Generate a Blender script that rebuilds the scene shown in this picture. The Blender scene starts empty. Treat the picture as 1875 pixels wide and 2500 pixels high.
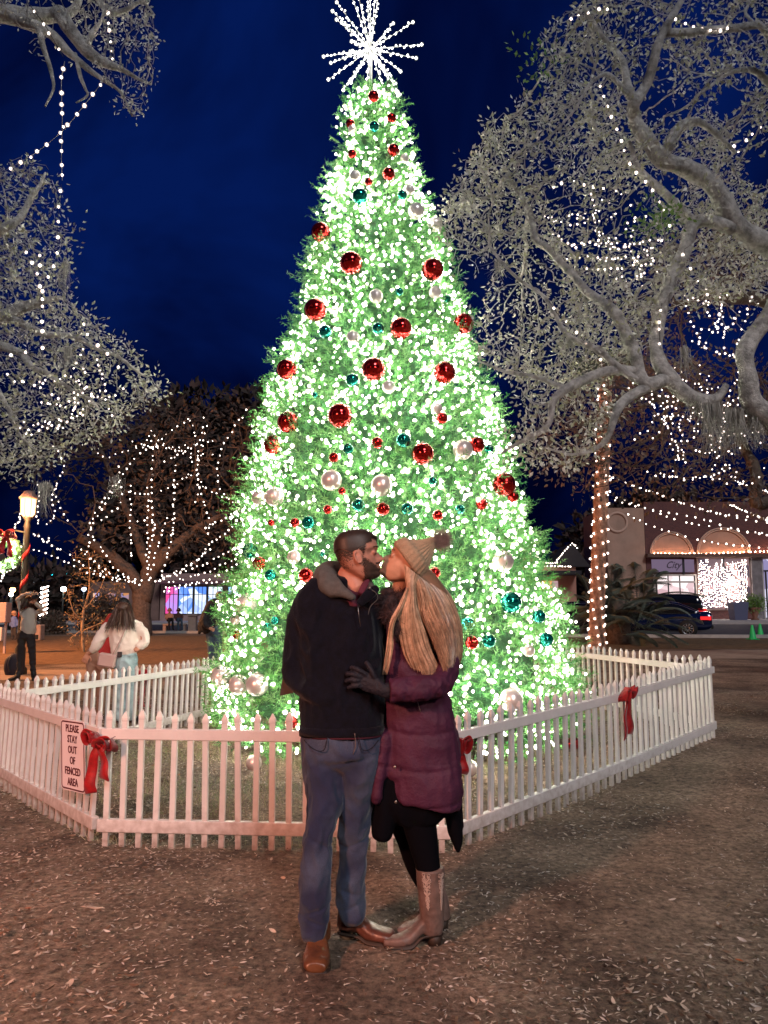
import bpy, math, random
import numpy as np
from mathutils import Vector, Matrix, noise as mnoise
from mathutils.kdtree import KDTree
rng = np.random.default_rng(7)
random.seed(7)
SC = bpy.context.scene
COL = SC.collection
PI = math.pi

# ------------------------------------------------------------------ camera
F = 1879.0; TILT = math.radians(6.92); EYE = 1.47
cam = bpy.data.cameras.new('camera'); camo = bpy.data.objects.new('camera', cam); COL.objects.link(camo)
cam.sensor_fit = 'VERTICAL'; cam.sensor_height = 36.0; cam.sensor_width = 27.0
cam.lens = 36.0 * F / 2500.0
cam.clip_start = 0.05; cam.clip_end = 2000
camo.location = (0, 0, EYE); camo.rotation_euler = (PI/2 + TILT, 0, 0)
SC.camera = camo
# ------------------------------------------------------------------ world: night sky
w = bpy.data.worlds.new('World'); SC.world = w; w.use_nodes = True
nt = w.node_tree; nt.nodes.clear()
N = nt.nodes.new; L = nt.links.new
out = N('ShaderNodeOutputWorld'); bg = N('ShaderNodeBackground'); tc = N('ShaderNodeTexCoord')
nz = N('ShaderNodeTexNoise'); nz.inputs['Scale'].default_value = 2.1; nz.inputs['Detail'].default_value = 5; nz.inputs['Roughness'].default_value = .62
nz.inputs['Distortion'].default_value = .5
cr = N('ShaderNodeValToRGB'); cr.color_ramp.elements[0].position = .40; cr.color_ramp.elements[0].color = (.0002, .0010, .014, 1)
cr.color_ramp.elements[1].position = .70; cr.color_ramp.elements[1].color = (.0010, .0085, .078, 1)
sx = N('ShaderNodeSeparateXYZ'); mr = N('ShaderNodeMapRange'); mr.inputs[1].default_value = -.05; mr.inputs[2].default_value = .28
mr.inputs[3].default_value = .35; mr.inputs[4].default_value = 1.0
mx = N('ShaderNodeMix'); mx.data_type = 'RGBA'; mx.blend_type = 'MULTIPLY'; mx.inputs[0].default_value = 1
L(tc.outputs['Generated'], nz.inputs['Vector']); L(nz.outputs['Fac'], cr.inputs[0]); L(tc.outputs['Generated'], sx.inputs[0])
L(sx.outputs['Z'], mr.inputs[0]); L(cr.outputs[0], mx.inputs[6]); L(mr.outputs[0], mx.inputs[7]); L(mx.outputs[2], bg.inputs[0])
bg.inputs[1].default_value = .85
L(bg.outputs[0], out.inputs[0])
# ------------------------------------------------------------------ lights
def aim(o, loc, to):
    o.location = loc; o.rotation_euler = (Vector(to) - Vector(loc)).to_track_quat('-Z', 'Y').to_euler()
sun = bpy.data.lights.new('sun', 'SUN'); sun.energy = .82; sun.angle = math.radians(14); sun.color = (.97, .98, 1)
suno = bpy.data.objects.new('sun', sun); COL.objects.link(suno); aim(suno, (6, -18, 14), (0, 0, 0))
def spot(name, loc, to, power, color, size=160, rad=.12, blend=.6):
    l = bpy.data.lights.new(name, 'SPOT'); l.energy = power; l.color = color; l.spot_size = math.radians(size); l.shadow_soft_size = rad; l.spot_blend = blend
    o = bpy.data.objects.new(name, l); COL.objects.link(o); aim(o, loc, to); return o
spot('street_light_behind', (-5.2, -3.2, 4.4), (-2.0, 5.2, .1), 2700, (1, .38, .24), 48, .35, .7)
spot('fill_light_behind', (4.5, -6.5, 5.5), (1.6, 4.2, .0), 1000, (1, .74, .64), 62, .5, .8)  # unseen fill lamp, added behind the camera to brighten the right side
spot('street_light_left', (-17, 20, 6.5), (-5, 26, 0), 9000, (1, .38, .13), 130, .2)
# ------------------------------------------------------------------ render look
SC.view_settings.view_transform = 'Standard'; SC.view_settings.look = 'None'; SC.view_settings.exposure = .42; SC.view_settings.gamma = 1
SC.render.engine = 'CYCLES'
cy = SC.cycles
cy.use_light_tree = True; cy.sample_clamp_indirect = 2.5; cy.sample_clamp_direct = 0
cy.max_bounces = 4; cy.diffuse_bounces = 2; cy.glossy_bounces = 3; cy.transmission_bounces = 3; cy.transparent_max_bounces = 24
cy.caustics_reflective = False; cy.caustics_refractive = False
cy.use_denoising = True
try: cy.denoiser = 'OPENIMAGEDENOISE'
except Exception: pass

# ------------------------------------------------------------------ pixel helpers (photo pixels -> real places)
CT, ST = math.cos(TILT), math.sin(TILT)
def ray(px, py):
    u = (px - 937.5) / F; v = (1250 - py) / F
    return u, CT - v*ST, ST + v*CT
def W(px, py, Y):
    a, b, c = ray(px, py); return np.array([a*Y/b, Y, EYE + c*Y/b])
def smst(t): t = np.clip(t, 0, 1); return t*t*(3 - 2*t)
def gz(x, y): return .14 * smst((np.asarray(x) - .6)/2.6) * smst((np.asarray(y) - 4.6)/3.2)
def G(px, py):
    a, b, c = ray(px, py); z = 0.
    for _ in range(12):
        Y = (z - EYE) * b / c; z = float(gz(a*Y/b, Y))
    return np.array([a*Y/b, Y, z])
def gp(x, y, dz=0.): return np.array([x, y, float(gz(x, y)) + dz])
def mpp(Y): return Y / F      # metres per photo pixel

# ------------------------------------------------------------------ materials
MATS = {}
def mat(name, col, rough=.6, metal=0., var=0., vscale=8., bump=0., bscale=40., col2=None, emit=None, es=0., spec=.5, sheen=0., coat=0., trans=0., detail=5, obj=True, vmin=.35, vmax=.65):
    if name in MATS: return MATS[name]
    m = bpy.data.materials.new(name); m.use_nodes = True; t = m.node_tree; b = t.nodes['Principled BSDF']
    b.inputs['Base Color'].default_value = (*col, 1); b.inputs['Roughness'].default_value = rough; b.inputs['Metallic'].default_value = metal
    b.inputs['Specular IOR Level'].default_value = spec
    if sheen: b.inputs['Sheen Weight'].default_value = sheen; b.inputs['Sheen Roughness'].default_value = .4
    if coat: b.inputs['Coat Weight'].default_value = coat; b.inputs['Coat Roughness'].default_value = .05
    if trans: b.inputs['Transmission Weight'].default_value = trans
    if emit is not None: b.inputs['Emission Color'].default_value = (*emit, 1); b.inputs['Emission Strength'].default_value = es
    c = None
    if var or col2 is not None or bump:
        c = t.nodes.new('ShaderNodeTexCoord')
    if var or col2 is not None:
        n = t.nodes.new('ShaderNodeTexNoise'); n.inputs['Scale'].default_value = vscale; n.inputs['Detail'].default_value = detail; n.inputs['Roughness'].default_value = .65
        t.links.new(c.outputs['Object'], n.inputs['Vector'])
        r = t.nodes.new('ShaderNodeValToRGB')
        r.color_ramp.elements[0].position = vmin; r.color_ramp.elements[1].position = vmax
        c2 = col2 if col2 is not None else tuple(min(1, x*(1+var)) for x in col)
        c1 = col if col2 is not None else tuple(x*(1-var) for x in col)
        r.color_ramp.elements[0].color = (*c1, 1); r.color_ramp.elements[1].color = (*c2, 1)
        t.links.new(n.outputs['Fac'], r.inputs[0]); t.links.new(r.outputs[0], b.inputs['Base Color'])
    if bump:
        n = t.nodes.new('ShaderNodeTexNoise'); n.inputs['Scale'].default_value = bscale; n.inputs['Detail'].default_value = 6; n.inputs['Roughness'].default_value = .7
        t.links.new(c.outputs['Object'], n.inputs['Vector'])
        bp = t.nodes.new('ShaderNodeBump'); bp.inputs['Strength'].default_value = min(1, bump); bp.inputs['Distance'].default_value = .02 if bump <= 1 else .02*bump
        t.links.new(n.outputs['Fac'], bp.inputs['Height']); t.links.new(bp.outputs[0], b.inputs['Normal'])
    MATS[name] = m; return m
def emis(name, col, s):
    if name in MATS: return MATS[name]
    m = bpy.data.materials.new(name); m.use_nodes = True; t = m.node_tree; t.nodes.clear()
    o = t.nodes.new('ShaderNodeOutputMaterial'); e = t.nodes.new('ShaderNodeEmission'); e.inputs[0].default_value = (*col, 1); e.inputs[1].default_value = s
    t.links.new(e.outputs[0], o.inputs[0]); MATS[name] = m; return m

# ------------------------------------------------------------------ mesh builder
def tag(o, label=None, cat=None, group=None, kind=None):
    if label: o['label'] = label
    if cat: o['category'] = cat
    if group: o['group'] = group
    if kind: o['kind'] = kind
    return o
def empty(name, loc, label=None, cat=None, group=None):
    o = bpy.data.objects.new(name, None); COL.objects.link(o); o.location = loc; o.empty_display_size = .1
    bpy.context.view_layer.update() if False else None
    tag(o, label, cat, group); return o
def mesh_from(V, Fq, name, mi=None, mats=(), smooth=True):
    """V (n,3); Fq list of (k,m) int arrays (same arity each)"""
    me = bpy.data.meshes.new(name); V = np.asarray(V, dtype=np.float32)
    me.vertices.add(len(V)); me.vertices.foreach_set('co', V.ravel())
    nl = sum(f.size for f in Fq); nf = sum(len(f) for f in Fq)
    me.loops.add(nl); me.polygons.add(nf)
    me.loops.foreach_set('vertex_index', np.concatenate([f.ravel() for f in Fq]).astype(np.int32))
    tot = np.concatenate([np.full(len(f), f.shape[1], dtype=np.int32) for f in Fq])
    st = np.concatenate([[0], np.cumsum(tot)[:-1]]).astype(np.int32)
    me.polygons.foreach_set('loop_start', st)
    me.polygons.foreach_set('use_smooth', np.full(nf, smooth, dtype=bool))
    for m in mats: me.materials.append(m)
    if mi is not None: me.polygons.foreach_set('material_index', np.asarray(mi, dtype=np.int32))
    me.update(calc_edges=True); me.validate()
    return me
def place(me, name, parent=None, origin=None):
    o = bpy.data.objects.new(name, me); COL.objects.link(o)
    if parent is not None:
        o.parent = parent
        o.location = -parent.location if parent.type == 'EMPTY' and parent.parent is None else (0, 0, 0)
        if parent.parent is not None or parent.type != 'EMPTY': o.location = (0, 0, 0)
    return o
class MB:
    def __init__(s): s.V = []; s.F = {}; s.n = 0; s.order = []
    def add(s, V, Fs, mi=0):
        V = np.asarray(V, float); s.V.append(V)
        if isinstance(Fs, np.ndarray): Fs = [Fs]
        for f in Fs:
            f = np.asarray(f) + s.n; s.order.append((f, mi))
        s.n += len(V); return s
    def box(s, c, size, rot=None, mi=0, bev=0.):
        x, y, z = np.array(size)/2.
        if bev:
            b = bev; P = []
            for sx in (-1, 1):
                for sy in (-1, 1):
                    for sz in (-1, 1):
                        P += [(sx*x, sy*(y-b), sz*(z-b)), (sx*(x-b), sy*y, sz*(z-b)), (sx*(x-b), sy*(y-b), sz*z)]
            P = np.array(P)
            def i(a, bb, cc, k): return ((a*2+bb)*2+cc)*3+k
            Q = [[i(0,0,0,0), i(0,0,1,0), i(0,1,1,0), i(0,1,0,0)], [i(1,0,0,0), i(1,1,0,0), i(1,1,1,0), i(1,0,1,0)],
                 [i(0,0,0,1), i(1,0,0,1), i(1,0,1,1), i(0,0,1,1)], [i(0,1,0,1), i(0,1,1,1), i(1,1,1,1), i(1,1,0,1)],
                 [i(0,0,0,2), i(0,1,0,2), i(1,1,0,2), i(1,0,0,2)], [i(0,0,1,2), i(1,0,1,2), i(1,1,1,2), i(0,1,1,2)]]
            for a in (0, 1):
                for bb in (0, 1):
                    Q.append([i(a,bb,0,0), i(a,bb,0,1), i(a,bb,1,1), i(a,bb,1,0)])
                    Q.append([i(0,a,bb,1), i(0,a,bb,2), i(1,a,bb,2), i(1,a,bb,1)])
                    Q.append([i(a,0,bb,0), i(a,0,bb,2), i(a,1,bb,2), i(a,1,bb,0)])
            T = [[i(a,bb,cc,0), i(a,bb,cc,1), i(a,bb,cc,2)] for a in (0,1) for bb in (0,1) for cc in (0,1)]
            Fs = [np.array(Q), np.array(T)]
        else:
            P = np.array([(a, b, c2) for a in (-x, x) for b in (-y, y) for c2 in (-z, z)])
            Fs = [np.array([[0,1,3,2],[4,6,7,5],[0,4,5,1],[2,3,7,6],[0,2,6,4],[1,5,7,3]])]
        if rot is not None:
            R = np.array(rot if not isinstance(rot, (int, float)) else Matrix.Rotation(rot, 3, 'Z')); P = P @ R.T
        return s.add(P + np.array(c, float), Fs, mi)
    def rings(s, R, mi=0, cap=True, closed=True):
        R = np.asarray(R, float); m, n = R.shape[:2]
        V = R.reshape(-1, 3); a = np.arange(m-1)[:, None]*n; j = np.arange(n if closed else n-1)[None]; j2 = (j+1) % n
        Q = np.stack([a+j, a+j2, a+n+j2, a+n+j], -1).reshape(-1, 4); Fs = [Q]
        if cap and closed:
            V = np.vstack([V, R[0].mean(0), R[-1].mean(0)]); k = np.arange(n); k2 = (k+1) % n
            Fs.append(np.stack([k2, k, np.full(n, m*n)], -1)); Fs.append(np.stack([(m-1)*n+k, (m-1)*n+k2, np.full(n, m*n+1)], -1))
        return s.add(V, Fs, mi)
    def tube(s, P, r, n=8, mi=0, cap=True, flat=1.0, up=(0, 0, 1)):
        P = np.asarray(P, float); r = np.broadcast_to(np.asarray(r, float), (len(P),))
        T = np.gradient(P, axis=0); T /= np.linalg.norm(T, axis=1)[:, None] + 1e-12
        u = np.array(up, float)
        if abs(T[0] @ u) > .9: u = np.array((1., 0, 0))
        th = np.arange(n)*2*PI/n; R = []
        a = u - T[0]*(u @ T[0]); a /= np.linalg.norm(a)
        for i in range(len(P)):
            a = a - T[i]*(a @ T[i]); a /= np.linalg.norm(a) + 1e-12; b = np.cross(T[i], a)
            R.append(P[i] + r[i]*(np.cos(th)[:, None]*a*flat + np.sin(th)[:, None]*b))
        return s.rings(R, mi, cap)
    def ball(s, c, r, n=12, m=8, mi=0, sc=(1, 1, 1)):
        th = np.arange(n)*2*PI/n; ph = np.linspace(-PI/2, PI/2, m+1)[1:-1]
        R = np.stack([np.stack([np.cos(p)*np.cos(th), np.cos(p)*np.sin(th), np.full(n, math.sin(p))], -1) for p in ph])
        V = np.vstack([R.reshape(-1, 3), [[0, 0, -1], [0, 0, 1]]]) * np.array(sc) * r + np.array(c, float)
        k = np.arange(n); k2 = (k+1) % n; a = np.arange(len(ph)-1)[:, None]*n
        Q = np.stack([a+k, a+k2, a+n+k2, a+n+k], -1).reshape(-1, 4); b = len(ph)*n
        return s.add(V, [Q, np.stack([k2, k, np.full(n, b)], -1), np.stack([(len(ph)-1)*n+k, (len(ph)-1)*n+k2, np.full(n, b+1)], -1)], mi)
    def lathe(s, c, prof, n=20, mi=0, cap=True):
        th = np.arange(n)*2*PI/n; c = np.array(c, float)
        return s.rings([np.stack([r*np.cos(th), r*np.sin(th), np.full(n, z)], -1)+c for r, z in prof], mi, cap)
    def mesh(s, name, mats, smooth=True):
        V = np.vstack(s.V); Fs = []; mi = []
        for f, m in s.order: Fs.append(f); mi += [m]*len(f)
        return mesh_from(V, Fs, name, mi, mats if isinstance(mats, (list, tuple)) else [mats], smooth)
    def build(s, name, mats, parent=None, smooth=True, autos=None):
        o = place(s.mesh(name, mats, smooth), name, parent)
        if autos: set_auto(o, autos)
        return o
def set_auto(o, deg):
    me = o.data
    try: me.set_sharp_from_angle(angle=math.radians(deg))
    except Exception: pass
def offset_children(root):
    pass
def catmull(P, k=4):
    P = np.asarray(P, float)
    if len(P) < 3 or k <= 1: return P
    Q = np.vstack([2*P[0]-P[1], P, 2*P[-1]-P[-2]]); out = []
    for i in range(1, len(Q)-2):
        for t in np.arange(k)/k:
            a, b, c, d = Q[i-1], Q[i], Q[i+1], Q[i+2]
            out.append(.5*((2*b) + (-a+c)*t + (2*a-5*b+4*c-d)*t*t + (-a+3*b-3*c+d)*t**3))
    out.append(P[-1]); return np.array(out)
def loft_w(mb, P, n=20, k=3, p=2.0, mi=0, capr=True):
    """P rows: x,y,z,side half width,depth half width -> closed lofted limb"""
    P = catmull(P, k); C = P[:, :3]; hw = P[:, 3]; hd = P[:, 4]
    T = np.gradient(C, axis=0); T /= np.linalg.norm(T, axis=1)[:, None] + 1e-9
    D0 = np.array((0, 1., 0)); th = np.arange(n)*2*PI/n; R = []
    cs, sn = np.cos(th), np.sin(th)
    if p != 2: cs, sn = np.sign(cs)*abs(cs)**(2/p), np.sign(sn)*abs(sn)**(2/p)
    def ring(c, t, a, b):
        S = np.cross(t, D0); S /= np.linalg.norm(S)+1e-9; D = np.cross(S, t)
        return c + cs[:, None]*S*a + sn[:, None]*D*b
    for i in range(len(C)): R.append(ring(C[i], T[i], hw[i], hd[i]))
    if capr:
        m0 = min(hw[0], hd[0]); m1 = min(hw[-1], hd[-1])
        R = [ring(C[0]-T[0]*m0*.55, T[0], hw[0]*.45, hd[0]*.45), ring(C[0]-T[0]*m0*.32, T[0], hw[0]*.8, hd[0]*.8)] + R + \
            [ring(C[-1]+T[-1]*m1*.32, T[-1], hw[-1]*.8, hd[-1]*.8), ring(C[-1]+T[-1]*m1*.55, T[-1], hw[-1]*.45, hd[-1]*.45)]
    return mb.rings(R, mi)
def pxl(rows):
    out = []
    for (x, y, Y, hw, hd) in rows: out.append((*W(x, y, Y), hw*mpp(Y), hd))
    return np.array(out)
def loft(mb, rows, **k): return loft_w(mb, pxl(rows), **k)
def vnoise(P, s, seed=0):
    return np.array([mnoise.noise(Vector((p[0]*s+seed, p[1]*s-seed, p[2]*s+seed*.3))) for p in P])
def remesh(mb, name, mats, parent, voxel, smooth=4, folds=(), fn=None, fmask=None):
    """fuse the overlapping lofts of one garment/body into one continuous surface"""
    me = mb.mesh('tmp', mats); o = bpy.data.objects.new('tmp', me); COL.objects.link(o)
    r = o.modifiers.new('r', 'REMESH'); r.mode = 'VOXEL'; r.voxel_size = voxel; r.use_smooth_shade = True
    if smooth:
        s = o.modifiers.new('s', 'SMOOTH'); s.factor = .6; s.iterations = smooth
    dg = bpy.context.evaluated_depsgraph_get(); ev = o.evaluated_get(dg)
    me2 = bpy.data.meshes.new_from_object(ev); bpy.data.objects.remove(o); bpy.data.meshes.remove(me)
    me2.name = name
    n = len(me2.vertices); V = np.empty(n*3, np.float32); me2.vertices.foreach_get('co', V); V = V.reshape(-1, 3)
    if folds or fn:
        Nn = np.empty(n*3, np.float32); me2.vertices.foreach_get('normal', Nn); Nn = Nn.reshape(-1, 3)
        d = np.zeros(n)
        for (amp, sc, seed) in folds: d += amp*(1-2*np.abs(vnoise(V*np.array(sc), 1., seed))*2.2)
        if fmask is not None: d *= fmask(V)
        if fn is not None: d += fn(V)
        V = V + Nn*d[:, None]; me2.vertices.foreach_set('co', V.astype(np.float32).ravel())
    me2.polygons.foreach_set('use_smooth', np.ones(len(me2.polygons), dtype=bool))
    if not len(me2.materials):
        for m in (mats if isinstance(mats, (list, tuple)) else [mats]): me2.materials.append(m)
    me2.update()
    return place(me2, name, parent)
def blades(P, D, Ln, Wd, bend=None, seg=2, side=None):
    """thin tapering blades: base P, direction D, length Ln, width Wd"""
    n = len(P); D = D/(np.linalg.norm(D, axis=1)[:, None]+1e-9)
    if side is None: side = rng.normal(size=(n, 3))
    S = np.cross(D, side); S /= np.linalg.norm(S, axis=1)[:, None]+1e-9
    if bend is None: bend = np.zeros((n, 3))
    Vs = []
    for i in range(seg+1):
        t = i/seg; c = P + D*(Ln*t)[:, None] + bend*(t*t)
        w = Wd*(1-t*.85)*.5
        Vs += [c - S*w[:, None], c + S*w[:, None]]
    V = np.stack(Vs, 1).reshape(-1, 3); b = np.arange(n)[:, None]*(2*(seg+1)); Q = []
    for i in range(seg): Q.append(b + np.array([2*i, 2*i+1, 2*i+3, 2*i+2]))
    return V, np.stack(Q, 1).reshape(-1, 4)
# ================================================================== GROUND
def ground_mat():
    m = bpy.data.materials.new('dirt'); m.use_nodes = True; t = m.node_tree; b = t.nodes['Principled BSDF']; n = t.nodes.new; l = t.links.new
    b.inputs['Roughness'].default_value = .9; b.inputs['Specular IOR Level'].default_value = .25
    c = n('ShaderNodeTexCoord')
    def noise(s, d=6, r=.65):
        x = n('ShaderNodeTexNoise'); x.inputs['Scale'].default_value = s; x.inputs['Detail'].default_value = d; x.inputs['Roughness'].default_value = r
        l(c.outputs['Object'], x.inputs['Vector']); return x
    a = noise(.9, 6); r1 = n('ShaderNodeValToRGB'); e = r1.color_ramp.elements
    e[0].position = .38; e[0].color = (.125, .093, .073, 1); e[1].position = .62; e[1].color = (.37, .285, .215, 1); l(a.outputs['Fac'], r1.inputs[0])
    f = noise(26, 8, .75); r2 = n('ShaderNodeValToRGB'); e = r2.color_ramp.elements
    e[0].position = .36; e[0].color = (.30, .30, .30, 1); e[1].position = .66; e[1].color = (1.45, 1.4, 1.35, 1); l(f.outputs['Fac'], r2.inputs[0])
    mm = n('ShaderNodeMix'); mm.data_type = 'RGBA'; mm.blend_type = 'MULTIPLY'; mm.inputs[0].default_value = 1; l(r1.outputs[0], mm.inputs[6]); l(r2.outputs[0], mm.inputs[7])
    l(mm.outputs[2], b.inputs['Base Color'])
    bp = n('ShaderNodeBump'); bp.inputs['Strength'].default_value = .9; bp.inputs['Distance'].default_value = .03; l(f.outputs['Fac'], bp.inputs['Height']); l(bp.outputs[0], b.inputs['Normal'])
    return m
xs = np.concatenate([-np.geomspace(600, 5.2, 50), np.linspace(-5, 5, 300), np.geomspace(5.2, 600, 50)])
ys = np.concatenate([-np.geomspace(120, 1.1, 14), np.linspace(1.2, 9, 260), np.geomspace(9.1, 700, 90)])
XX, YY = np.meshgrid(xs, ys)
fade = np.clip((12 - YY)/4, 0, 1)*np.clip((7-abs(XX))/2, 0, 1)*(YY > 1)
ZZ = gz(XX, YY)
nzv = np.zeros_like(ZZ); idx = np.argwhere(fade > 0)
for i, j in idx:
    x, y = XX[i, j], YY[i, j]
    nzv[i, j] = .020*mnoise.noise(Vector((x*.9, y*.9, 0))) + .010*mnoise.noise(Vector((x*3.1, y*3.1, 4))) + .008*mnoise.noise(Vector((x*9, y*9, 7))) + .004*mnoise.noise(Vector((x*19, y*19, 2)))
ZZ = ZZ + nzv*fade
def gzz(x, y):   # height incl. bumps
    b = .020*mnoise.noise(Vector((x*.9, y*.9, 0))) + .010*mnoise.noise(Vector((x*3.1, y*3.1, 4))) + .008*mnoise.noise(Vector((x*9, y*9, 7))) + .004*mnoise.noise(Vector((x*19, y*19, 2)))
    f = min(1, max(0, (12-y)/4))*min(1, max(0, (7-abs(x))/2))*(y > 1)
    return float(gz(x, y)) + b*f
nx, ny = len(xs), len(ys)
a = (np.arange(ny-1)[:, None]*nx + np.arange(nx-1)[None]).ravel()
gm = mesh_from(np.stack([XX, YY, ZZ], -1).reshape(-1, 3), [np.stack([a, a+1, a+nx+1, a+nx], -1)], 'ground', None, [ground_mat()])
tag(place(gm, 'ground'), kind='structure')

def sheet(name, poly, dz, m, sub=1, parent=None):
    """flat sheet following the ground; poly = list of world xy, quads strips"""
    pass
def band(name, left, right, dz, m, kind='structure', thick=None):
    """strip between two world polylines (same length)"""
    Lp = catmull(np.array(left, float), 6); Rp = catmull(np.array(right, float), 6); n = len(Lp); ms = np.linspace(0, 1, 7)
    V = np.stack([Lp*(1-t) + Rp*t for t in ms], 1).reshape(-1, 2)
    Z = gz(V[:, 0], V[:, 1]) + dz
    k = 7; a = (np.arange(n-1)[:, None]*k + np.arange(k-1)[None]).ravel()
    mb = MB().add(np.column_stack([V, Z]), np.stack([a, a+1, a+k+1, a+k], -1))
    if thick:
        for e in (0, k-1):
            V2 = V.reshape(n, k, 2)[:, e]; z = gz(V2[:, 0], V2[:, 1])
            R = np.stack([np.column_stack([V2, z+dz]), np.column_stack([V2, z-.02])], 1)
            mb.rings(R, 0, False, False)
    return tag(mb.build(name, m), kind=kind)
M_path = mat('pale_path', (.36, .27, .20), .85, var=.16, vscale=3, bump=.3, bscale=60)
M_lawn = mat('mown_dry_lawn', (.13, .075, .035), .95, col2=(.26, .15, .07), vscale=5, bump=1, bscale=70)
M_road = mat('asphalt', (.06, .06, .072), .75, var=.25, vscale=2, bump=.2, bscale=90)
M_kerb = mat('kerb_concrete', (.42, .40, .38), .8, var=.15, vscale=4)
M_side = mat('sidewalk_concrete', (.42, .39, .38), .8, var=.15, vscale=2)
# winding path behind the tree, lawn beyond it, the street and its kerb
def g2(x, y): return G(x, y)[:2]
band('lawn', [(-60, 21), (-14, 19.5), (0, 21), (10, 24), (60, 26)], [(-60, 38), (-22, 38), (0, 37), (14, 31), (60, 31)], .006, M_lawn)
band('path', [(-30, 14.6), (-8.2, 15.4), (-4.5, 16.4), (2, 18.6), (9.5, 19.5), (24, 18.3)], [(-30, 16.6), (-8.2, 17.8), (-4.6, 19.0), (2, 21), (11, 23.2), (28, 22.5)], .011, M_path)
band('street', [(-90, 42), (-20, 42), (0, 39), (14, 32.4), (90, 32.4)], [(-90, 60), (-20, 60), (0, 57), (14, 55), (90, 55)], .010, M_road)
band('sidewalk', [(-90, 60), (-20, 60), (0, 57), (14, 55), (90, 55)], [(-90, 68), (-20, 68), (0, 68), (14, 68), (90, 68)], .14, M_side, thick=True)
band('kerb', [(-90, 41.7), (-20, 41.7), (0, 38.7), (14, 32.1), (90, 32.1)], [(-90, 42), (-20, 42), (0, 39), (14, 32.4), (90, 32.4)], .13, M_kerb, thick=True)
mbm = MB()
for k in range(9):
    x = -40 + k*10.0
    mbm.box((x, 50.5, .0145+float(gz(x, 50))), (3, .14, .004))
tag(mbm.build('street_markings', mat('road_paint', (.7, .68, .6), .7)), kind='structure')

# ================================================================== FENCE
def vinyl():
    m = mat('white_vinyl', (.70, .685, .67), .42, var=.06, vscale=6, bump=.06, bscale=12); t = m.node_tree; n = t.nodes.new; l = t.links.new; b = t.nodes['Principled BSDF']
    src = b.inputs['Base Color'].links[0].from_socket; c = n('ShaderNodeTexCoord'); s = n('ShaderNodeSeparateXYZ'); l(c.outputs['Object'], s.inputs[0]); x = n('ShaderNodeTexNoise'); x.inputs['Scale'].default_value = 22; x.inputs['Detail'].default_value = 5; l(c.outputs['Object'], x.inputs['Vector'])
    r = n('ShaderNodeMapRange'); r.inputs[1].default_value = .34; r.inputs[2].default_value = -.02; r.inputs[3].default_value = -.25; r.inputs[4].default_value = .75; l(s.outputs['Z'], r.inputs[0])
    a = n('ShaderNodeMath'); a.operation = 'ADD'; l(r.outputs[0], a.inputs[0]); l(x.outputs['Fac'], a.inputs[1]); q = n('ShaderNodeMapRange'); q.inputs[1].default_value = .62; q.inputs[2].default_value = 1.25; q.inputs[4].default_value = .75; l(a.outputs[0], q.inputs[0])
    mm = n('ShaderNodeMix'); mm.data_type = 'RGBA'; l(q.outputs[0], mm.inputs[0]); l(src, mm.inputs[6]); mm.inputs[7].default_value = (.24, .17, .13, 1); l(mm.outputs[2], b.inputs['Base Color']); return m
M_vinyl = vinyl()
FV = {'A': (-1.765, 4.95), 'B': (.40, 4.84), 'C': (3.36, 8.02), 'D': (2.74, 10.6), 'D2': (2.0, 12.9), 'E': (-3.42, 6.85), 'F': (-2.30, 10.06), 'F2': (-1.55, 12.5)}
def picket_shape(mb, p, d, h=.81, wd=.034, dp=.026, lean=0., z0=0.):
    """one hollow-vinyl picket with a pointed cap; p ground point, d along-fence unit vector"""
    d3 = np.array((d[0], d[1], 0.)); nrm = np.array((-d[1], d[0], 0.)); up = np.array((0, 0, 1.)) + d3*lean
    up /= np.linalg.norm(up); o = np.array(p)
    def q(a, b, z): return o + d3*a + nrm*b + up*z
    w2, t2 = wd/2, dp/2; hs = h - .062
    V = []
    for z, sw, st in ((z0, 1, 1), (hs, 1, 1), (hs+.006, 1.16, 1.2), (hs+.022, 1.16, 1.2), (h-.004, .18, .45)):
        V += [q(-w2*sw, -t2*st, z), q(w2*sw, -t2*st, z), q(w2*sw, t2*st, z), q(-w2*sw, t2*st, z)]
    mb.rings(np.array(V).reshape(5, 4, 3), 0)
def fence_panel(p0, p1, label, n, lean0=0., lean1=0., lift=0., side=1):
    a = np.array(FV[p0]) if isinstance(p0, str) else np.array(p0); b = np.array(FV[p1]) if isinstance(p1, str) else np.array(p1)
    d = (b-a)/np.linalg.norm(b-a); Ln = np.linalg.norm(b-a); mid = (a+b)/2; nn = np.array((-d[1], d[0]))
    root = empty('picket_fence_panel', tuple(gp(*mid)), label, 'fence', 'white picket fence panels round the lit tree')
    za, zb = gzz(*a), gzz(*b)
    for zc, hh in ((.668, .066), (.118, .076)):
        mb = MB(); V = []
        for t in np.linspace(0, 1, 9):
            p = a + d*Ln*t; z = za*(1-t)+zb*t + lift; ln = lean0*(1-t)+lean1*t
            for s1, s2 in ((-1, -1), (-1, 1), (1, 1), (1, -1)):
                V.append((*(p + nn*(.0225*s1) + d*ln*(zc)), z+zc+hh/2*s2))
        mb.rings(np.array(V).reshape(9, 4, 3), 0)
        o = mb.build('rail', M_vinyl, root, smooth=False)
        bv = o.modifiers.new('b', 'BEVEL'); bv.width = .004; bv.segments = 1
    for i in range(n):
        t = (i+.5)/n; p = a + d*Ln*t; z = za*(1-t)+zb*t + lift
        mb = MB(); j = rng.normal()*.004
        picket_shape(mb, (p[0], p[1], z), d, .81 + rng.normal()*.007, lean=lean0*(1-t)+lean1*t + rng.normal()*.011, z0=min(-.02, -.005 - lift))
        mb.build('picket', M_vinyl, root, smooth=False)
    return root
def lerp2(p, q, t): return tuple(np.array(FV[p])*(1-t) + np.array(FV[q])*t)
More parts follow.
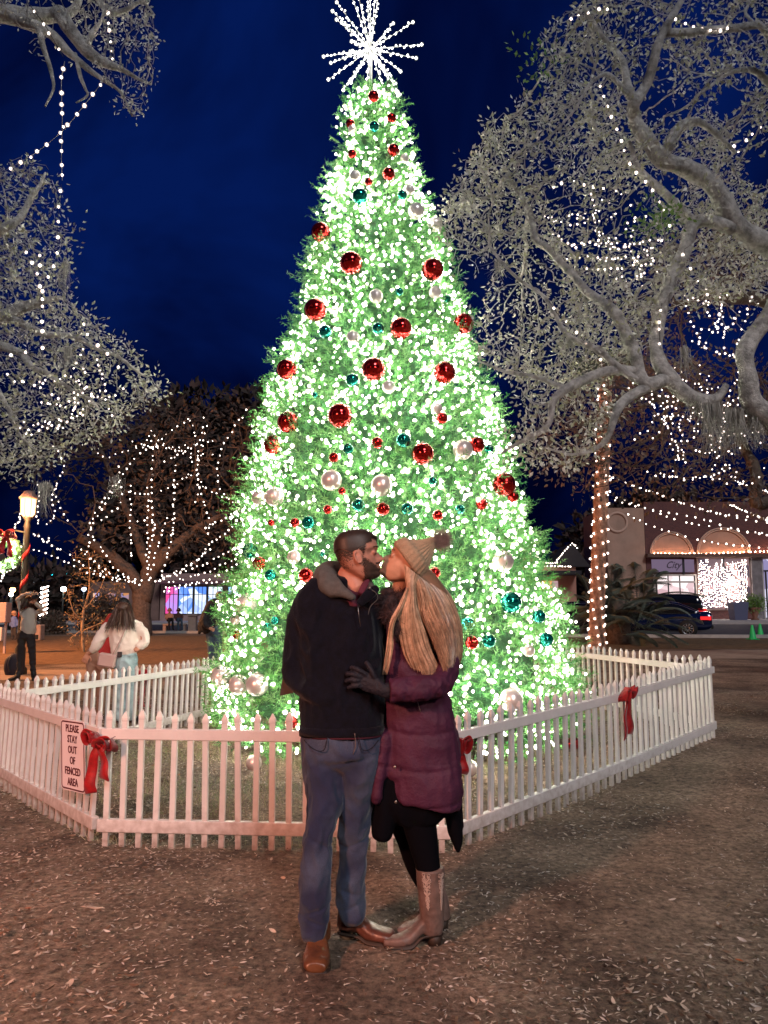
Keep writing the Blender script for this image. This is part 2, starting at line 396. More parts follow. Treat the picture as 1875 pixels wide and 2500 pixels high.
fence_panel('A', 'B', 'white picket fence panel facing front, directly behind the kissing couple', 21)
mAE = lerp2('A', 'E', .5)
fence_panel((-1.80, 4.99), 'E', 'white picket fence panel running back on the left, carrying the stay out sign', 20, -.07, -.10)
mBC = lerp2('B', 'C', .52)
fence_panel('B', mBC, 'white picket fence panel on the right, starting behind the woman in the plum coat', 19, .03, 0)
fence_panel(mBC, 'C', 'right white picket fence panel between the red bow and the far right corner', 19, 0, -.02)
fence_panel('C', 'D', 'back right white picket fence panel running from the far right corner behind the tree', 19, -.02, 0)
fence_panel('D', 'D2', 'rear white picket fence panel mostly hidden behind the right side of the lit tree', 18)
mEF = lerp2('E', 'F', .5)
fence_panel('E', mEF, 'back left white picket fence panel at the left edge, in front of the photographer', 15, .0, .02)
fence_panel(mEF, 'F', 'back left white picket fence panel in front of the woman in the cream top', 15, .02, .02)
fence_panel('F', 'F2', 'rear white picket fence panel hidden behind the left side of the lit tree', 18)

# ---- bows
M_ribbon = mat('red_velvet_ribbon', (.33, .003, .006), .6, sheen=.2, var=.25, vscale=30, bump=.15, bscale=60)
M_tie = mat('black_tie_wire', (.01, .01, .01), .5)
def ribbon(mb, P, wdir, wd, th=.0025):
    P = catmull(P, 6); wdir = np.asarray(wdir, float)
    if wdir.ndim == 1: wdir = np.repeat(wdir[None], len(P), 0)
    T = np.gradient(P, axis=0); T /= np.linalg.norm(T, axis=1)[:, None]+1e-9
    Wv = wdir - T*(wdir*T).sum(1)[:, None]; Wv /= np.linalg.norm(Wv, axis=1)[:, None]+1e-9
    Nn = np.cross(T, Wv); wd = np.broadcast_to(wd, (len(P),))[:, None]
    R = np.stack([P-Wv*wd/2-Nn*th, P-Nn*th*.2, P+Wv*wd/2-Nn*th, P+Wv*wd/2+Nn*th, P+Nn*th*1.8, P-Wv*wd/2+Nn*th], 1)
    mb.rings(R, 0)
def bow(c, out, label, s=1.0, tails=((-.05, -.30), (.05, -.33)), loops=((-.11, .02), (.10, .03)), wd=.06, m=None, tie=True, seed=0):
    """c centre, out = unit vector pointing away from the fence"""
    c = np.array(c, float); out = np.array(out, float); side = np.cross(out, (0, 0, 1.)); side /= np.linalg.norm(side); up = np.array((0, 0, 1.))
    m = m or M_ribbon
    root = empty('ribbon_bow', tuple(c), label, 'bow', 'red ribbon bows')
    def q(a, b, d): return c + side*a*s + up*b*s + out*d*s
    for (lx, lz) in loops:
        for k, (f, dd) in enumerate(((1, 0), (.8, .035))):
            mb = MB(); f2 = f
            P = [q(0, 0, .02+dd), q(lx*.45*f, lz+.045*f, .055+dd), q(lx*f, lz+.05*f, .05+dd), q(lx*1.12*f, lz, .03+dd), q(lx*.95*f, lz-.035*f, .01+dd), q(lx*.4*f, lz-.02, .01+dd), q(0, 0, .02+dd)]
            ribbon(mb, P, out*.9+up*.45+side*.2*np.sign(lx), wd*s); mb.build('loop', m, root)
    for (tx, tz) in tails:
        mb = MB(); P = [q(0, 0, .02), q(tx*.5, tz*.2, .045), q(tx*.9, tz*.5, .035), q(tx*1.05, tz*.8, .05), q(tx*.95, tz, .03)]
        ribbon(mb, P, side + out*.25*np.sign(tx), wd*s*np.concatenate([np.linspace(.6, 1.05, 23), [1.05, .95]]))
        # swallow-tail notch
        mb.V[-1][-5] if False else None
        mb.build('tail', m, root)
    mb = MB(); mb.ball(q(0, 0, .04), .028*s, 10, 8, sc=(1, .8, 1.15)); mb.build('knot', m, root)
    if tie:
        mb = MB(); mb.tube([q(-.12, .06, .012), q(0, 0, .008), q(.13, -.01, .012)], .0022, 5); mb.tube([q(-.05, -.11, .03), q(0, 0, .012), q(.05, .05, .02)], .0022, 5)
        mb.build('tie_wire', M_tie, root)
    return root
nAE = np.array((-.78, -.62, 0)); nAE /= np.linalg.norm(nAE)
def fence_pt(p, q, t, z): a = np.array(lerp2(p, q, t)); return np.array([a[0], a[1], z + gzz(*a)])
bow(np.array([-1.745, 4.90, .62+.0]), (-.30, -.95, 0), 'big red ribbon bow on the front left fence corner beside the stay out sign', .86,
    tails=((-.06, -.24), (.05, -.34)), loops=((-.10, .0), (.085, .04)), wd=.085)
bow(fence_pt('B', 'C', .52, .68) + np.array((.03, -.03, 0)), (.72, -.69, 0), 'red ribbon bow tied to the right fence rail with long hanging tails', .85,
    tails=((-.02, -.36), (.06, -.40)), loops=((-.05, .03), (.05, .0)), wd=.095)
bow(np.array([.43, 4.80, .60]), (.4, -.92, 0), 'red ribbon bow half hidden behind the back of the woman in the plum coat', .9, tails=((-.03, -.15), (.04, -.17)), loops=((-.06, .03), (.07, .04)), wd=.085)
bow(fence_pt('E', 'F', .66, .64) + np.array((-.03, .04, 0)), (-.93, .33, 0), 'red ribbon bow on the far side of the back left fence, seen from behind', .95,
    tails=((-.05, -.34), (.09, -.36)), loops=((-.09, .03), (.06, .03)), wd=.075)
# ---- sign
def text_obj(s, size, m, name, parent, mw, shear=0, ext=.0012, xs=.8, al='CENTER'):
    cu = bpy.data.curves.new(name, 'FONT'); cu.body = s; cu.size = size; cu.extrude = ext; cu.align_x = al; cu.align_y = 'CENTER'; cu.shear = shear; cu.space_character = 1.02
    cu.resolution_u = 3; cu.offset = size*.012
    t = bpy.data.objects.new('t', cu); COL.objects.link(t)
    dg = bpy.context.evaluated_depsgraph_get(); me = bpy.data.meshes.new_from_object(t.evaluated_get(dg)); bpy.data.objects.remove(t)
    me.transform(Matrix(mw) @ Matrix.Diagonal((xs, 1, 1, 1))); me.materials.clear(); me.materials.append(m); me.name = name
    return place(me, name, parent)
sd = np.array(FV['A']) - np.array(FV['E']); sd = np.array((sd[0]*.978+sd[1]*-.208*-1, sd[1]*.978-sd[0]*.208*1)) if False else sd; sd /= np.linalg.norm(sd); sd = np.array((sd[0]*math.cos(.17)-sd[1]*math.sin(.17), sd[1]*math.cos(.17)+sd[0]*math.sin(.17)))      # reading direction
S3 = np.array((sd[0], sd[1], 0)); NO = np.array((sd[1], -sd[0], 0)); U3 = np.array((0, 0, 1.)) - S3*.115; U3 /= np.linalg.norm(U3); S3b = S3 + np.array((0, 0, .02))
sc0 = np.array(lerp2('A', 'E', .135)); sgc = np.array((sc0[0], sc0[1], .50)) + NO*.055
root = empty('warning_sign', tuple(sgc), 'white metal sign with dark red letters on the left fence panel', 'sign')
def rrect(w, h, r, n=6):
    P = []
    for cx, cz, a0 in ((w/2-r, h/2-r, 0), (-w/2+r, h/2-r, 90), (-w/2+r, -h/2+r, 180), (w/2-r, -h/2+r, 270)):
        for k in range(n+1): t = math.radians(a0+90*k/n); P.append((cx+r*math.cos(t), cz+r*math.sin(t)))
    return np.array(P)
def plate(mb, w, h, r, d0, d1, mi=0, hole=None):
    P = rrect(w, h, r); f = lambda P, d: sgc + P[:, :1]*S3b + P[:, 1:]*U3 + NO*d
    if hole is None: mb.rings([f(P, d0), f(P, d1)], mi)
    else:
        Q = rrect(w-2*hole, h-2*hole, max(.004, r-hole)); mb.rings([f(P, d0), f(P, d1), f(Q, d1), f(Q, d0)], mi, False)
mb = MB(); plate(mb, .30, .445, .028, 0, .003); mb.build('sign_board', mat('sign_white', (.80, .72, .74), .35), root, False)
mb = MB(); plate(mb, .286, .431, .024, .0034, .0042, hole=.009); mb.build('sign_border', mat('sign_red_ink', (.09, .004, .012), .5), root, False)
for i, s in enumerate(['PLEASE', 'STAY', 'OUT', 'OF', 'FENCED', 'AREA']):
    zc = .168 - i*.067
    c = sgc + U3*zc + NO*.0055
    Mw = Matrix(((S3b[0], U3[0], NO[0], c[0]), (S3b[1], U3[1], NO[1], c[1]), (S3b[2], U3[2], NO[2], c[2]), (0, 0, 0, 1)))
    text_obj(s, .066, mat('sign_red_ink', (.09, .004, .012), .5), 'lettering', root, Mw, xs=.78)

# ================================================================== FALLEN LEAVES
def leaf_mesh(P, yaw, tilt, roll, Ln, Wd, curl, mats, mi, name, kind='stuff', nseg=4):
    n = len(P); t = np.linspace(0, 1, nseg+1); wprof = np.sin(PI*np.clip(t, .02, .98))**.8; V = []
    X = np.stack([np.cos(yaw)*np.cos(tilt), np.sin(yaw)*np.cos(tilt), np.sin(tilt)], 1); Z0 = np.array([0, 0, 1.]) + rng.normal(size=(n, 3))*roll[:, None]
    Sd = np.cross(Z0, X); Sd /= np.linalg.norm(Sd, axis=1)[:, None]; Nn = np.cross(X, Sd)
    for k in range(nseg+1):
        c = P + X*((t[k]-.5)*Ln)[:, None] + Nn*(curl*Ln*(4*(t[k]-.5)**2))[:, None]
        hw = (Wd*.5*wprof[k])[:, None]; V += [c + Sd*hw + Nn*hw*.35, c, c - Sd*hw + Nn*hw*.35]
    V = np.stack(V, 1).reshape(-1, 3); b = np.arange(n)[:, None]*(3*(nseg+1)); Q = []
    for k in range(nseg):
        Q += [b + np.array([3*k, 3*k+1, 3*k+4, 3*k+3]), b + np.array([3*k+1, 3*k+2, 3*k+5, 3*k+4])]
    return V, np.stack(Q, 1).reshape(-1, 4), np.repeat(mi, 2*nseg)
LM = [mat('leaf_pale', (.54, .48, .42), .6, var=.3, vscale=9), mat('leaf_tan', (.50, .40, .31), .6, var=.35, vscale=9),
      mat('leaf_brown', (.17, .10, .06), .65, var=.3, vscale=9), mat('leaf_rust', (.42, .12, .04), .6)]
def scatter_leaves(n, y0, y1, name, inside=False, wmarg=1.25, pale=.16, rmin=.04):
    P = []
    while len(P) < n:
        k = 4000; y = rng.uniform(y0, y1, k); hwid = np.minimum(y*.5*1.06 + wmarg, 6); x = rng.uniform(-1, 1, k)*hwid
        keep = rng.random(k) < hwid/6
        for xx, yy, kk in zip(x, y, keep):
            if not kk: continue
            d = .18 + 1.9*mnoise.noise(Vector((xx*.8, yy*.8, 3))) + 1.0*mnoise.noise(Vector((xx*2.3, yy*2.3, 9)))
            if xx < -.4: d += .30
            if -1.0 < xx-yy*.02 < .5 and 3.0 < yy < 4.0: d -= .25
            if rng.random() < d: P.append((xx, yy))
    P = np.array(P[:n]); z = np.array([gzz(*p) for p in P]) + .007 + rng.random(n)*.010
    P3 = np.column_stack([P, z]); Ln = rng.uniform(.018, .046, n)*rng.choice([1, 1, .75], n); Wd = Ln*rng.uniform(.28, .42, n)
    mi = rng.choice(4, n, p=[pale, .42, .575-pale, .005])
    return leaf_mesh(P3, rng.uniform(0, 2*PI, n), rng.normal(size=n)*.16, np.abs(rng.normal(size=n))*.3, Ln, Wd, rng.uniform(-.02, .22, n), LM, mi, name)
V, Q, mi = scatter_leaves(15000, 1.9, 12.5, 'fallen_leaves')
# fine mulch: twig bits and crumbs
n = 60000; y = rng.uniform(1.9, 9, n); x = rng.uniform(-1, 1, n)*(y*.55+1.0); z = np.array([gzz(a, b) for a, b in zip(x, y)]) + .004 + rng.random(n)*.005
dens = np.array([.45 + mnoise.noise(Vector((a*1.1, b*1.1, 20)))*1.3 + (.3 if a < -.3 else 0) for a, b in zip(x, y)]); k = rng.random(n) < dens
P3 = np.column_stack([x, y, z])[k]; n = len(P3)
V2, Q2, mi2 = leaf_mesh(P3, rng.uniform(0, 2*PI, n), rng.normal(size=n)*.1, np.abs(rng.normal(size=n))*.3, rng.uniform(.012, .035, n), rng.uniform(.004, .009, n), np.zeros(n), LM, rng.choice(3, n, p=[.2, .4, .4]), 'm', nseg=2)
me = mesh_from(np.vstack([V, V2]), [Q, Q2+len(V)], 'fallen_leaves', np.concatenate([mi, mi2]), LM)
tag(place(me, 'fallen_leaves'), 'dry oak leaves and mulch littering the bare dirt', kind='stuff')
# twigs lying about + a bark piece
for (px, py, ln, ang, lab, r) in ((225, 2222, .13, -.15, 'tan strip of bark lying on the dirt left of the couple', .012), (90, 2252, .12, .12, 'thin dark stick lying on the dirt near the left edge', .004), (1160, 1903, .16, -.05, 'pale flat bark strip on the dirt by the right fence', .012)):
    p = G(px, py); mb = MB(); t = np.linspace(-1, 1, 9); Pt = np.stack([p[0]+t*ln/2*math.cos(ang), p[1]+t*ln/2*math.sin(ang)*1.5, [p[2]+.014]*9], 1) + rng.normal(size=(9, 3))*.002
    mb.tube(Pt, r*(1-.7*abs(t)**2), 8, flat=.4); tag(mb.build('bark_strip' if r > .01 else 'stick', LM[1] if r > .01 else LM[2]), lab, 'bark' if r > .01 else 'stick')

# dry grass inside the fence and along its foot
def grass_patch(name, label, n, region, mats, h=(.03, .08), wdt=.0035, parts=None):
    P = []
    while len(P) < n:
        x, y = region()
        if rng.random() < .35 + 1.6*mnoise.noise(Vector((x*1.2, y*1.2, 5))) + .7*mnoise.noise(Vector((x*4, y*4, 2))): P.append((x, y, gzz(x, y)))
    P = np.array(P); D = np.column_stack([rng.normal(size=(n, 2))*.55, np.ones(n)]); Lg = rng.uniform(*h, n)
    V, Q = blades(P, D, Lg, np.full(n, wdt), rng.normal(size=(n, 3))*.02*np.array([1, 1, .1]))
    me = mesh_from(V, [Q], name, np.repeat(rng.choice(len(mats), n), 2), mats)
    return tag(place(me, name), label, kind='stuff')
GM = [mat('grass_straw', (.55, .50, .32), .7), mat('grass_olive', (.32, .38, .16), .7), mat('grass_grey', (.30, .28, .22), .7)]
def reg_in():
    while True:
        x = rng.uniform(-3.4, 3.4); y = rng.uniform(4.95, 11)
        if y > 4.95 + abs(min(0, x+1.8))*1.15 and (x < .45 or y > 4.95+(x-.4)*1.1) : return x, y
grass_patch('grass', 'dry pale grass inside the picket fence', 26000, reg_in, GM)
ORN_TXT = """912,235,14,R 956,288,12,R 855,301,11,R 860,315,10,S 913,309,13,T 961,366,15,R 860,376,11,R 988,387,11,S 949,425,16,R 867,430,14,S 900,444,10,R 879,480,20,T 1000,463,13,S 982,476,12,T 1016,515,20,S 1062,548,18,S 783,567,24,R
857,642,28,R 1056,658,27,R 918,723,17,S 975,712,10,T 1062,714,15,S 1092,729,9,T 770,757,28,R 979,802,27,R 1132,790,25,R 794,810,16,T 862,824,16,S 923,802,15,T 700,902,25,R 912,902,29,R 1085,910,27,R 860,928,16,T 949,945,16,S 769,964,7,T 830,1015,30,R 703,1031,26,R 1066,996,14,S 1079,1021,14,R 667,1086,23,R 921,1081,14,R 985,1075,18,T 850,1096,13,T 1032,1108,27,R 1130,1098,24,S 1164,1086,19,R 1194,1096,11,T 815,1117,12,R 809,1173,25,S 932,1185,26,S 835,1199,9,R 670,1213,23,S 633,1215,18,S 875,1233,16,T 935,1243,16,R 994,1243,15,T 1176,1231,14,R 1123,1243,12,T 1056,1174,10,T 1231,1183,28,R 1252,1212,14,R
610,1345,19,T 633,1375,16,R 660,1404,14,T 747,1405,18,R 602,1477,25,S 717,1360,16,S 753,1276,16,T 662,1276,8,R 720,1276,11,R 800,1244,11,R 671,1515,10,T 652,1532,12,T 578,1550,10,R 574,1513,12,S 538,1652,24,S 582,1672,23,S 628,1672,26,S 787,1353,6,T 1069,1258,13,R 1228,1370,25,S 1061,1399,14,R 1247,1471,25,T 1316,1505,16,T 1142,1523,16,T 1152,1569,16,R 1194,1565,16,T 1333,1562,17,T 1291,1589,14,S 1248,1709,27,S 1400,1815,15,R 712,1763,15,R 620,1862,18,S 1145,1875,20,S"""
# ================================================================== CHRISTMAS TREE
TX, TY = 0.06, 8.75
rows = [(192, 792, 840), (215, 750, 862), (300, 737, 880), (400, 712, 905), (500, 690, 945), (600, 652, 985), (700, 640, 1010), (800, 600, 1035), (900, 565, 1075),
        (1000, 545, 1112), (1100, 525, 1135), (1200, 512, 1165), (1300, 492, 1200), (1400, 465, 1248), (1500, 447, 1258), (1580, 452, 1250), (1640, 470, 1200)]
TP = []
for (y, l, r) in rows:
    k = 1.1302; a = W(l*k, y*k, TY); b = W(r*k, y*k, TY); TP.append((a[2], (b[0]-a[0])/2, (a[0]+b[0])/2))
TP = np.array(TP[::-1]); TZ, TR, TC = TP[:, 0], TP[:, 1], TP[:, 2]
TR = TR*.945
def trad(z): return np.interp(z, TZ, TR)
def tcx(z): return np.interp(z, TZ, TC)
ztop, zbot = TZ[-1], .12
def tnoise(phi, z):
    return .5*mnoise.noise(Vector((math.cos(phi)*2.2, math.sin(phi)*2.2, z*1.7))) + .55*mnoise.noise(Vector((math.cos(phi)*5*max(.5, trad(z)), math.sin(phi)*5*max(.5, trad(z)), z*4.2))) 
def tsurf(phi, z, off=0., nf=1.):
    r = trad(z)*(1 + .24*nf*tnoise(phi, z)) - .06 + off + .035*math.sin(z*11+2*math.sin(phi*3))
    r = max(.04, r)
    return np.array([tcx(z) + r*math.cos(phi), TY + r*math.sin(phi), z])
gsp = float(gz(TX, TY))
tree = empty('christmas_tree', (TX, TY, gsp), 'tall green artificial christmas tree covered in warm white lights', 'christmas tree')
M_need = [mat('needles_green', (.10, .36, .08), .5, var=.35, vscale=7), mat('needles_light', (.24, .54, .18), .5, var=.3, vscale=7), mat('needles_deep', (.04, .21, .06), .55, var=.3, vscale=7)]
mb = MB(); mb.tube([(TX, TY, 0), (TX, TY, 3.5), (TX, TY, ztop+.1)], [.11, .07, .03], 10); mb.build('trunk', mat('tree_pole', (.04, .05, .03), .7), tree)
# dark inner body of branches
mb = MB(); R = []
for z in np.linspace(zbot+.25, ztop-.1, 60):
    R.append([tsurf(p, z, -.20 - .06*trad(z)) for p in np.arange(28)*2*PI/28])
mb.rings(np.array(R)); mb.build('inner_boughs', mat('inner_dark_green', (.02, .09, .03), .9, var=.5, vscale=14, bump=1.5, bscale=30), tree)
# sprigs of needles
def sample_cone(n, z0=zbot, z1=None):
    z1 = z1 or ztop; zz = np.linspace(z0, z1, 400); w_ = trad(zz)+.08; c = np.cumsum(w_); c /= c[-1]
    return np.interp(rng.random(n), c, zz), rng.uniform(0, 2*PI, n)
def sprigs(n, offs, Lr, nn, nl, nw):
    z, phi = sample_cone(n)
    front = np.sin(phi) < .35
    keep = front | (rng.random(n) < .45); z, phi = z[keep], phi[keep]; n = len(z)
    off = rng.uniform(*offs, n)
    B = np.array([tsurf(p, zz, o) for p, zz, o in zip(phi, z, off)])
    rad = np.stack([np.cos(phi), np.sin(phi), np.zeros(n)], 1)
    D = rad*1. + rng.normal(size=(n, 3))*.45 + np.array([0, 0, .28]); D /= np.linalg.norm(D, axis=1)[:, None]
    Ln = rng.uniform(*Lr, n)*np.clip(.55+trad(z)*.4, .6, 1.1)
    t = (np.arange(nn)+.3)/nn
    bend = rng.normal(size=(n, 3))*.04 + np.array([0, 0, .02])
    P = B[:, None] + D[:, None]*(Ln[:, None]*t)[..., None] + bend[:, None]*(t**2)[None, :, None]
    A = rng.normal(size=(n, nn, 3)); A -= D[:, None]*(A*D[:, None]).sum(-1)[..., None]; A /= np.linalg.norm(A, axis=2)[..., None]
    ND = A*.85 + D[:, None]*.65
    P = P.reshape(-1, 3); ND = ND.reshape(-1, 3); m = len(P)
    lg = nl*rng.uniform(.7, 1.15, m)*np.tile(1-.35*t**3, n)
    V, Q = blades(P, ND, lg, np.full(m, nw), seg=1)
    sh = rng.choice(3, n, p=[.5, .3, .2]); mi = np.repeat(sh, nn)
    return V, Q, mi, B + D*Ln[:, None]
V, Q, mi, tips = sprigs(15000, (-.20, .06), (.11, .23), 26, .050, .0085)
me = mesh_from(V, [Q], 'crown', mi, M_need); place(me, 'crown', tree)
# ---- bulbs
M_bulb = emis('bulb_warm_white', (1.0, .92, .76), 270.0)
M_bulb2 = emis('bulb_string', (1.0, .82, .72), 45.0)
M_bulb3 = emis('bulb_star', (1.0, .97, .88), 70.0)
def halo_mat(name, col, s, pw):  # painted bloom: glow fading out to a clear rim, a halo round the bulb
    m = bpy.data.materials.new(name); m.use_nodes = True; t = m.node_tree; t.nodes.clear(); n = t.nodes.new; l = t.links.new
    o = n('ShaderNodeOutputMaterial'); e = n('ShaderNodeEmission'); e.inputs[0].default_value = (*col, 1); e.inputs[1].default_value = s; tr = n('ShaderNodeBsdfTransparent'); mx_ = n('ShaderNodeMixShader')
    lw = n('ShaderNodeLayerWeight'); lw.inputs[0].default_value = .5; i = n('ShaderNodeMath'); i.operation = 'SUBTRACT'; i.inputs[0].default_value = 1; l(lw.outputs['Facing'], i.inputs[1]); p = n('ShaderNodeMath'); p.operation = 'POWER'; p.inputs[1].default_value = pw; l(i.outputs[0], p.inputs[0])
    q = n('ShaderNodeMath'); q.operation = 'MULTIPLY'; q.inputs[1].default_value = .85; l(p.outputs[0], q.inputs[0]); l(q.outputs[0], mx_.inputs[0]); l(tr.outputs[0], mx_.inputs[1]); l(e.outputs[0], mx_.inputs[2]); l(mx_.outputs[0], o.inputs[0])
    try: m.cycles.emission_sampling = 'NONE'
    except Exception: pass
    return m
M_halo = halo_mat('bulb_halo', (1, .93, .68), 1.15, 2.2)
M_halo2 = halo_mat('bulb_halo_string', (1, .78, .66), 1.0, 2.2)
M_halo3 = halo_mat('bulb_halo_star', (1, .97, .86), 1.1, 2.2)
def icos2():
    P, Fc = ico(1, '', None, 1.0); P = [tuple(p) for p in P]; out = []; cache = {}
    def mid(a, b):
        k = (min(a, b), max(a, b))
        if k not in cache: v = np.array(P[a])+np.array(P[b]); v /= np.linalg.norm(v); P.append(tuple(v)); cache[k] = len(P)-1
        return cache[k]
    for a, b, c in Fc: x, y, z = mid(a, b), mid(b, c), mid(c, a); out += [(a, x, z), (b, y, x), (c, z, y), (x, y, z)]
    return np.array(P), np.array(out)
def ico(r, name, m, el=1.25):
    t = (1+5**.5)/2; P = np.array([(-1,t,0),(1,t,0),(-1,-t,0),(1,-t,0),(0,-1,t),(0,1,t),(0,-1,-t),(0,1,-t),(t,0,-1),(t,0,1),(-t,0,-1),(-t,0,1)])
    P = P/np.linalg.norm(P[0])*r*np.array([1, 1, el])
    Fc = np.array([(0,11,5),(0,5,1),(0,1,7),(0,7,10),(0,10,11),(1,5,9),(5,11,4),(11,10,2),(10,7,6),(7,1,8),(3,9,4),(3,4,2),(3,2,6),(3,6,8),(3,8,9),(4,9,5),(2,4,11),(6,2,10),(8,6,7),(9,8,1)])
    return P, Fc
def bulbs_mesh(C, r, name, m, octa=False, globe=None, gs=2.0):  # globe: material of the added halo shell, painted glow and not glass
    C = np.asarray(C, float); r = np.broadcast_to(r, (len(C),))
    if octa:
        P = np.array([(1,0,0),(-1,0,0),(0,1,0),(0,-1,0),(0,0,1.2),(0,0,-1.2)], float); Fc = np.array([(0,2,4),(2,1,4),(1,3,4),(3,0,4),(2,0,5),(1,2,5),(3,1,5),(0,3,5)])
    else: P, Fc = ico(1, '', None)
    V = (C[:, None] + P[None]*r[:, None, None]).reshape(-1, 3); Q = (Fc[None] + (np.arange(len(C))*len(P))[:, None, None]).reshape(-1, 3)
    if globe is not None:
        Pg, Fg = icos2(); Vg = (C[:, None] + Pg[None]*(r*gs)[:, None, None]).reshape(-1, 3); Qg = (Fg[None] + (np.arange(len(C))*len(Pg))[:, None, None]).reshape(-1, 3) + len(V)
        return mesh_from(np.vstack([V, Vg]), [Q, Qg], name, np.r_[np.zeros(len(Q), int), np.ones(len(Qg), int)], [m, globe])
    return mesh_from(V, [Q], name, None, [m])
nb = 11500
z, phi = sample_cone(nb, zbot+.05, ztop-.05)
keep = (np.sin(phi) < .3) | (rng.random(nb) < .45); z, phi = z[keep], phi[keep]
dn = np.array([(.30+.50*abs(math.sin(p)))*(1.0 if q > 1.2 else .9) + 1.0*mnoise.noise(Vector((math.cos(p)*1.9*trad(q), math.sin(p)*1.9*trad(q), q*1.9))) + (.12 if q > 3 else 0) for p, q in zip(phi, z)]); keep = rng.random(len(z)) < np.clip(dn, .08, 1); z, phi = z[keep], phi[keep]
BP = np.array([tsurf(p, q, rng.uniform(-.05, .13)) for p, q in zip(phi, z)])
BR = rng.choice([.008, .010, .0125, .016], len(BP), p=[.3, .35, .25, .1])
vis = np.sin(phi) < 0
_o = []
for _t in ORN_TXT.split(): _a = _t.split(','); _o.append((float(_a[0]), float(_a[1]), float(_a[2])))
_o = np.array(_o); _rel = BP - np.array([0, 0, EYE]); _dep = _rel[:, 1]*CT + _rel[:, 2]*ST; _pu = 937.5 + F*_rel[:, 0]/_dep; _pv = 1250 - F*(_rel[:, 2]*CT - _rel[:, 1]*ST)/_dep
kk_ = np.array([not (((_o[:, 0]-a)**2 + (_o[:, 1]-b)**2) < (_o[:, 2]*.8)**2).any() for a, b in zip(_pu, _pv)]) | (np.sin(phi) > 0)
BP, BR, phi, vis = BP[kk_], BR[kk_], phi[kk_], vis[kk_]
score = np.where(vis, BR/np.linalg.norm(BP-np.array([0, 0, EYE]), axis=1), 0); order = np.argsort(-score)
P_, F_ = ico(1, '', None); me_b = bulbs_mesh([(0, 0, 0)], 1., 'bulb', M_bulb, False, M_halo)
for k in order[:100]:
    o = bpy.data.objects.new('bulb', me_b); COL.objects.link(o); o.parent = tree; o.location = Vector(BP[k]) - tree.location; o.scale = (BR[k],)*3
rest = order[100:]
tag(place(bulbs_mesh(BP[rest], BR[rest], 'bulbs', M_bulb, True, M_halo), 'bulbs', tree), kind='stuff')
print('bulbs', len(BP))
# ---- star topper
sc = W(905, 120, TY); star = empty('star_topper', tuple(sc), 'white starburst tree topper of glowing rods on top of the christmas tree', 'tree topper')
tips2 = [(960,100),(1135,200),(1215,400),(1160,600),(1000,865),(1020,750),(1025,690),(510,810),(375,715),(340,580),(380,395),(420,190),(450,20),(575,-60),(720,-90),(830,-80),(985,490),(850,700),(690,700),(600,640),(560,470),(660,300),(880,560),(470,440),(540,250),(800,-100),(750,-60)]
M_rod = mat('white_rod', (.85, .85, .82), .3); Rs = .62
mb = MB(); mb.ball(sc, .04, 12, 8); mb.build('hub', M_rod, star)
mb = MB(); mb.tube([sc, sc - np.array((.0, 0, .75))], .02, 8); mb.build('mast', M_rod, star)
for i, (cx, cyy) in enumerate(tips2):
    px, py = 700+cx*.2713, cyy*.2713; t = W(px, py, TY) - sc; d2 = np.hypot(t[0], t[2]); dy = math.sqrt(max(0, Rs**2 - d2**2))*(-1 if i % 2 else 1)
    tip = sc + t + np.array((0, dy, 0)); d = tip - sc
    mb = MB(); mb.tube([sc, tip], .0045, 5); ray_o = mb.build('rod', M_rod, star)
    kk = np.linspace(.14, 1, 13); C = sc + d*kk[:, None] + rng.normal(size=(13, 3))*.010; C[-1] = tip
    o = place(bulbs_mesh(C, np.where(kk == 1, .015, .0095), 'rod_bulbs', M_bulb3, True, M_halo3, 1.7), 'rod_bulbs', ray_o); 
# ---- ornaments

O = []
for ln in ORN_TXT.split():
    a, b, c, d = ln.split(','); O.append((float(a), float(b), float(c), d))
M_orn = {'R': mat('shiny_red', (.55, .006, .004), .08, metal=.85, coat=.6), 'T': mat('shiny_teal', (.0, .28, .22), .10, metal=.8, coat=.5), 'S': mat('pearl_silver', (.88, .80, .77), .32, metal=.6)}
M_gold = mat('cap_metal', (.6, .55, .45), .3, metal=1)
me_ball = {}
for k_, m_ in M_orn.items():
    b = MB(); b.ball((0, 0, 0), 1, 28, 18); me_ball[k_] = b.mesh('ball', m_)
b = MB(); b.lathe((0, 0, 0), [(.16, .95), (.17, 1.06), (.10, 1.10), (.02, 1.11)], 12); b.tube([(.04*math.cos(t), 0, 1.14+.05*math.sin(t)) for t in np.linspace(0, 2*PI, 9)], .012, 5); me_cap = b.mesh('cap', M_gold)
def word_side(px, py):
    zz = W(px, py, TY); f = (zz[0]-tcx(zz[2]))/max(.1, trad(zz[2]))
    return 'at the left edge of' if f < -.62 else 'left of centre on' if f < -.2 else 'in the middle of' if f < .2 else 'right of centre on' if f < .6 else 'at the right edge of'
ORD = ['', 'second', 'third', 'fourth', 'fifth', 'sixth', 'seventh', 'eighth', 'ninth', 'tenth', 'eleventh', 'twelfth']
info = []
for (px, py, r, c) in O:
    big = r >= (22 if c == 'R' else 20 if c == 'S' else 17)
    info.append(('large' if big else 'small', {'R': 'red', 'T': 'teal', 'S': 'silver'}[c], word_side(px, py)))
groups = {}
for i in sorted(range(len(O)), key=lambda i: O[i][1]): groups.setdefault(info[i], []).append(i)
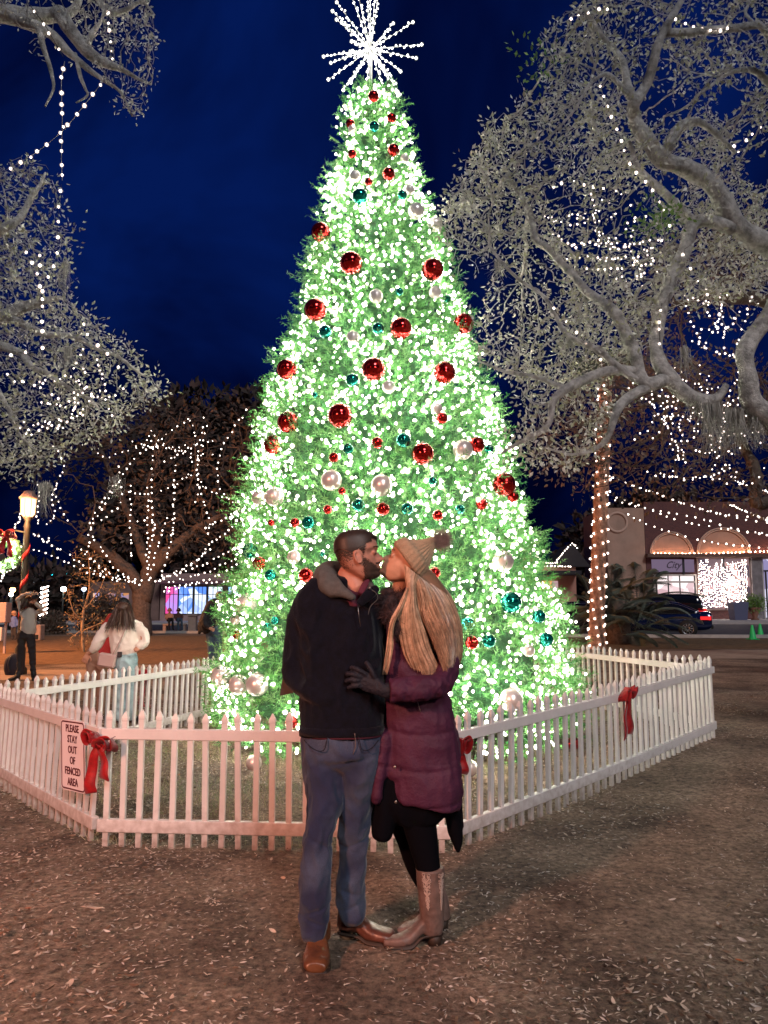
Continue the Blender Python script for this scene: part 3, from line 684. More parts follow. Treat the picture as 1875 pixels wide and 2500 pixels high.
for key, ids in groups.items():
    for j, i in enumerate(ids):
        px, py, r, c = O[i]; sz, colr, sd_ = key
        if len(ids) == 1: lab = f'only {sz} {colr} ball ornament {sd_} the christmas tree'
        elif j == 0: lab = f'topmost of the {sz} {colr} balls {sd_} the christmas tree'
        elif j == len(ids)-1: lab = f'lowest of the {sz} {colr} balls {sd_} the christmas tree'
        else: lab = f'{ORD[j]} {sz} {colr} ball from the top {sd_} the christmas tree'
        # march the view ray to the foliage surface
        best = None
        for Yc in np.linspace(TY+.6, TY-2.4, 240):
            p = W(px, py, Yc); rr = math.hypot(p[0]-tcx(p[2]), p[1]-TY)
            if rr <= trad(p[2])*1.0 + .02: best = p
        if best is None: best = W(px, py, TY-.1)
        p = None
        for Yc in np.linspace(TY-2.6, TY+.3, 600):
            p = W(px, py, Yc); rr = math.hypot(p[0]-tcx(p[2]), p[1]-TY)
            if rr <= trad(p[2]) + .10: break
        else: p = W(px, py, TY-.05)
        rad = r*mpp(p[1])*1.04
        root = empty('ball_ornament', tuple(p), lab, 'ornament', f'{colr} ball ornaments on the tree')
        for nm, mm in (('ball', me_ball[c]), ('cap', me_cap)):
            o = bpy.data.objects.new(nm, mm); COL.objects.link(o); o.parent = root; o.scale = (rad,)*3
# ================================================================== LIVE OAKS
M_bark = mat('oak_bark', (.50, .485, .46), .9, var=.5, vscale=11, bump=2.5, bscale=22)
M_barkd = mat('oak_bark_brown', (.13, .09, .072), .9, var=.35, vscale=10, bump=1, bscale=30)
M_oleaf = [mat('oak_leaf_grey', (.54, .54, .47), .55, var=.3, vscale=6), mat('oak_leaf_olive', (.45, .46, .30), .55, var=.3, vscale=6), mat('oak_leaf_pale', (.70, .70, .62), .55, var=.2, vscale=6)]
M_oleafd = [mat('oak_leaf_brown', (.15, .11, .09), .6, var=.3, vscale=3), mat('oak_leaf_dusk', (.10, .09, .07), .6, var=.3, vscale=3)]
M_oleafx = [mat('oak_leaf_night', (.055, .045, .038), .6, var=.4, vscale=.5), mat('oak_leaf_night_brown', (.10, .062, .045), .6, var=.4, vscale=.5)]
M_gleaf = [mat('oak_leaf_green', (.16, .30, .06), .5, var=.2, vscale=6)]
M_moss = mat('spanish_moss', (.33, .32, .29), .95, var=.3, vscale=12)
def inpoly(px, py, poly):
    c = np.zeros(len(px), bool); P = np.array(poly, float); j = len(P)-1
    for i in range(len(P)):
        cond = ((P[i, 1] > py) != (P[j, 1] > py)) & (px < (P[j, 0]-P[i, 0])*(py-P[i, 1])/(P[j, 1]-P[i, 1]+1e-9)+P[i, 0]); c ^= cond; j = i
    return c
def attract(poly, Yr, n, ns=.9, thr=-.12, seed=0, Yf=None):
    P = np.array(poly, float); lo, hi = P.min(0), P.max(0); out = []
    while len(out) < n:
        x = rng.uniform(lo[0], hi[0], 500); y = rng.uniform(lo[1], hi[1], 500); k = inpoly(x, y, poly)
        for a, b in zip(x[k], y[k]):
            Y = rng.uniform(*Yr); p = W(a, b, Y)
            if mnoise.noise(Vector((p[0]*ns+seed, p[1]*ns, p[2]*ns))) > thr: out.append(p)
    return np.array(out[:n])
def colonize(limbs, att, step=.12, infl=1.2, kill=.22, iters=90):
    """limbs: list of (points list world) polylines; returns nodes, parent index, node->limb flag"""
    pos = []; par = []
    for Lm, pa in limbs:
        Lm = np.asarray(Lm); d = np.r_[0, np.cumsum(np.linalg.norm(np.diff(Lm, axis=0), axis=1))]; n = max(2, int(d[-1]/step)+1)
        Q = np.stack([np.interp(np.linspace(0, d[-1], n), d, Lm[:, i]) for i in range(3)], 1)
        if pa is None: par.append(-1); pos.append(Q[0]); st = 1; last = len(pos)-1
        else:
            A = np.array(pos); last = int(np.argmin(np.linalg.norm(A-Q[0], axis=1))); st = 0 if np.linalg.norm(A[last]-Q[0]) > step*.5 else 1
        for q in Q[st:]: pos.append(q); par.append(last); last = len(pos)-1
    nl = len(pos); att = att.copy()
    for it in range(iters):
        if not len(att): break
        kd = KDTree(len(pos))
        for i, p in enumerate(pos): kd.insert(p, i)
        kd.balance(); acc = {}; alive = np.ones(len(att), bool)
        for ai, a in enumerate(att):
            co, i, d = kd.find(a)
            if d < kill: alive[ai] = False; continue
            if d > infl*(1 + .5*(it == 0)): continue
            v = (a - pos[i])/d; acc[i] = acc.get(i, 0) + v
        att = att[alive]; grew = False
        for i, v in acc.items():
            nv = np.linalg.norm(v)
            if nv < .15: continue
            q = pos[i] + (v/nv + rng.normal(size=3)*.22)*step; pos.append(q); par.append(i); grew = True
        if not grew: infl *= 1.35
        if infl > 6: break
    return np.array(pos), np.array(par), nl
def tree_mesh(pos, par, nl, tip=.0035, ex=2.25, rmax=.16, sides=6):
    n = len(pos); a = np.zeros(n); cnt = np.zeros(n, int)
    for i in range(n-1, -1, -1):
        if cnt[i] == 0: a[i] = tip**ex
        if par[i] >= 0: a[par[i]] += a[i]; cnt[par[i]] += 1
    r = np.minimum(a**(1/ex), rmax); c = np.arange(n); k = par >= 0; A = pos[par[k]]; B = pos[k]; ra = np.minimum(r[par[k]], r[k]*1.22); rb = r[k]
    T = B-A; T /= np.linalg.norm(T, axis=1)[:, None]+1e-9; A = A - T*(ra*.5)[:, None]
    u = np.where(np.abs(T[:, 2:3]) > .9, np.array([[1., 0, 0]]), np.array([[0, 0, 1.]])); S = np.cross(T, u); S /= np.linalg.norm(S, axis=1)[:, None]; D = np.cross(S, T)
    th = np.arange(sides)*2*PI/sides; ring = S[:, None]*np.cos(th)[None, :, None] + D[:, None]*np.sin(th)[None, :, None]
    V = np.concatenate([A[:, None]+ring*ra[:, None, None], B[:, None]+ring*rb[:, None, None]], 1).reshape(-1, 3)
    b = np.arange(len(A))[:, None]*(2*sides); Q = np.stack([b+np.array([j, (j+1) % sides, sides+(j+1) % sides, sides+j]) for j in range(sides)], 1).reshape(-1, 4)
    return V, Q, r, cnt
def oak_leaves(pos, r, cnt, rmaxleaf, per, Ln, mats, nprob, dens=None, seed=0, cluster=.05):
    idx = np.where(r < rmaxleaf)[0]; idx = idx[rng.random(len(idx)) < nprob]
    if dens is not None: idx = idx[np.array([dens(pos[i]) for i in idx])]
    C = np.repeat(pos[idx], per, 0); n = len(C); P = C + rng.normal(size=(n, 3))*cluster; D = P - C + rng.normal(size=(n, 3))*.03; D /= np.linalg.norm(D, axis=1)[:, None]
    yaw = np.arctan2(D[:, 1], D[:, 0]); tilt = np.arcsin(np.clip(D[:, 2], -1, 1)); lg = rng.uniform(*Ln, n)
    mi = rng.choice(len(mats), n, p=([1/len(mats)]*len(mats)))
    t = np.array([0, .5, 1.]); X = D; Z0 = rng.normal(size=(n, 3)); Sd = np.cross(Z0, X); Sd /= np.linalg.norm(Sd, axis=1)[:, None]; Nn = np.cross(X, Sd); hw = (lg*.25)[:, None]
    V = np.stack([P, P + X*(lg*.45)[:, None] + Sd*hw + Nn*hw*.3, P + X*lg[:, None], P + X*(lg*.45)[:, None] - Sd*hw + Nn*hw*.3], 1).reshape(-1, 3)
    Q = (np.arange(n)*4)[:, None] + np.arange(4)
    return V, Q, mi
def wiggle(P, a, s=2., seed=0):
    P = catmull(P, 5)
    return P + np.array([[mnoise.noise(Vector((*(p*s),)) + Vector((seed+k*13, 0, 0))) for k in range(3)] for p in P])*a
def limb_px(pts): return np.array([W(x, y, Y) for x, y, Y, *_ in pts])
def oak(label, base, limbs, polys, leafmats, bark, leafk, colk, thick, group='live oaks', moss=None, extra=None, gap=None, name='oak_tree'):
    """limbs: list of (px,py,Y,r) polylines; first one is the trunk in world coordinates"""
    root = empty(name, tuple(base), label, 'tree', group)
    LW = []; mb = MB()
    for i, lm in enumerate(limbs):
        lm = np.array(lm, float); P = lm[:, :3] if i == 0 else limb_px([tuple(q) for q in lm]); P = wiggle(P, min(.10, .05+lm[:, 3].max()*.3), 2.2, i*7); R = np.interp(np.linspace(0, 1, len(P)), np.linspace(0, 1, len(lm)), lm[:, 3])*.9
        R = R*(1+.22*np.array([mnoise.noise(Vector((*(p*7),))) for p in P])); LW.append((P, None if i == 0 else 1))
        mb.tube(P, R, 12 if R.max() > .05 else 8)
    o = mb.build('trunk', bark, root)
    att = np.vstack([attract(*p) for p in polys]); pos, par, nl = colonize(LW, att, **colk)
    V, Q, r, cnt = tree_mesh(pos, par, nl, **thick)
    # branches grown off the limbs
    keepf = None
    me = mesh_from(V, [Q], 'branches', None, [bark]); place(me, 'branches', root)
    notlimb = np.arange(len(pos)) >= nl; r2 = np.where(notlimb, r, 1)
    V, Q, mi = oak_leaves(pos, r2, cnt, dens=gap, mats=leafmats, **leafk)
    me = mesh_from(V, [Q], 'crown', mi, leafmats, smooth=False); place(me, 'crown', root)
    if moss: moss_on(root, pos, nl, moss)
    print(label[:30], 'nodes', len(pos), 'leaves', len(Q))
    return root, pos, r2
def moss_on(root, pos, nl, n, spots=None):
    P = []; D = []; Lg = []; idx = rng.choice(np.arange(len(pos)), n)
    for i in idx:
        k = rng.integers(25, 60); Ls = rng.uniform(.15, .5)
        for _ in range(k): P.append(pos[i] + rng.normal(size=3)*np.array([.04, .04, .02])); D.append((rng.normal()*.08, rng.normal()*.08, -1)); Lg.append(Ls*rng.uniform(.3, 1))
    P, D, Lg = map(np.array, (P, D, Lg)); V, Q = blades(P, D, Lg, np.full(len(P), .007), rng.normal(size=(len(P), 3))*.04*np.array([1, 1, .1]), seg=3)
    place(mesh_from(V, [Q], 'moss', None, [M_moss]), 'moss', root)

# ---- big right oak: trunk stands just outside the frame, limbs reach in
limbsR = [
 [(6.0, 7.6, 0, .34), (5.8, 7.4, 1.6, .30), (5.3, 7.1, 3.0, .27), (4.9, 7.0, 4.2, .22)],
 [(2110, 700, 7.0, .17), (1960, 640, 6.9, .13), (1875, 614, 6.8, .115), (1814, 562, 6.7, .10), (1757, 468, 6.6, .095), (1690, 416, 6.5, .088), (1622, 374, 6.4, .082), (1586, 322, 6.3, .075), (1560, 270, 6.3, .066), (1549, 239, 6.2, .06), (1570, 198, 6.2, .05), (1601, 130, 6.1, .042), (1622, 68, 6.1, .036), (1658, 10, 6.1, .03), (1690, -60, 6.2, .02)],
 [(1549, 239, 6.2, .045), (1534, 172, 6.3, .038), (1513, 125, 6.4, .03), (1466, 78, 6.5, .02), (1440, 30, 6.6, .012)],
 [(1560, 262, 6.3, .03), (1530, 225, 6.2, .025), (1480, 190, 6.2, .02), (1440, 210, 6.1, .014), (1410, 260, 6.0, .01)],
 [(1778, 560, 6.7, .07), (1700, 546, 6.6, .065), (1669, 624, 6.5, .062), (1632, 702, 6.4, .06), (1606, 754, 6.35, .06), (1604, 832, 6.3, .062), (1612, 905, 6.3, .066), (1653, 952, 6.3, .075), (1700, 972, 6.3, .07), (1747, 967, 6.3, .05), (1773, 936, 6.3, .03)],
 [(1700, 546, 6.6, .055), (1650, 500, 6.5, .045), (1600, 450, 6.4, .038), (1560, 400, 6.4, .028), (1530, 350, 6.5, .018)],
 [(1620, 925, 6.3, .06), (1575, 931, 6.2, .065), (1554, 858, 6.2, .058), (1518, 790, 6.2, .052), (1466, 744, 6.3, .045), (1414, 676, 6.5, .038), (1350, 610, 6.7, .03), (1310, 588, 6.8, .025), (1290, 520, 6.9, .02), (1230, 440, 7.0, .012)],
 [(1575, 931, 6.2, .04), (1508, 905, 6.1, .035), (1445, 842, 6.1, .03), (1383, 796, 6.2, .025), (1336, 728, 6.3, .018), (1270, 690, 6.4, .012), (1200, 600, 6.5, .008)],
 [(1590, 931, 6.2, .05), (1539, 967, 6.1, .045), (1497, 1019, 6.0, .036), (1466, 1081, 6.0, .024), (1400, 1110, 6.0, .014), (1330, 1100, 6.0, .008)],
 [(1560, 905, 6.2, .05), (1466, 915, 6.1, .046), (1383, 952, 6.0, .042), (1341, 988, 6.0, .034), (1326, 1035, 6.0, .026), (1268, 1071, 6.0, .02), (1222, 1108, 6.0, .012)],
 [(1383, 952, 6.0, .03), (1320, 925, 6.1, .022), (1240, 915, 6.2, .014), (1170, 880, 6.3, .008)],
 [(2060, 1040, 7.0, .14), (1960, 1035, 6.6, .11), (1880, 1010, 6.4, .10), (1834, 975, 6.3, .095), (1822, 900, 6.3, .085), (1832, 832, 6.3, .08), (1876, 770, 6.3, .075), (1930, 700, 6.3, .06)],
 [(1622, 374, 6.4, .05), (1680, 300, 6.5, .04), (1740, 320, 6.6, .03), (1790, 380, 6.7, .02)],
 [(1625, 82, 6.1, .024), (1690, 82, 6.2, .02), (1760, 80, 6.3, .018), (1850, 60, 6.4, .012)],
 [(2060, 300, 7, .06), (1900, 220, 6.8, .045), (1830, 180, 6.7, .03), (1760, 190, 6.6, .018), (1700, 240, 6.5, .01)],
]
polyA = [(1055, 545), (1080, 480), (1150, 420), (1175, 300), (1225, 275), (1300, 250), (1360, 205), (1450, 195), (1520, 260), (1600, 330), (1720, 240), (1780, 300), (1800, 420), (1875, 470), (1900, 700), (1700, 760), (1580, 760), (1560, 880), (1420, 960), (1300, 960), (1200, 900), (1150, 820), (1105, 700)]
polyB = [(1300, 200), (1330, 110), (1325, 60), (1400, 10), (1440, -40), (1640, -40), (1640, 120), (1560, 220), (1440, 150), (1390, 190), (1340, 170)]
polyC = [(1680, -40), (1960, -60), (1960, 320), (1860, 290), (1780, 200), (1690, 190), (1650, 220), (1640, 60)]
polyD = [(1200, 940), (1330, 960), (1420, 960), (1500, 990), (1470, 1080), (1400, 1170), (1300, 1130), (1210, 1130), (1180, 1030)]
polyE = [(1280, 240), (1300, 215), (1375, 120), (1400, 150), (1330, 235), (1295, 270)]
okR, posR, rR = oak('big live oak limbs with grey leaves filling the upper right, right of the christmas tree', (6.0, 7.6, 0), limbsR,
    [(polyA, (5.9, 9.0), 4300, .8, -.14, 3), (polyB, (5.8, 7.2), 520, .8, -.15, 5), (polyC, (6.0, 7.6), 560, .8, -.15, 8), (polyD, (5.7, 6.8), 420, .8, -.2, 9), (polyE, (5.9, 6.2), 30, .8, -.9, 9)],
    M_oleaf, M_bark, dict(rmaxleaf=.0125, per=8, Ln=(.034, .062), nprob=.50, cluster=.042), dict(step=.085, infl=.9, kill=.13, iters=110), dict(tip=.0034, ex=2.3, rmax=.06))
# a tuft of fresh green leaves lit from close by
C = np.array([W(1610+rng.normal()*28, 540+rng.normal()*16, 6.25+rng.normal()*.05) for _ in range(30)]); D_ = np.array([W(1310+rng.normal()*22, 165+rng.normal()*30, 6.05) for _ in range(10)])
V, Q, mi = oak_leaves(np.vstack([C, D_]), np.zeros(40), None, 1, 8, (.035, .06), M_gleaf, 1.); place(mesh_from(V, [Q], 'green_leaf_tuft', None, M_gleaf), 'green_leaf_tuft', okR)['kind'] = 'stuff'
def moss_at(root, spots, name='hanging_moss'):
    P = []; D = []; Lg = []
    for (px, py, Y, wpx, hpx, n) in spots:
        for _ in range(n): P.append(W(px+rng.normal()*wpx*.4, py+rng.normal()*4, Y+rng.normal()*.05)); D.append((rng.normal()*.05, rng.normal()*.05, -1)); Lg.append(hpx*mpp(Y)*rng.uniform(.25, 1))
    P, D, Lg = map(np.array, (P, D, Lg)); V, Q = blades(P, D, Lg, np.full(len(P), .007), rng.normal(size=(len(P), 3))*.07*np.array([1, 1, .1]), seg=4)
    place(mesh_from(V, [Q], name, None, [M_moss]), name, root)['kind'] = 'stuff'
moss_at(okR, [(1672, 850, 6.3, 14, 90, 70), (1735, 985, 6.3, 34, 150, 220), (1790, 1000, 6.4, 40, 120, 220), (1845, 1020, 6.4, 30, 90, 150), (1700, 975, 6.3, 24, 60, 90), (1215, 640, 6.6, 14, 60, 60), (1390, 820, 6.3, 12, 60, 60)])
# ---- top-left limb, almost bare
limbsL = [
 [(-5.2, 6.0, 0, .30), (-5.0, 6.0, 2.0, .27), (-4.7, 6.0, 4.0, .22), (-4.3, 5.9, 5.6, .17)],
 [(-330, 180, 5.9, .15), (-120, 70, 5.8, .11), (0, 50, 5.7, .085), (54, 38, 5.6, .078), (127, 36, 5.6, .07), (172, 68, 5.5, .06), (212, 113, 5.5, .05), (253, 145, 5.5, .04), (289, 167, 5.5, .028), (340, 195, 5.5, .014), (370, 205, 5.5, .008)],
 [(30, 42, 5.6, .06), (95, 68, 5.5, .05), (136, 90, 5.5, .042), (172, 122, 5.5, .034), (204, 145, 5.5, .026), (250, 200, 5.5, .018), (295, 230, 5.5, .011), (320, 285, 5.5, .006)],
 [(95, 68, 5.5, .03), (104, 104, 5.4, .026), (122, 154, 5.4, .02), (129, 190, 5.4, .017), (131, 226, 5.4, .013), (108, 262, 5.4, .007)],
 [(136, 40, 5.6, .045), (172, 27, 5.6, .038), (190, -10, 5.6, .03), (200, -60, 5.6, .02)],
 [(226, -30, 5.7, .035), (258, 22, 5.7, .03), (307, 14, 5.7, .022), (345, 4, 5.7, .014), (372, 40, 5.7, .008)],
 [(172, 130, 5.5, .02), (190, 185, 5.5, .016), (206, 215, 5.5, .012), (212, 236, 5.5, .009), (183, 258, 5.5, .005)],
 [(212, 113, 5.5, .03), (222, 80, 5.5, .022), (240, 40, 5.5, .014), (245, 0, 5.5, .008)]]
polyL = [(150, -30), (350, -30), (375, 40), (395, 90), (375, 130), (398, 190), (365, 220), (355, 290), (305, 290), (280, 225), (240, 190), (215, 150), (210, 100), (190, 50)]
polyL2 = [(-60, -40), (150, -30), (140, 120), (60, 150), (25, 130), (20, 70), (-60, 30)]
oak('nearly bare pale oak limb with fine twigs reaching in from the top left corner', (-5.2, 6, 0), limbsL,
    [(polyL, (5.2, 5.95), 800, 1.2, -.25, 1), (polyL2, (5.3, 5.8), 90, 1.2, -.1, 2)], [M_oleaf[0], M_oleaf[2]], M_bark,
    dict(rmaxleaf=.0045, per=4, Ln=(.022, .040), nprob=.55, cluster=.025), dict(step=.055, infl=.6, kill=.075, iters=110), dict(tip=.0023, ex=2.3, rmax=.045))
# ---- left mid oak
limbsM = [
 [(-8.5, 11, 0, .38), (-8.2, 11, 2.2, .33), (-7.6, 10.8, 4.0, .27), (-6.6, 10.4, 5.0, .2)],
 [(-260, 860, 10, .16), (-80, 800, 9.6, .11), (0, 770, 9.4, .09), (90, 740, 9.3, .06), (150, 720, 9.2, .03)],
 [(-200, 700, 9.8, .12), (-60, 600, 9.6, .09), (30, 560, 9.4, .06), (80, 480, 9.3, .035), (110, 420, 9.3, .015)],
 [(0, 770, 9.4, .06), (80, 800, 9.2, .05), (190, 830, 9.1, .04), (280, 870, 9.0, .025), (360, 920, 9.0, .012)],
 [(-60, 850, 9.6, .08), (40, 860, 9.3, .05), (80, 900, 9.1, .04), (160, 940, 9.0, .03), (240, 1000, 9.0, .015)],
 [(-80, 800, 9.6, .06), (-20, 900, 9.3, .05), (20, 1000, 9.2, .03), (60, 1080, 9.1, .015)]]
polyM1 = [(-80, 380), (55, 385), (115, 400), (150, 470), (192, 560), (182, 660), (165, 720), (60, 760), (-80, 760)]
polyM2 = [(-80, 740), (160, 730), (200, 745), (240, 775), (255, 820), (330, 845), (395, 915), (405, 980), (330, 1010), (280, 1060), (160, 1110), (60, 1170), (-80, 1200)]
okM, posM, rM = oak('grey leafy live oak filling the left edge, drooping over the street lamp', (-8.5, 11, 0), limbsM,
    [(polyM1, (8.7, 10.4), 1500, .7, -.15, 11), (polyM2, (8.7, 10.6), 2300, .7, -.17, 12)], M_oleaf[:2] + [M_oleaf[0]], M_bark,
    dict(rmaxleaf=.015, per=9, Ln=(.042, .078), nprob=.55, cluster=.065), dict(step=.12, infl=1.1, kill=.17, iters=110), dict(tip=.0034, ex=2.3, rmax=.05))
moss_at(okM, [(160, 640, 9.0, 12, 90, 80), (165, 850, 9.0, 12, 70, 80), (110, 1180, 9.1, 24, 90, 100), (285, 1165, 9.2, 16, 60, 80)])
# ---- oaks further back
def far_oak(label, base, r, fork, polys, n_leaf, size, mats, bark, group='live oaks', limbs=None, kill=.5, step=.4, tip=.012, cl=.22, per=9, name='oak_tree', nprob=.8):
    lim = [[(base[0], base[1], -.05, r), (base[0]+.1, base[1], fork*.5, r*.8), (base[0], base[1], fork, r*.7)]] + (limbs or [])
    return oak(label, base, lim, polys, mats, bark, dict(rmaxleaf=.09, per=per, Ln=size, nprob=nprob, cluster=cl), dict(step=step, infl=3.5, kill=kill, iters=70), dict(tip=tip, ex=2.3, rmax=r*.7), group, name=name)
bH = G(345, 1541); YH = 38.0
kx = lambda px, Y: (px-937.5)/F*Y
hub = (kx(345, YH), YH)
limH = [[(350, 1470, YH, .46), (365, 1400, YH, .45), (380, 1330, YH, .4), (360, 1200, YH-1, .22)], [(345, 1450, YH, .40), (310, 1390, YH-.5, .34), (260, 1350, YH-1, .3), (190, 1310, YH-2, .2)],
        [(370, 1390, YH, .42), (420, 1340, YH, .3), (480, 1290, YH, .22), (560, 1250, YH, .14)], [(360, 1380, YH, .3), (330, 1300, YH, .24), (290, 1200, YH, .16), (250, 1100, YH, .1)]]
polyH = [(80, 1330), (40, 1150), (90, 1050), (180, 1020), (260, 1010), (330, 985), (430, 975), (520, 985), (640, 1000), (700, 1100), (680, 1330), (540, 1370), (440, 1350), (330, 1320), (240, 1370)]
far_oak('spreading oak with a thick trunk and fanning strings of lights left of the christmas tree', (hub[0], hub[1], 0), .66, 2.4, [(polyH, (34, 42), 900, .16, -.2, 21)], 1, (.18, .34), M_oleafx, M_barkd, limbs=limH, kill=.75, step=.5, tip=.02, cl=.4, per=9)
polyK1 = [(1330, 1180), (1300, 1080), (1330, 960), (1480, 880), (1600, 860), (1900, 880), (1960, 1100), (1930, 1230), (1800, 1215), (1700, 1200), (1560, 1230), (1520, 1180), (1420, 1230)]
bK = 18.0
limK = [[(2140, 1300, bK, .4), (2050, 1150, bK, .3), (1900, 1060, bK-.5, .2), (1750, 1000, bK-1, .12), (1600, 980, bK-1, .06)], [(2050, 1150, bK, .2), (1860, 1230, bK, .18), (1845, 1150, bK, .14), (1800, 1050, bK, .1)]]
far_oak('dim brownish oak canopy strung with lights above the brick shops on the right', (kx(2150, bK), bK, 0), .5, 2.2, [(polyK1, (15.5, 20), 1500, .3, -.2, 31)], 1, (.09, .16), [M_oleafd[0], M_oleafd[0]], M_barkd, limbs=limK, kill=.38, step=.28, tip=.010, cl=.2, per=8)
polyK2 = [(1560, 640), (1700, 560), (1960, 480), (1960, 900), (1700, 960), (1560, 900), (1500, 800)]
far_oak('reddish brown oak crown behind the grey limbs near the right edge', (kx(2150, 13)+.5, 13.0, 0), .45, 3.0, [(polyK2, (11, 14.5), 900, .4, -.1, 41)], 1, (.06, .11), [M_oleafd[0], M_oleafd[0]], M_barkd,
        limbs=[[(2250, 1100, 13, .35), (2150, 900, 13, .25), (1950, 780, 12.6, .15), (1800, 720, 12.3, .1), (1650, 740, 12, .05)]], kill=.3, step=.2, tip=.007, cl=.13, per=7)
# ================================================================== PEOPLE
M_skinM = mat('skin_ruddy', (.50, .24, .17), .5, var=.08, vscale=30, spec=.4)
M_skinW = mat('skin_tan', (.58, .31, .20), .45, var=.06, vscale=30, spec=.4)
M_hairD = mat('hair_dark_brown', (.030, .018, .012), .5, var=.3, vscale=60)
M_brow = mat('brow_hair', (.055, .030, .022), .8)
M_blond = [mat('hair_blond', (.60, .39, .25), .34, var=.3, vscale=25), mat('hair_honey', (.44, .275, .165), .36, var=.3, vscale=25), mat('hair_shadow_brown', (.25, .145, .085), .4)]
M_navy = mat('navy_fleece_jacket', (.0025, .0032, .009), .9, var=.4, vscale=40, spec=.2, sheen=.12, bump=.4, bscale=160)
M_hood = mat('grey_hood_jersey', (.085, .088, .085), .9, var=.15, vscale=40, bump=.4, bscale=150)
M_plaid = mat('maroon_shirt', (.09, .009, .028), .8, var=.3, vscale=40)
M_plum = mat('plum_puffer', (.066, .016, .042), .6, var=.12, vscale=10, spec=.3, bump=.5, bscale=18)
M_black = mat('black_knit', (.002, .002, .004), .95, spec=.1)
M_glove = mat('navy_glove', (.004, .004, .012), .7, bump=.3, bscale=60)
M_fur = mat('dark_faux_fur', (.05, .028, .030), .8, var=.4, vscale=30)
M_hat = mat('tan_rib_knit', (.46, .335, .215), .9, var=.12, vscale=50, bump=.5, bscale=120)
M_pom = mat('pompom_fur', (.40, .32, .30), .85, var=.3, vscale=40)
def denim(name, c1, c2):
    m = bpy.data.materials.new(name); m.use_nodes = True; t = m.node_tree; b = t.nodes['Principled BSDF']; n = t.nodes.new; l = t.links.new
    b.inputs['Roughness'].default_value = .85; b.inputs['Sheen Weight'].default_value = .2
    c = n('ShaderNodeTexCoord'); a = n('ShaderNodeTexNoise'); a.inputs['Scale'].default_value = 5; a.inputs['Detail'].default_value = 3
    r = n('ShaderNodeValToRGB'); r.color_ramp.elements[0].position = .42; r.color_ramp.elements[0].color = (*c1, 1); r.color_ramp.elements[1].position = .66; r.color_ramp.elements[1].color = (*c2, 1)
    f = n('ShaderNodeTexNoise'); f.inputs['Scale'].default_value = 220; f.inputs['Detail'].default_value = 3
    mm = n('ShaderNodeMix'); mm.data_type = 'RGBA'; mm.blend_type = 'OVERLAY'; mm.inputs[0].default_value = .5
    l(c.outputs['Object'], a.inputs['Vector']); l(c.outputs['Object'], f.inputs['Vector']); l(a.outputs['Fac'], r.inputs[0]); l(r.outputs[0], mm.inputs[6]); l(f.outputs['Fac'], mm.inputs[7]); l(mm.outputs[2], b.inputs['Base Color'])
    bp = n('ShaderNodeBump'); bp.inputs['Strength'].default_value = .4; bp.inputs['Distance'].default_value = .002; l(f.outputs['Fac'], bp.inputs['Height']); l(bp.outputs[0], b.inputs['Normal'])
    return m
M_jeans = denim('blue_jeans', (.008, .014, .050), (.048, .066, .115))

# ---- heads.  local frame: x forward (face), y side, z up, eyes at z=0
HT = np.array([ # z, face surface (off midline), back, half width, midline profile, bump sigma
 (.108, .012, -.035, .022, .012, .5), (.100, .044, -.068, .048, .044, .5), (.080, .070, -.092, .066, .071, .5), (.055, .081, -.102, .074, .084, .5),
 (.032, .083, -.104, .077, .088, .5), (.020, .082, -.104, .077, .091, .6), (.010, .072, -.102, .076, .085, .34), (.000, .067, -.100, .075, .083, .24), (-.012, .069, -.097, .073, .092, .20),
 (-.026, .072, -.092, .071, .104, .19), (-.037, .073, -.086, .068, .111, .21), (-.045, .072, -.081, .066, .099, .24), (-.052, .072, -.076, .064, .087, .35), (-.059, .071, -.070, .062, .089, .38),
 (-.066, .069, -.062, .060, .084, .38), (-.073, .067, -.052, .057, .087, .38), (-.084, .061, -.040, .052, .077, .45), (-.096, .056, -.022, .046, .081, .5), (-.107, .046, -.008, .036, .074, .5), (-.114, .026, .004, .022, .058, .6)])
def head_geo(mb, M, s=1., fem=False, n=40, ears=True, kc=3):
    H = catmull(HT, kc).copy()
    if fem: H[:, 4] = H[:, 1] + (H[:, 4]-H[:, 1])*np.where(H[:, 0] > -.06, .86, 1); H[:, 3] *= .95
    th = (np.arange(n)*2*PI/n); c = (H[:, 1]*.35 + H[:, 2]*.65)[:, None]
    d = np.where(th > PI, th-2*PI, th)[None]; cs = np.cos(th)[None]; sn = np.sin(th)[None]
    fx = np.where(cs > 0, (H[:, 1][:, None]-c)*np.abs(cs)**.72, -(c-H[:, 2][:, None])*np.abs(cs))
    x = c + fx + (H[:, 4]-H[:, 1])[:, None]*np.exp(-(d/H[:, 5][:, None])**2)
    y = H[:, 3][:, None]*np.sign(sn)*np.abs(sn)**.9; z = np.broadcast_to(H[:, 0][:, None], x.shape)
    # eye sockets
    e = np.exp(-((np.abs(d)-.62)/.26)**2)*np.exp(-((z-.002)/.014)**2); x = x - .008*e
    V = np.stack([x, y, z], -1)*s
    def tf(P): return np.asarray(P).reshape(-1, 3) @ np.array(M.to_3x3()).T + np.array(M.translation)
    mb.rings(tf(V).reshape(V.shape), 0)
    for sg in (-1, 1):
        b = MB(); b.ball((.064*s, sg*.031*s, -.001*s), .0125*s, 12, 8, sc=(1, 1.15, .95))
        if ears:
            t = np.linspace(0, 2*PI, 15); P = np.stack([-.008 + .014*np.cos(t)-.004*np.sin(t), sg*(.076+.008*(np.cos(t)*-.6+.4)), -.014+.027*np.sin(t)], 1)*s
            b.tube(P, .0048*s, 7); b.ball((-.006*s, sg*.074*s, -.016*s), .016*s, 10, 8, sc=(.8, .45, 1.45))
        mb.add(tf(np.vstack(b.V)), [f for f, _ in b.order], 0)
    return tf
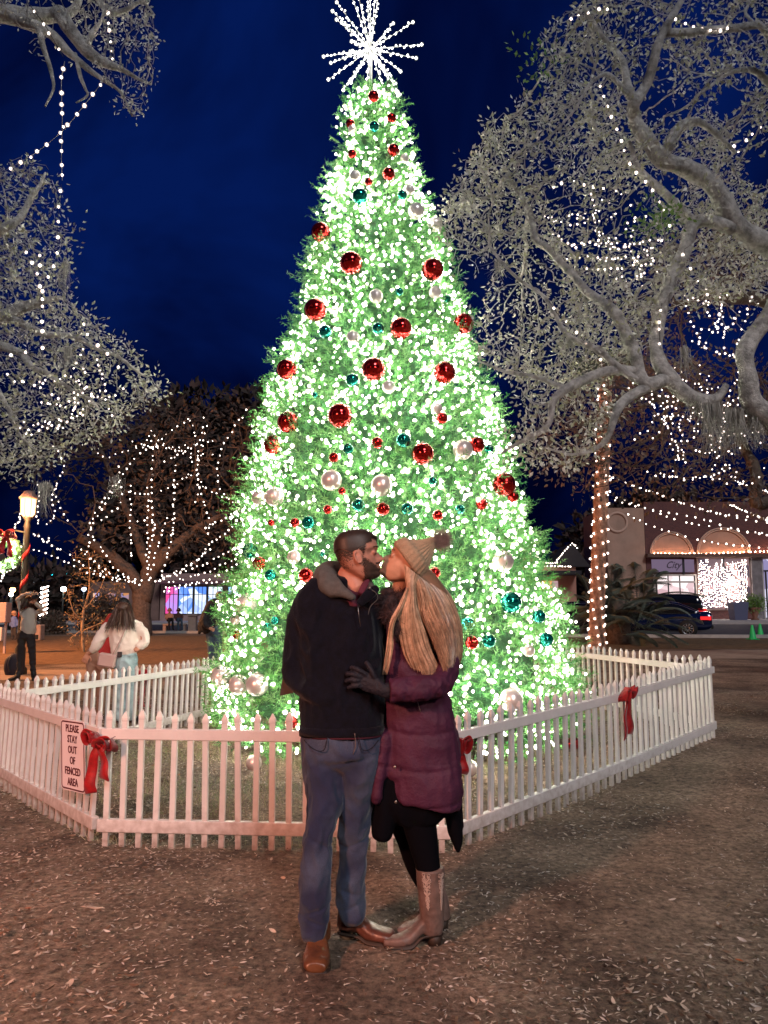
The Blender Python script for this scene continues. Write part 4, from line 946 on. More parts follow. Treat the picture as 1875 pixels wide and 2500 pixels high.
def head_matrix(nose_px, Y, yaw, pitch, s):
    """yaw: direction the face looks (0 = +X right), pitch up"""
    R = Matrix.Rotation(yaw, 4, 'Z') @ Matrix.Rotation(-pitch, 4, 'Y'); nose = R.to_3x3() @ Vector((.111*s, 0, -.037*s))
    return Matrix.Translation(Vector(W(*nose_px, Y)) - nose) @ R
def surf_samples(geo_fn, n):
    """random points + normals on the parametric head"""
    b = MB(); tf = geo_fn(b); V = np.vstack(b.V); Q = b.order[0][0]; 
    A, B, C, D = (V[Q[:, i]] for i in range(4)); ar = np.linalg.norm(np.cross(C-A, D-B), axis=1); i = rng.choice(len(Q), n, p=ar/ar.sum())
    u, v = rng.random((2, n, 1)); P = (A[i]*(1-u)+B[i]*u)*(1-v) + (D[i]*(1-u)+C[i]*u)*v; Nn = np.cross(C[i]-A[i], D[i]-B[i]); Nn /= np.linalg.norm(Nn, axis=1)[:, None]
    return P, Nn
# ------------------------------------------------------------------ the man
YM = 3.50
man = empty('person', tuple(G(800, 2330)), 'man in a black hooded jacket, blue jeans and brown boots kissing the woman', 'person')
HM = head_matrix((939, 1365), YM-.03, .05, math.radians(9), 1.0)
def torso_rows(k=1.):
    return [(842, 1428, YM, 44*k, .070*k), (832, 1452, YM, 90*k, .095*k), (826, 1490, YM, 106*k, .120*k), (827, 1560, YM, 105*k, .132*k), (831, 1640, YM, 102*k, .134*k), (833, 1700, YM, 100*k, .134*k), (835, 1765, YM, 100*k, .132*k), (835, 1788, YM, 97*k, .126*k)]
armL = [(778, 1466, YM, 32, .058), (745, 1490, YM, 34, .062), (728, 1540, YM, 31, .060), (723, 1600, YM, 31, .058), (727, 1650, YM-.01, 33, .058), (748, 1680, YM-.06, 29, .052), (790, 1698, YM-.10, 24, .046), (815, 1704, YM-.11, 20, .035)]
armR = [(893, 1470, YM, 32, .056), (918, 1500, YM+.05, 30, .055), (940, 1560, YM+.13, 28, .05), (975, 1620, YM+.17, 26, .045), (1030, 1640, YM+.18, 22, .04)]
legL = [(787, 1800, YM, 54, .10), (789, 1860, YM, 50, .095), (790, 1937, YM-.01, 46, .085), (786, 1990, YM-.03, 42, .078), (778, 2046, YM-.05, 36, .072), (770, 2120, YM-.05, 36, .068), (767, 2200, YM-.04, 36, .066), (767, 2250, YM-.03, 33, .060), (768, 2284, YM-.03, 31, .056)]
legR = [(884, 1800, YM, 48, .10), (880, 1860, YM, 47, .095), (874, 1937, YM+.03, 40, .085), (866, 1999, YM+.05, 36, .076), (864, 2046, YM+.07, 36, .072), (859, 2125, YM+.09, 34, .066), (857, 2190, YM+.10, 33, .062), (859, 2238, YM+.10, 32, .058)]
def scale_rows(R, k): return [(a, b, c, d*k, e*k) for a, b, c, d, e in R]
body = MB(); head_geo(body, HM, 1.0)
loft(body, [(862, 1392, YM+.005, 33, .058), (858, 1425, YM+.01, 34, .060), (852, 1460, YM+.01, 42, .065), (845, 1490, YM, 70, .08)])
loft(body, [(850, 1395, YM+.0, 30, .05), (872, 1440, YM-.02, 26, .05)], k=1)
loft(body, torso_rows(.6)[2:]); [loft(body, scale_rows(a, .58)) for a in (armL, armR, legL, legR)]
def headface(V): return np.zeros(len(V))
remesh(body, 'body', M_skinM, man, .0042, 2)
# shirt + hood + jacket
mb = MB(); loft(mb, [(846, 1446, YM+.02, 44, .070), (850, 1466, YM, 46, .080), (856, 1490, YM-.01, 40, .085)])
remesh(mb, 'shirt', M_plaid, man, .008, 2)
Jf = ((.008, (6, 6, 4), 3), (.004, (15, 15, 9), 9))
mb = MB(); loft(mb, torso_rows(), p=2.4); loft(mb, armL); loft(mb, armR)
mb2 = mb; remesh(mb2, 'jacket', M_navy, man, .0075, 6, Jf, fmask=lambda V: smst((V[:, 2]-W(835, 1785, YM)[2])/.16), fn=lambda V: -.03*np.exp(-((V[:, 0]-W(868, 1450, YM)[0])/.035)**2)*np.exp(-((V[:, 2]-W(868, 1440, YM)[2])/.06)**2)*(V[:, 1] < YM))
# hood: thick roll of grey jersey round the neck, open in front
def hoodroll(mb, pts, k=4): loft(mb, pts, n=16, k=k)
mb = MB()
loft(mb, [(868, 1402, YM+.10, 20, .03), (845, 1398, YM+.13, 24, .035), (815, 1396, YM+.10, 27, .04), (796, 1405, YM+.03, 29, .048), (798, 1421, YM-.045, 28, .050), (818, 1437, YM-.085, 24, .036), (845, 1451, YM-.112, 16, .024), (866, 1461, YM-.128, 8, .014)], n=18, k=4)
loft(mb, [(880, 1404, YM+.09, 16, .03), (893, 1418, YM+.05, 14, .03), (900, 1430, YM-.02, 12, .03)], n=14, k=3)
remesh(mb, 'hood', M_hood, man, .0065, 3, ((.004, (14, 14, 9), 2),))
# stand collar flaps: right side with maroon lining
for nm, mm, rows_, th in (('collar_lining', M_plaid, [(880, 1448, YM-.118, 8, .006), (892, 1426, YM-.105, 9, .006), (900, 1416, YM-.09, 4, .005)], 0), ('collar', M_navy, [(878, 1474, YM-.135, 10, .012), (902, 1450, YM-.125, 14, .012), (920, 1436, YM-.10, 10, .012)], 0)):
    mb = MB(); loft(mb, rows_, n=12); remesh(mb, nm, mm, man, .004, 2)
mb = MB(); mb.tube([W(873, 1472, YM-.15), W(876, 1500, YM-.155), W(880, 1530, YM-.155)], .0022, 5); mb.build('zip', mat('zip_metal', (.3, .3, .3), .3, metal=1), man)
mb = MB(); mb.tube(catmull([W(905, 1438, YM-.125), W(918, 1448, YM-.14), W(922, 1462, YM-.145), W(905, 1480, YM-.15), W(899, 1500, YM-.155)], 5), .0016, 5); mb.build('drawstring', M_hood, man)
mb = MB(); mb.ball(W(903, 1436, YM-.135), .006, 8, 6, sc=(1, .5, 1)); mb.build('eyelet', mat('zip_metal', (.3, .3, .3), .3, metal=1), man)
# loose tail of the jacket behind the elbow
mb = MB(); A_ = [W(697, 1610, YM+.03), W(683, 1699, YM+.03), W(733, 1688, YM+.0), W(728, 1640, YM+.0)]
Vv = np.array(A_); mb.rings(np.stack([Vv, Vv + np.array((0, .012, 0))])); mb.build('jacket_tail', mat('jacket_lining', (.05, .035, .03), .8), man, smooth=False)
# jeans
mb = MB(); loft(mb, [(835, 1770, YM, 97, .12), (835, 1810, YM, 97, .125), (837, 1845, YM, 92, .12)], p=2.3); loft(mb, legL); loft(mb, legR)
def kneefold(V):
    d = np.zeros(len(V))
    for (px, py, Y, a, s) in ((800, 2060, 3.45, -.5, .05), (868, 2052, 3.57, .4, .05), (775, 2215, 3.45, .3, .03), (770, 2245, 3.45, -.4, .03), (860, 2205, 3.6, .35, .03), (858, 2170, 3.6, -.3, .03), (862, 1850, 3.5, .2, .05)):
        c = W(px, py, Y); t = (V[:, 2]-c[2]) - a*(V[:, 0]-c[0]); d += -.006*np.exp(-(t/.009)**2)*np.exp(-((V[:, 0]-c[0])/(s*2))**2)
    return d
remesh(mb, 'jeans', M_jeans, man, .007, 5, ((.006, (7, 7, 5), 21), (.003, (18, 18, 12), 31)), fn=kneefold)
mb = MB(); loft(mb, [(834, 1768, YM, 99, .131), (834, 1774, YM, 101.5, .1345), (835, 1786, YM, 101.5, .1345), (835, 1789, YM, 100, .132)], p=2.4, n=48, k=1, capr=False); mb.build('jacket_hem', M_navy, man)
mb = MB(); loft(mb, [(835, 1770, YM, 98, .129), (835, 1786, YM, 98, .129), (835, 1794, YM, 98, .128)], p=2.4, n=40, capr=False); mb.build('shirt_hem', mat('dark_maroon_hem', (.06, .008, .022), .85), man)
# stitched seams on the jeans
mb = MB(); mb.tube(catmull([W(866, 1790, YM-.132), W(868, 1820, YM-.131), W(862, 1842, YM-.126)], 4), .0018, 5); mb.tube(catmull([W(742, 1800, YM-.06), W(770, 1815, YM-.10), W(800, 1806, YM-.12)], 4), .0014, 5)
mb.build('seam', mat('denim_thread', (.13, .10, .09), .8), man)
for pp in ([(742, 1806, -.07), (764, 1828, -.112), (790, 1832, -.128), (800, 1800, -.135)], [(925, 1806, -.07), (905, 1828, -.11), (884, 1830, -.128), (876, 1800, -.134)]):
    mb = MB(); mb.tube(catmull([W(a, b, YM+c) for a, b, c in pp], 4), .0022, 5); mb.build('pocket_edge', mat('denim_dark_edge', (.006, .008, .02), .9), man)
for rows_ in ([(742, 1850, -.03), (746, 1937, -.03), (745, 2040, -.05), (735, 2150, -.05), (731, 2230, -.04)],):
    mb = MB(); mb.tube(catmull([W(a+4, b, YM+c-.02) for a, b, c in rows_], 4), .0018, 5); mb.build('side_seam', mat('denim_dark_edge', (.006, .008, .02), .9), man)
# ---- boots
def boot(parent, heel, toe, top, ln, upper, sole, heelm, shaft_r, wide=1., square=True, hh=.035, lean=None, name='boot', pointed=False, shaft_h=None, extra=None):
    """heel/toe ground points, top = centre of the shaft top"""
    heel = np.array(heel, float); toe = np.array(toe, float); d = toe-heel; d[2] = 0; d /= np.linalg.norm(d); sd_ = np.array((-d[1], d[0], 0)); up = np.array((0, 0, 1.)); o = heel
    if pointed: T = [(-.02, .020, .060, .02), (.0, .030, .085, .018), (.05, .034, .10, .02), (.10, .034, .088, .016), (.15, .042, .066, .004), (.20, .041, .052, .004), (.24, .026, .043, .010), (.272, .009, .034, .018)]
    else: T = [(-.02, .022, .07, .02), (.0, .032, .085, .018), (.05, .037, .10, .018), (.10, .038, .092, .014), (.15, .048, .072, .004), (.20, .050, .062, .004), (.24, .046, .056, .006), (.262, .036, .046, .010)]
    k = ln/.29; th = np.arange(20)*2*PI/20; mb = MB(); R = []
    TT = catmull(np.array(T), 3)
    for (y, hw, zt, zb) in TT:
        zo = hh*(1-smst((y-.07)/.08)); zb = .008+zo; zt = zt+zo*.5; cz = (zt+zb)/2; hz = (zt-zb)/2; R.append(o + d*(y*k) + sd_*(np.sign(np.cos(th))*abs(np.cos(th))**.8*hw*wide)[:, None] + up*(cz + hz*np.sign(np.sin(th))*abs(np.sin(th))**.8)[:, None])
    mb.rings(R); P = [o + d*.028*k + up*.05, o + d*.03*k + up*.11, (o + d*.03*k + up*.14)*.6 + np.array(top)*.4, np.array(top)]
    if shaft_h is None: shaft_h = [shaft_r*1.05, shaft_r*.98, shaft_r, shaft_r]
    mb.tube(catmull(P, 5), np.interp(np.linspace(0, 1, 16), np.linspace(0, 1, len(shaft_h)), shaft_h), 20)
    root = remesh(mb, name, upper, parent, .005, 3, ((.0012, (25, 25, 25), 5),))
    mb = MB(); R = []
    for z0 in (-.008, .006):
        R.append(np.vstack([[o + d*(y*k) + sd_*(hw*wide+.0035) + up*(.006 + z0*.6 + hh*(1-smst((y-.07)/.08))) for (y, hw, zt, zb) in TT], [o + d*(y*k) - sd_*(hw*wide+.0035) + up*(.006 + z0*.6 + hh*(1-smst((y-.07)/.08))) for (y, hw, zt, zb) in TT[::-1]]]))
    mb.rings(R); mb.build('sole', sole, root)
    mb = MB(); R = []
    for z, f in ((-.004, .92), (hh+.004, 1.03)):
        R.append([o + d*((.018+.036*math.cos(a)*f)*k) + sd_*.031*wide*f*math.sin(a) + up*z for a in th])
    mb.rings(R); mb.build('heel', heelm, root)
    return root
M_bootT = mat('tan_leather', (.125, .048, .020), .30, var=.25, vscale=20, bump=.15, bscale=60, coat=.3)
M_bootD = mat('dark_brown_leather', (.10, .035, .022), .3, var=.25, vscale=20, bump=.15, bscale=60, coat=.3)
M_sole = mat('dark_sole', (.03, .018, .012), .6)
M_heelw = mat('stacked_heel', (.20, .11, .06), .5)
def foff(p, dz=0): p = np.array(p, float); p[2] = gzz(p[0], p[1]) + dz; return p
fh = W(764, 2284, YM-.03)
tL = G(771, 2379); bL = boot(man, foff((tL[0]-.012, tL[1]+.26, 0)), foff(tL), W(767, 2270, YM-.02), .285, M_bootT, M_sole, M_sole, .052, 1.12, hh=.022)
hR = G(838, 2284); tR = G(952, 2300); bR = boot(man, foff(hR), foff(tR), W(858, 2228, YM+.10), .262, M_bootD, M_sole, M_heelw, .052, 1.05, hh=.022)
# ---- hair and beard of the man
def hg(b): return head_geo(b, HM, 1.0, ears=False)
Pw, Nw = surf_samples(lambda b: hg(b), 60000); Mi = HM.inverted(); Rl = np.array(Mi.to_3x3()); Pl = Pw @ Rl.T + np.array(Mi.translation); Nl = Nw @ Rl.T
x, y, z = Pl.T
hairline = .048 + .012*np.clip((np.abs(y)-.03)/.04, 0, 1)
front_ok = (z > hairline - .0*x) | (x < .035)
top = (z > .040 + .10*np.clip(x-.03, 0, 1)) & ((x < .070) | (z > .062))
side = (z > -.055) & (x < .028 + .35*np.clip(z, 0, 1)) & ~top
side_p = .25 + .75*np.clip((z+.050)/.085, 0, 1)**1.2; ear = ((x+.006)**2/.022**2 + (z+.013)**2/.038**2 < 1) & (np.abs(y) > .06)
r_ = rng.random(len(x)); dzn = z+.013
scalp = (top | (side & (r_ < side_p))) & ~ear & front_ok & ~((x > .055) & (z < .058))
Lh = np.where(top, .020, .004+.010*side_p); sel = np.where(scalp)[0]
Dl = Nl[sel]*.55 + np.array([.55, 0, .12])*np.where(top[sel], 1., .05)[:, None] + np.array([-.15, 0, -.8])*np.where(top[sel], 0, .8)[:, None] + rng.normal(size=(len(sel), 3))*.14
Dw = Dl @ np.array(HM.to_3x3()).T
V, Q = blades(Pw[sel], Dw, Lh[sel]*rng.uniform(.7, 1.2, len(sel)), np.full(len(sel), .0022), seg=1)
# scalp cap under the strands
b = MB(); tf = head_geo(b, HM, 1.0, ears=False, n=150, kc=10); Vh = np.vstack(b.V); Qh = b.order[0][0]; Vl = Vh @ Rl.T + np.array(Mi.translation); cl = Vl[Qh].mean(1)
capf = (cl[:, 2] > .040 + .10*np.clip(cl[:, 0]-.03, 0, 1)) & ((cl[:, 0] < .060) | (cl[:, 2] > .066)); capf |= (cl[:, 2] > .020 + .010*np.sin(cl[:, 0]*60)) & (cl[:, 0] < .03)
fadef = (cl[:, 2] > -.045) & (cl[:, 0] < .022+.3*np.clip(cl[:, 2], 0, 1)) & ~(((cl[:, 0]+.006)**2/.022**2 + (cl[:, 2]+.013)**2/.036**2 < 1)) & (rng.random(len(cl)) < np.clip((cl[:, 2]+.03)/.05, 0, 1))
ctr = np.array(HM.translation); Vc = ctr + (Vh-ctr)*1.055 + np.array((0, 0, .002))
Vf = ctr + (Vh-ctr)*1.02
beardf = (((cl[:, 2] < -.010 - .88*(cl[:, 0]-.008) + rng.normal(size=len(cl))*.006) & (cl[:, 0] > .012 + rng.normal(size=len(cl))*.005)) | ((cl[:, 0] > .066) & (cl[:, 2] > -.054) & (cl[:, 2] < -.046) & (abs(cl[:, 1]) < .032))) & ~((cl[:, 0] > .076) & (abs(cl[:, 2]+.066) < .007) & (abs(cl[:, 1]) < .024))
me = mesh_from(np.vstack([V, Vc, Vf]), [Q, Qh[capf]+len(V), Qh[fadef & ~capf]+len(V)+len(Vc)], 'hair', None, [M_hairD]); place(me, 'hair', man)
jaw = (z < -.030 - .55*np.clip(x-.02, -.02, .03)) & (x > .004) & (z > -.125)
cheek = (x > .004) & (x < .034) & (z < .006) & (z > -.06) & (np.abs(y) > .045)
mou = (x > .066) & (z > -.054) & (z < -.046) & (np.abs(y) < .032)
lips = (x > .076) & (np.abs(z+.066) < .007) & (np.abs(y) < .024)
low = (x > .05) & (z < -.072)
jawband = (z < -.052) & (x > .01)
bd = (((z < -.008 - .88*(x-.008)) & (x > .009)) | mou) & ~lips; rr = rng.random(len(x)) < .95
sel = np.where(bd & rr)[0]; Dl = Nl[sel]*.7 + np.array([.1, 0, -.6]) + rng.normal(size=(len(sel), 3))*.25; Dw = Dl @ np.array(HM.to_3x3()).T
V, Q = blades(Pw[sel], Dw, rng.uniform(.006, .013, len(sel)), np.full(len(sel), .0022), seg=1)
place(mesh_from(np.vstack([V, Vf]), [Q, Qh[beardf]+len(V)], 'beard', None, [M_brow]), 'beard', man)
def brow_part(parent, HMx, s, m, zz=.019, up=0):
    for sg in (-1, 1):
        P = []; D = []
        for _ in range(160):
            t = rng.random(); ly = sg*(.014+.034*t); lz = zz + .005*math.sin(t*2.6) + rng.normal()*.0016; lx = .0885-.022*t**1.5 if True else 0
            P.append(HMx @ Vector((lx*s, ly*s, lz*s))); D.append(HMx.to_3x3() @ Vector((.3, sg*1., .25 - .5*t)))
        V, Q = blades(np.array(P), np.array(D), np.full(160, .007), np.full(160, .0014), seg=1); place(mesh_from(V, [Q], 'eyebrow', None, [m]), 'eyebrow', parent)
        mb = MB(); mb.tube([HMx @ Vector((x_*s, sg*y_*s, z_*s)) for x_, y_, z_ in ((.075, .019, -.006), (.079, .031, -.0085), (.071, .044, -.006))], .0019*s, 5); mb.build('eyelashes', m, parent)
brow_part(man, HM, 1., M_brow)

# ------------------------------------------------------------------ the woman
YW = 3.56
wom = empty('person', tuple(G(1030, 2310)), 'woman in a plum puffer coat, tan pompom beanie and western boots kissing the man', 'person')
HWm = head_matrix((931, 1358), YW-.03, PI-.06, math.radians(36), .92)
coat_rows = [(1003, 1448, YW, 40, .07), (1008, 1480, YW, 70, .10), (1012, 1530, YW, 77, .115), (1012, 1600, YW, 76, .12), (1013, 1670, YW, 76, .125), (1018, 1720, YW, 84, .135), (1024, 1777, YW, 90, .14), (1027, 1840, YW, 94, .145), (1028, 1880, YW, 96, .145)]
wleg1 = [(1018, 1900, YW, 44, .10), (1020, 1980, YW, 42, .085), (1032, 2050, YW, 36, .07), (1044, 2110, YW, 29, .058), (1050, 2160, YW, 28, .056)]
wleg2 = [(990, 1900, YW+.06, 44, .10), (985, 1990, YW+.10, 38, .08), (998, 2050, YW+.13, 28, .065), (1012, 2110, YW+.15, 22, .052), (1050, 2180, YW+.17, 20, .05)]
warm_ = [(1070, 1490, YW, 24, .05), (1090, 1545, YW-.03, 27, .052), (1094, 1610, YW-.08, 28, .052), (1080, 1664, YW-.15, 29, .052), (1048, 1678, YW-.20, 29, .052), (995, 1683, YW-.22, 29, .052), (952, 1686, YW-.225, 28, .048)]
warm2 = [(948, 1490, YW+.03, 20, .045), (930, 1530, YW+.12, 22, .045), (905, 1570, YW+.20, 20, .04), (860, 1580, YW+.22, 18, .035)]
body = MB(); head_geo(body, HWm, .92, True, ears=False)
loft(body, [(985, 1392, YW-.02, 24, .045), (979, 1422, YW-.01, 21, .042), (978, 1452, YW, 24, .046), (990, 1480, YW, 50, .07)])
loft(body, scale_rows(coat_rows, .6)[1:]); [loft(body, scale_rows(a, .58)) for a in (wleg1, wleg2, warm_[:-1], warm2)]
remesh(body, 'body', M_skinW, wom, .0042, 2)
# glove: palm and five separate bent fingers resting on his jacket
mb = MB(); Yg = YM-.158
loft(mb, [(975, 1685, YW-.225, 21, .034), (945, 1686, YW-.225, 19, .028), (930, 1682, Yg-.012, 17, .020), (908, 1670, Yg-.004, 22, .016), (886, 1661, Yg+.0, 23, .014)])
for P in ([(894, 1648, Yg-.004), (878, 1637, Yg-.012), (866, 1631, Yg-.006), (856, 1630, Yg+.006)], [(888, 1655, Yg), (868, 1648, Yg-.012), (854, 1645, Yg-.004), (845, 1646, Yg+.008)],
          [(886, 1664, Yg), (866, 1661, Yg-.011), (852, 1661, Yg-.003), (844, 1663, Yg+.008)], [(888, 1674, Yg), (870, 1674, Yg-.009), (858, 1676, Yg-.002), (850, 1679, Yg+.008)],
          [(918, 1660, Yg-.006), (908, 1640, Yg-.016), (900, 1625, Yg-.012), (893, 1615, Yg-.002)]):
    mb.tube(catmull([W(*p) for p in P], 4), np.linspace(.0125, .0105, 13), 8)
remesh(mb, 'glove', M_glove, wom, .0032, 2, ((.0008, (60, 60, 60), 2),))
# coat
def quilting(V):
    s = np.abs(np.sin((V[:, 2] + .02*np.sin(V[:, 0]*9))*PI/.155)); return .006*(np.minimum(s*3, 1) - 1)
mb = MB(); loft(mb, coat_rows, p=2.2); loft(mb, [(1038, 1860, YW, 86, .145), (1039, 1905, YW, 88, .147), (1039, 1945, YW, 88, .147), (1037, 1962, YW, 83, .14)], p=2.4, capr=False)
loft(mb, [(938, 1790, YW-.05, 20, .07), (931, 1860, YW-.05, 21, .07), (922, 1910, YW-.05, 15, .06), (919, 1952, YW-.05, 14, .055)], p=2.4)
remesh(mb, 'coat', M_plum, wom, .008, 5, ((.004, (8, 8, 6), 41), (.002, (18, 18, 14), 43)), fn=quilting)
mb = MB(); loft(mb, warm_[:1] + warm_[1:], capr=False); 
remesh(mb, 'sleeve', M_plum, wom, .006, 3, ((.005, (13, 13, 13), 51), (.002, (30, 30, 30), 53)))
mb = MB(); loft(mb, warm2); remesh(mb, 'sleeve', M_plum, wom, .008, 3, ((.004, (13, 13, 13), 51),))
M_snap = mat('snap_metal', (.6, .5, .42), .3, metal=1)
for (a, b) in ((964, 1873), (966, 1958)):
    mb = MB(); mb.ball(W(a, b, YW-.150), .0065, 10, 6, sc=(1, .4, 1)); mb.build('snap_button', M_snap, wom)
mb = MB(); mb.tube(catmull([W(1017, 1702, YW-.155), W(1022, 1722, YW-.158), W(1027, 1738, YW-.158)], 3), .0016, 5); mb.build('pocket_zip', M_snap, wom)
# black dress showing under the coat, leggings
mb = MB(); loft(mb, [(1012, 1870, YW+.01, 88, .125), (1010, 1950, YW+.01, 90, .125), (1004, 1985, YW+.01, 78, .11)])
loft(mb, [(945, 1900, YW-.02, 30, .07), (938, 1990, YW-.02, 30, .06), (931, 2040, YW-.02, 23, .05)])
loft(mb, [(1098, 1930, YW+.03, 28, .08), (1108, 1990, YW+.04, 22, .05), (1114, 2040, YW+.04, 15, .03), (1119, 2078, YW+.04, 4, .01)])
loft(mb, [(1118, 1940, YW+.06, 14, .03), (1127, 2020, YW+.06, 7, .01)])
remesh(mb, 'dress', M_black, wom, .008, 2, ((.005, (14, 14, 4), 61),))
mb = MB(); loft(mb, wleg1); loft(mb, wleg2); remesh(mb, 'leggings', M_black, wom, .007, 3)
# western boots
M_bootW = mat('worn_brown_leather', (.15, .10, .085), .45, var=.3, vscale=14, bump=.25, bscale=50)
M_stitch = mat('pale_embroidery', (.50, .38, .32), .7)
hW1 = G(1070, 2303); tW1 = G(944, 2312); tp1 = W(1050, 2116, YW-.0)
bw = boot(wom, foff(hW1), foff(tW1), tp1, .258, M_bootW, M_sole, M_sole, .060, 1.0, pointed=True, hh=.045, shaft_h=[.046, .052, .060, .064])
hW2 = G(1086, 2262); tW2 = G(968, 2284); tp2 = W(1016, 2106, YW+.15)
boot(wom, foff(hW2), foff(tW2), tp2, .258, M_bootW, M_sole, M_sole, .052, 1.0, pointed=True, hh=.045, shaft_h=[.046, .046, .050, .050])
# embroidery on the shaft: curling stitched lines following its surface
mb = MB(); base_ = foff(hW1) + (foff(tW1)-foff(hW1))*.11
def shaft_pt(u, v):   # u angle around, v height 0..1
    a = base_ + np.array((0, 0, .12)); c = a*(1-v) + tp1*v; r = np.interp(v, [0, .5, 1], [.0515, .060, .0655]) + .0012
    return c + np.array((math.cos(u)*r, math.sin(u)*r, 0))
for cen, wd_ in ((-PI/2-.35, .42), (-PI/2+.75, .30)):
    for k in range(15):
        v0 = .22+.70*k/15; n_ = 14; w_ = wd_*(.35+.65*(k/15)); ph = rng.uniform(0, 6)
        for sg in (-1, 1):
            pts = [shaft_pt(cen + sg*w_*abs(math.sin(t*2.2))*(.5+.5*math.sin(t*3+ph)), v0 + .055*math.sin(t*3.1+ph) + .02*t) for t in np.linspace(0, 2, n_)]
            mb.tube(pts, .0013, 4, cap=False)
mb.build('embroidery', M_stitch, bw)
# fur collar
def fur(mb, C, n, Lr, wdt, out=None, spread=.5):
    """C list of (centre, radius, scale) blobs"""
    P = []; D = []
    for (c, r, scl) in C:
        m = int(n*r*r/sum(q[1]**2 for q in C)); d = rng.normal(size=(m, 3)); d /= np.linalg.norm(d, axis=1)[:, None]; P.append(c + d*r*np.array(scl)); D.append(d + np.array((0, 0, -.3)) + rng.normal(size=(m, 3))*.3)
    P = np.vstack(P); D = np.vstack(D); return blades(P, D, rng.uniform(*Lr, len(P)), np.full(len(P), wdt), rng.normal(size=(len(P), 3))*.008, seg=2)
C = [(W(950, 1475, YW-.09), .045, (1, .8, 1)), (W(962, 1500, YW-.11), .045, (1, .7, 1.1)), (W(975, 1530, YW-.12), .04, (.9, .6, 1.2)), (W(985, 1465, YW-.06), .05, (1, .9, .8)), (W(1030, 1455, YW+.02), .055, (1, 1, .7)), (W(1060, 1465, YW+.04), .05, (1, .9, .8)), (W(948, 1450, YW-.02), .035, (1, 1, .8))]
mb = MB(); [mb.ball(c, r, 14, 10, sc=s_) for c, r, s_ in C]; V, Q = fur(None, C, 5200, (.014, .034), .0022); mb.add(V, Q); mb.build('fur_collar', M_fur, wom)
# beanie with turned-up rib and pompom
mb = MB()
def hat_ring(pa, pb, hd, Y, n=156, rib=.0028, off=0):
    a, b = W(*pa, Y), W(*pb, Y); c = (a+b)/2; s = (b-a)/2; th = np.arange(n)*2*PI/n; f = 1 + (rib*np.cos(th*26)/np.linalg.norm(s)) + off/np.linalg.norm(s)
    return c + s*(np.cos(th)*f)[:, None] + np.array((0, 1., 0))*(hd*np.sin(th)*f)[:, None]
Yh = YW - .045
brim = [((964, 1334), (1022, 1415), .080), ((966, 1325), (1030, 1410), .084), ((980, 1317), (1041, 1396), .086), ((992, 1314), (1046, 1387), .084)]
R = [hat_ring(a, b, h, Yh, rib=.0014, off=.0055) for a, b, h in brim] + [hat_ring(brim[-1][0], brim[-1][1], brim[-1][2], Yh, off=-.002)]
crownp = [((994, 1316), (1045, 1386), .080), ((1008, 1318), (1051, 1372), .070), ((1022, 1319), (1055, 1358), .056), ((1036, 1317), (1059, 1347), .040), ((1048, 1314), (1062, 1337), .026), ((1058, 1311), (1066, 1328), .014), ((1062, 1312), (1068, 1322), .008)]
R += [hat_ring(a, b, h, Yh) for a, b, h in crownp]
mb.rings(R); 
hat = mb.build('beanie', M_hat, wom)
pc = W(1078, 1319, Yh); mb = MB(); mb.ball(pc, .026, 14, 10); n = 2600; d = rng.normal(size=(n, 3)); d /= np.linalg.norm(d, axis=1)[:, None]
V, Q = blades(pc + d*.02, d + rng.normal(size=(n, 3))*.22, rng.uniform(.018, .048, n), np.full(n, .0013), rng.normal(size=(n, 3))*.006); mb.add(V, Q); mb.build('pompom', M_pom, hat)
brow_part(wom, HWm, .92, M_blond[2], zz=.021)
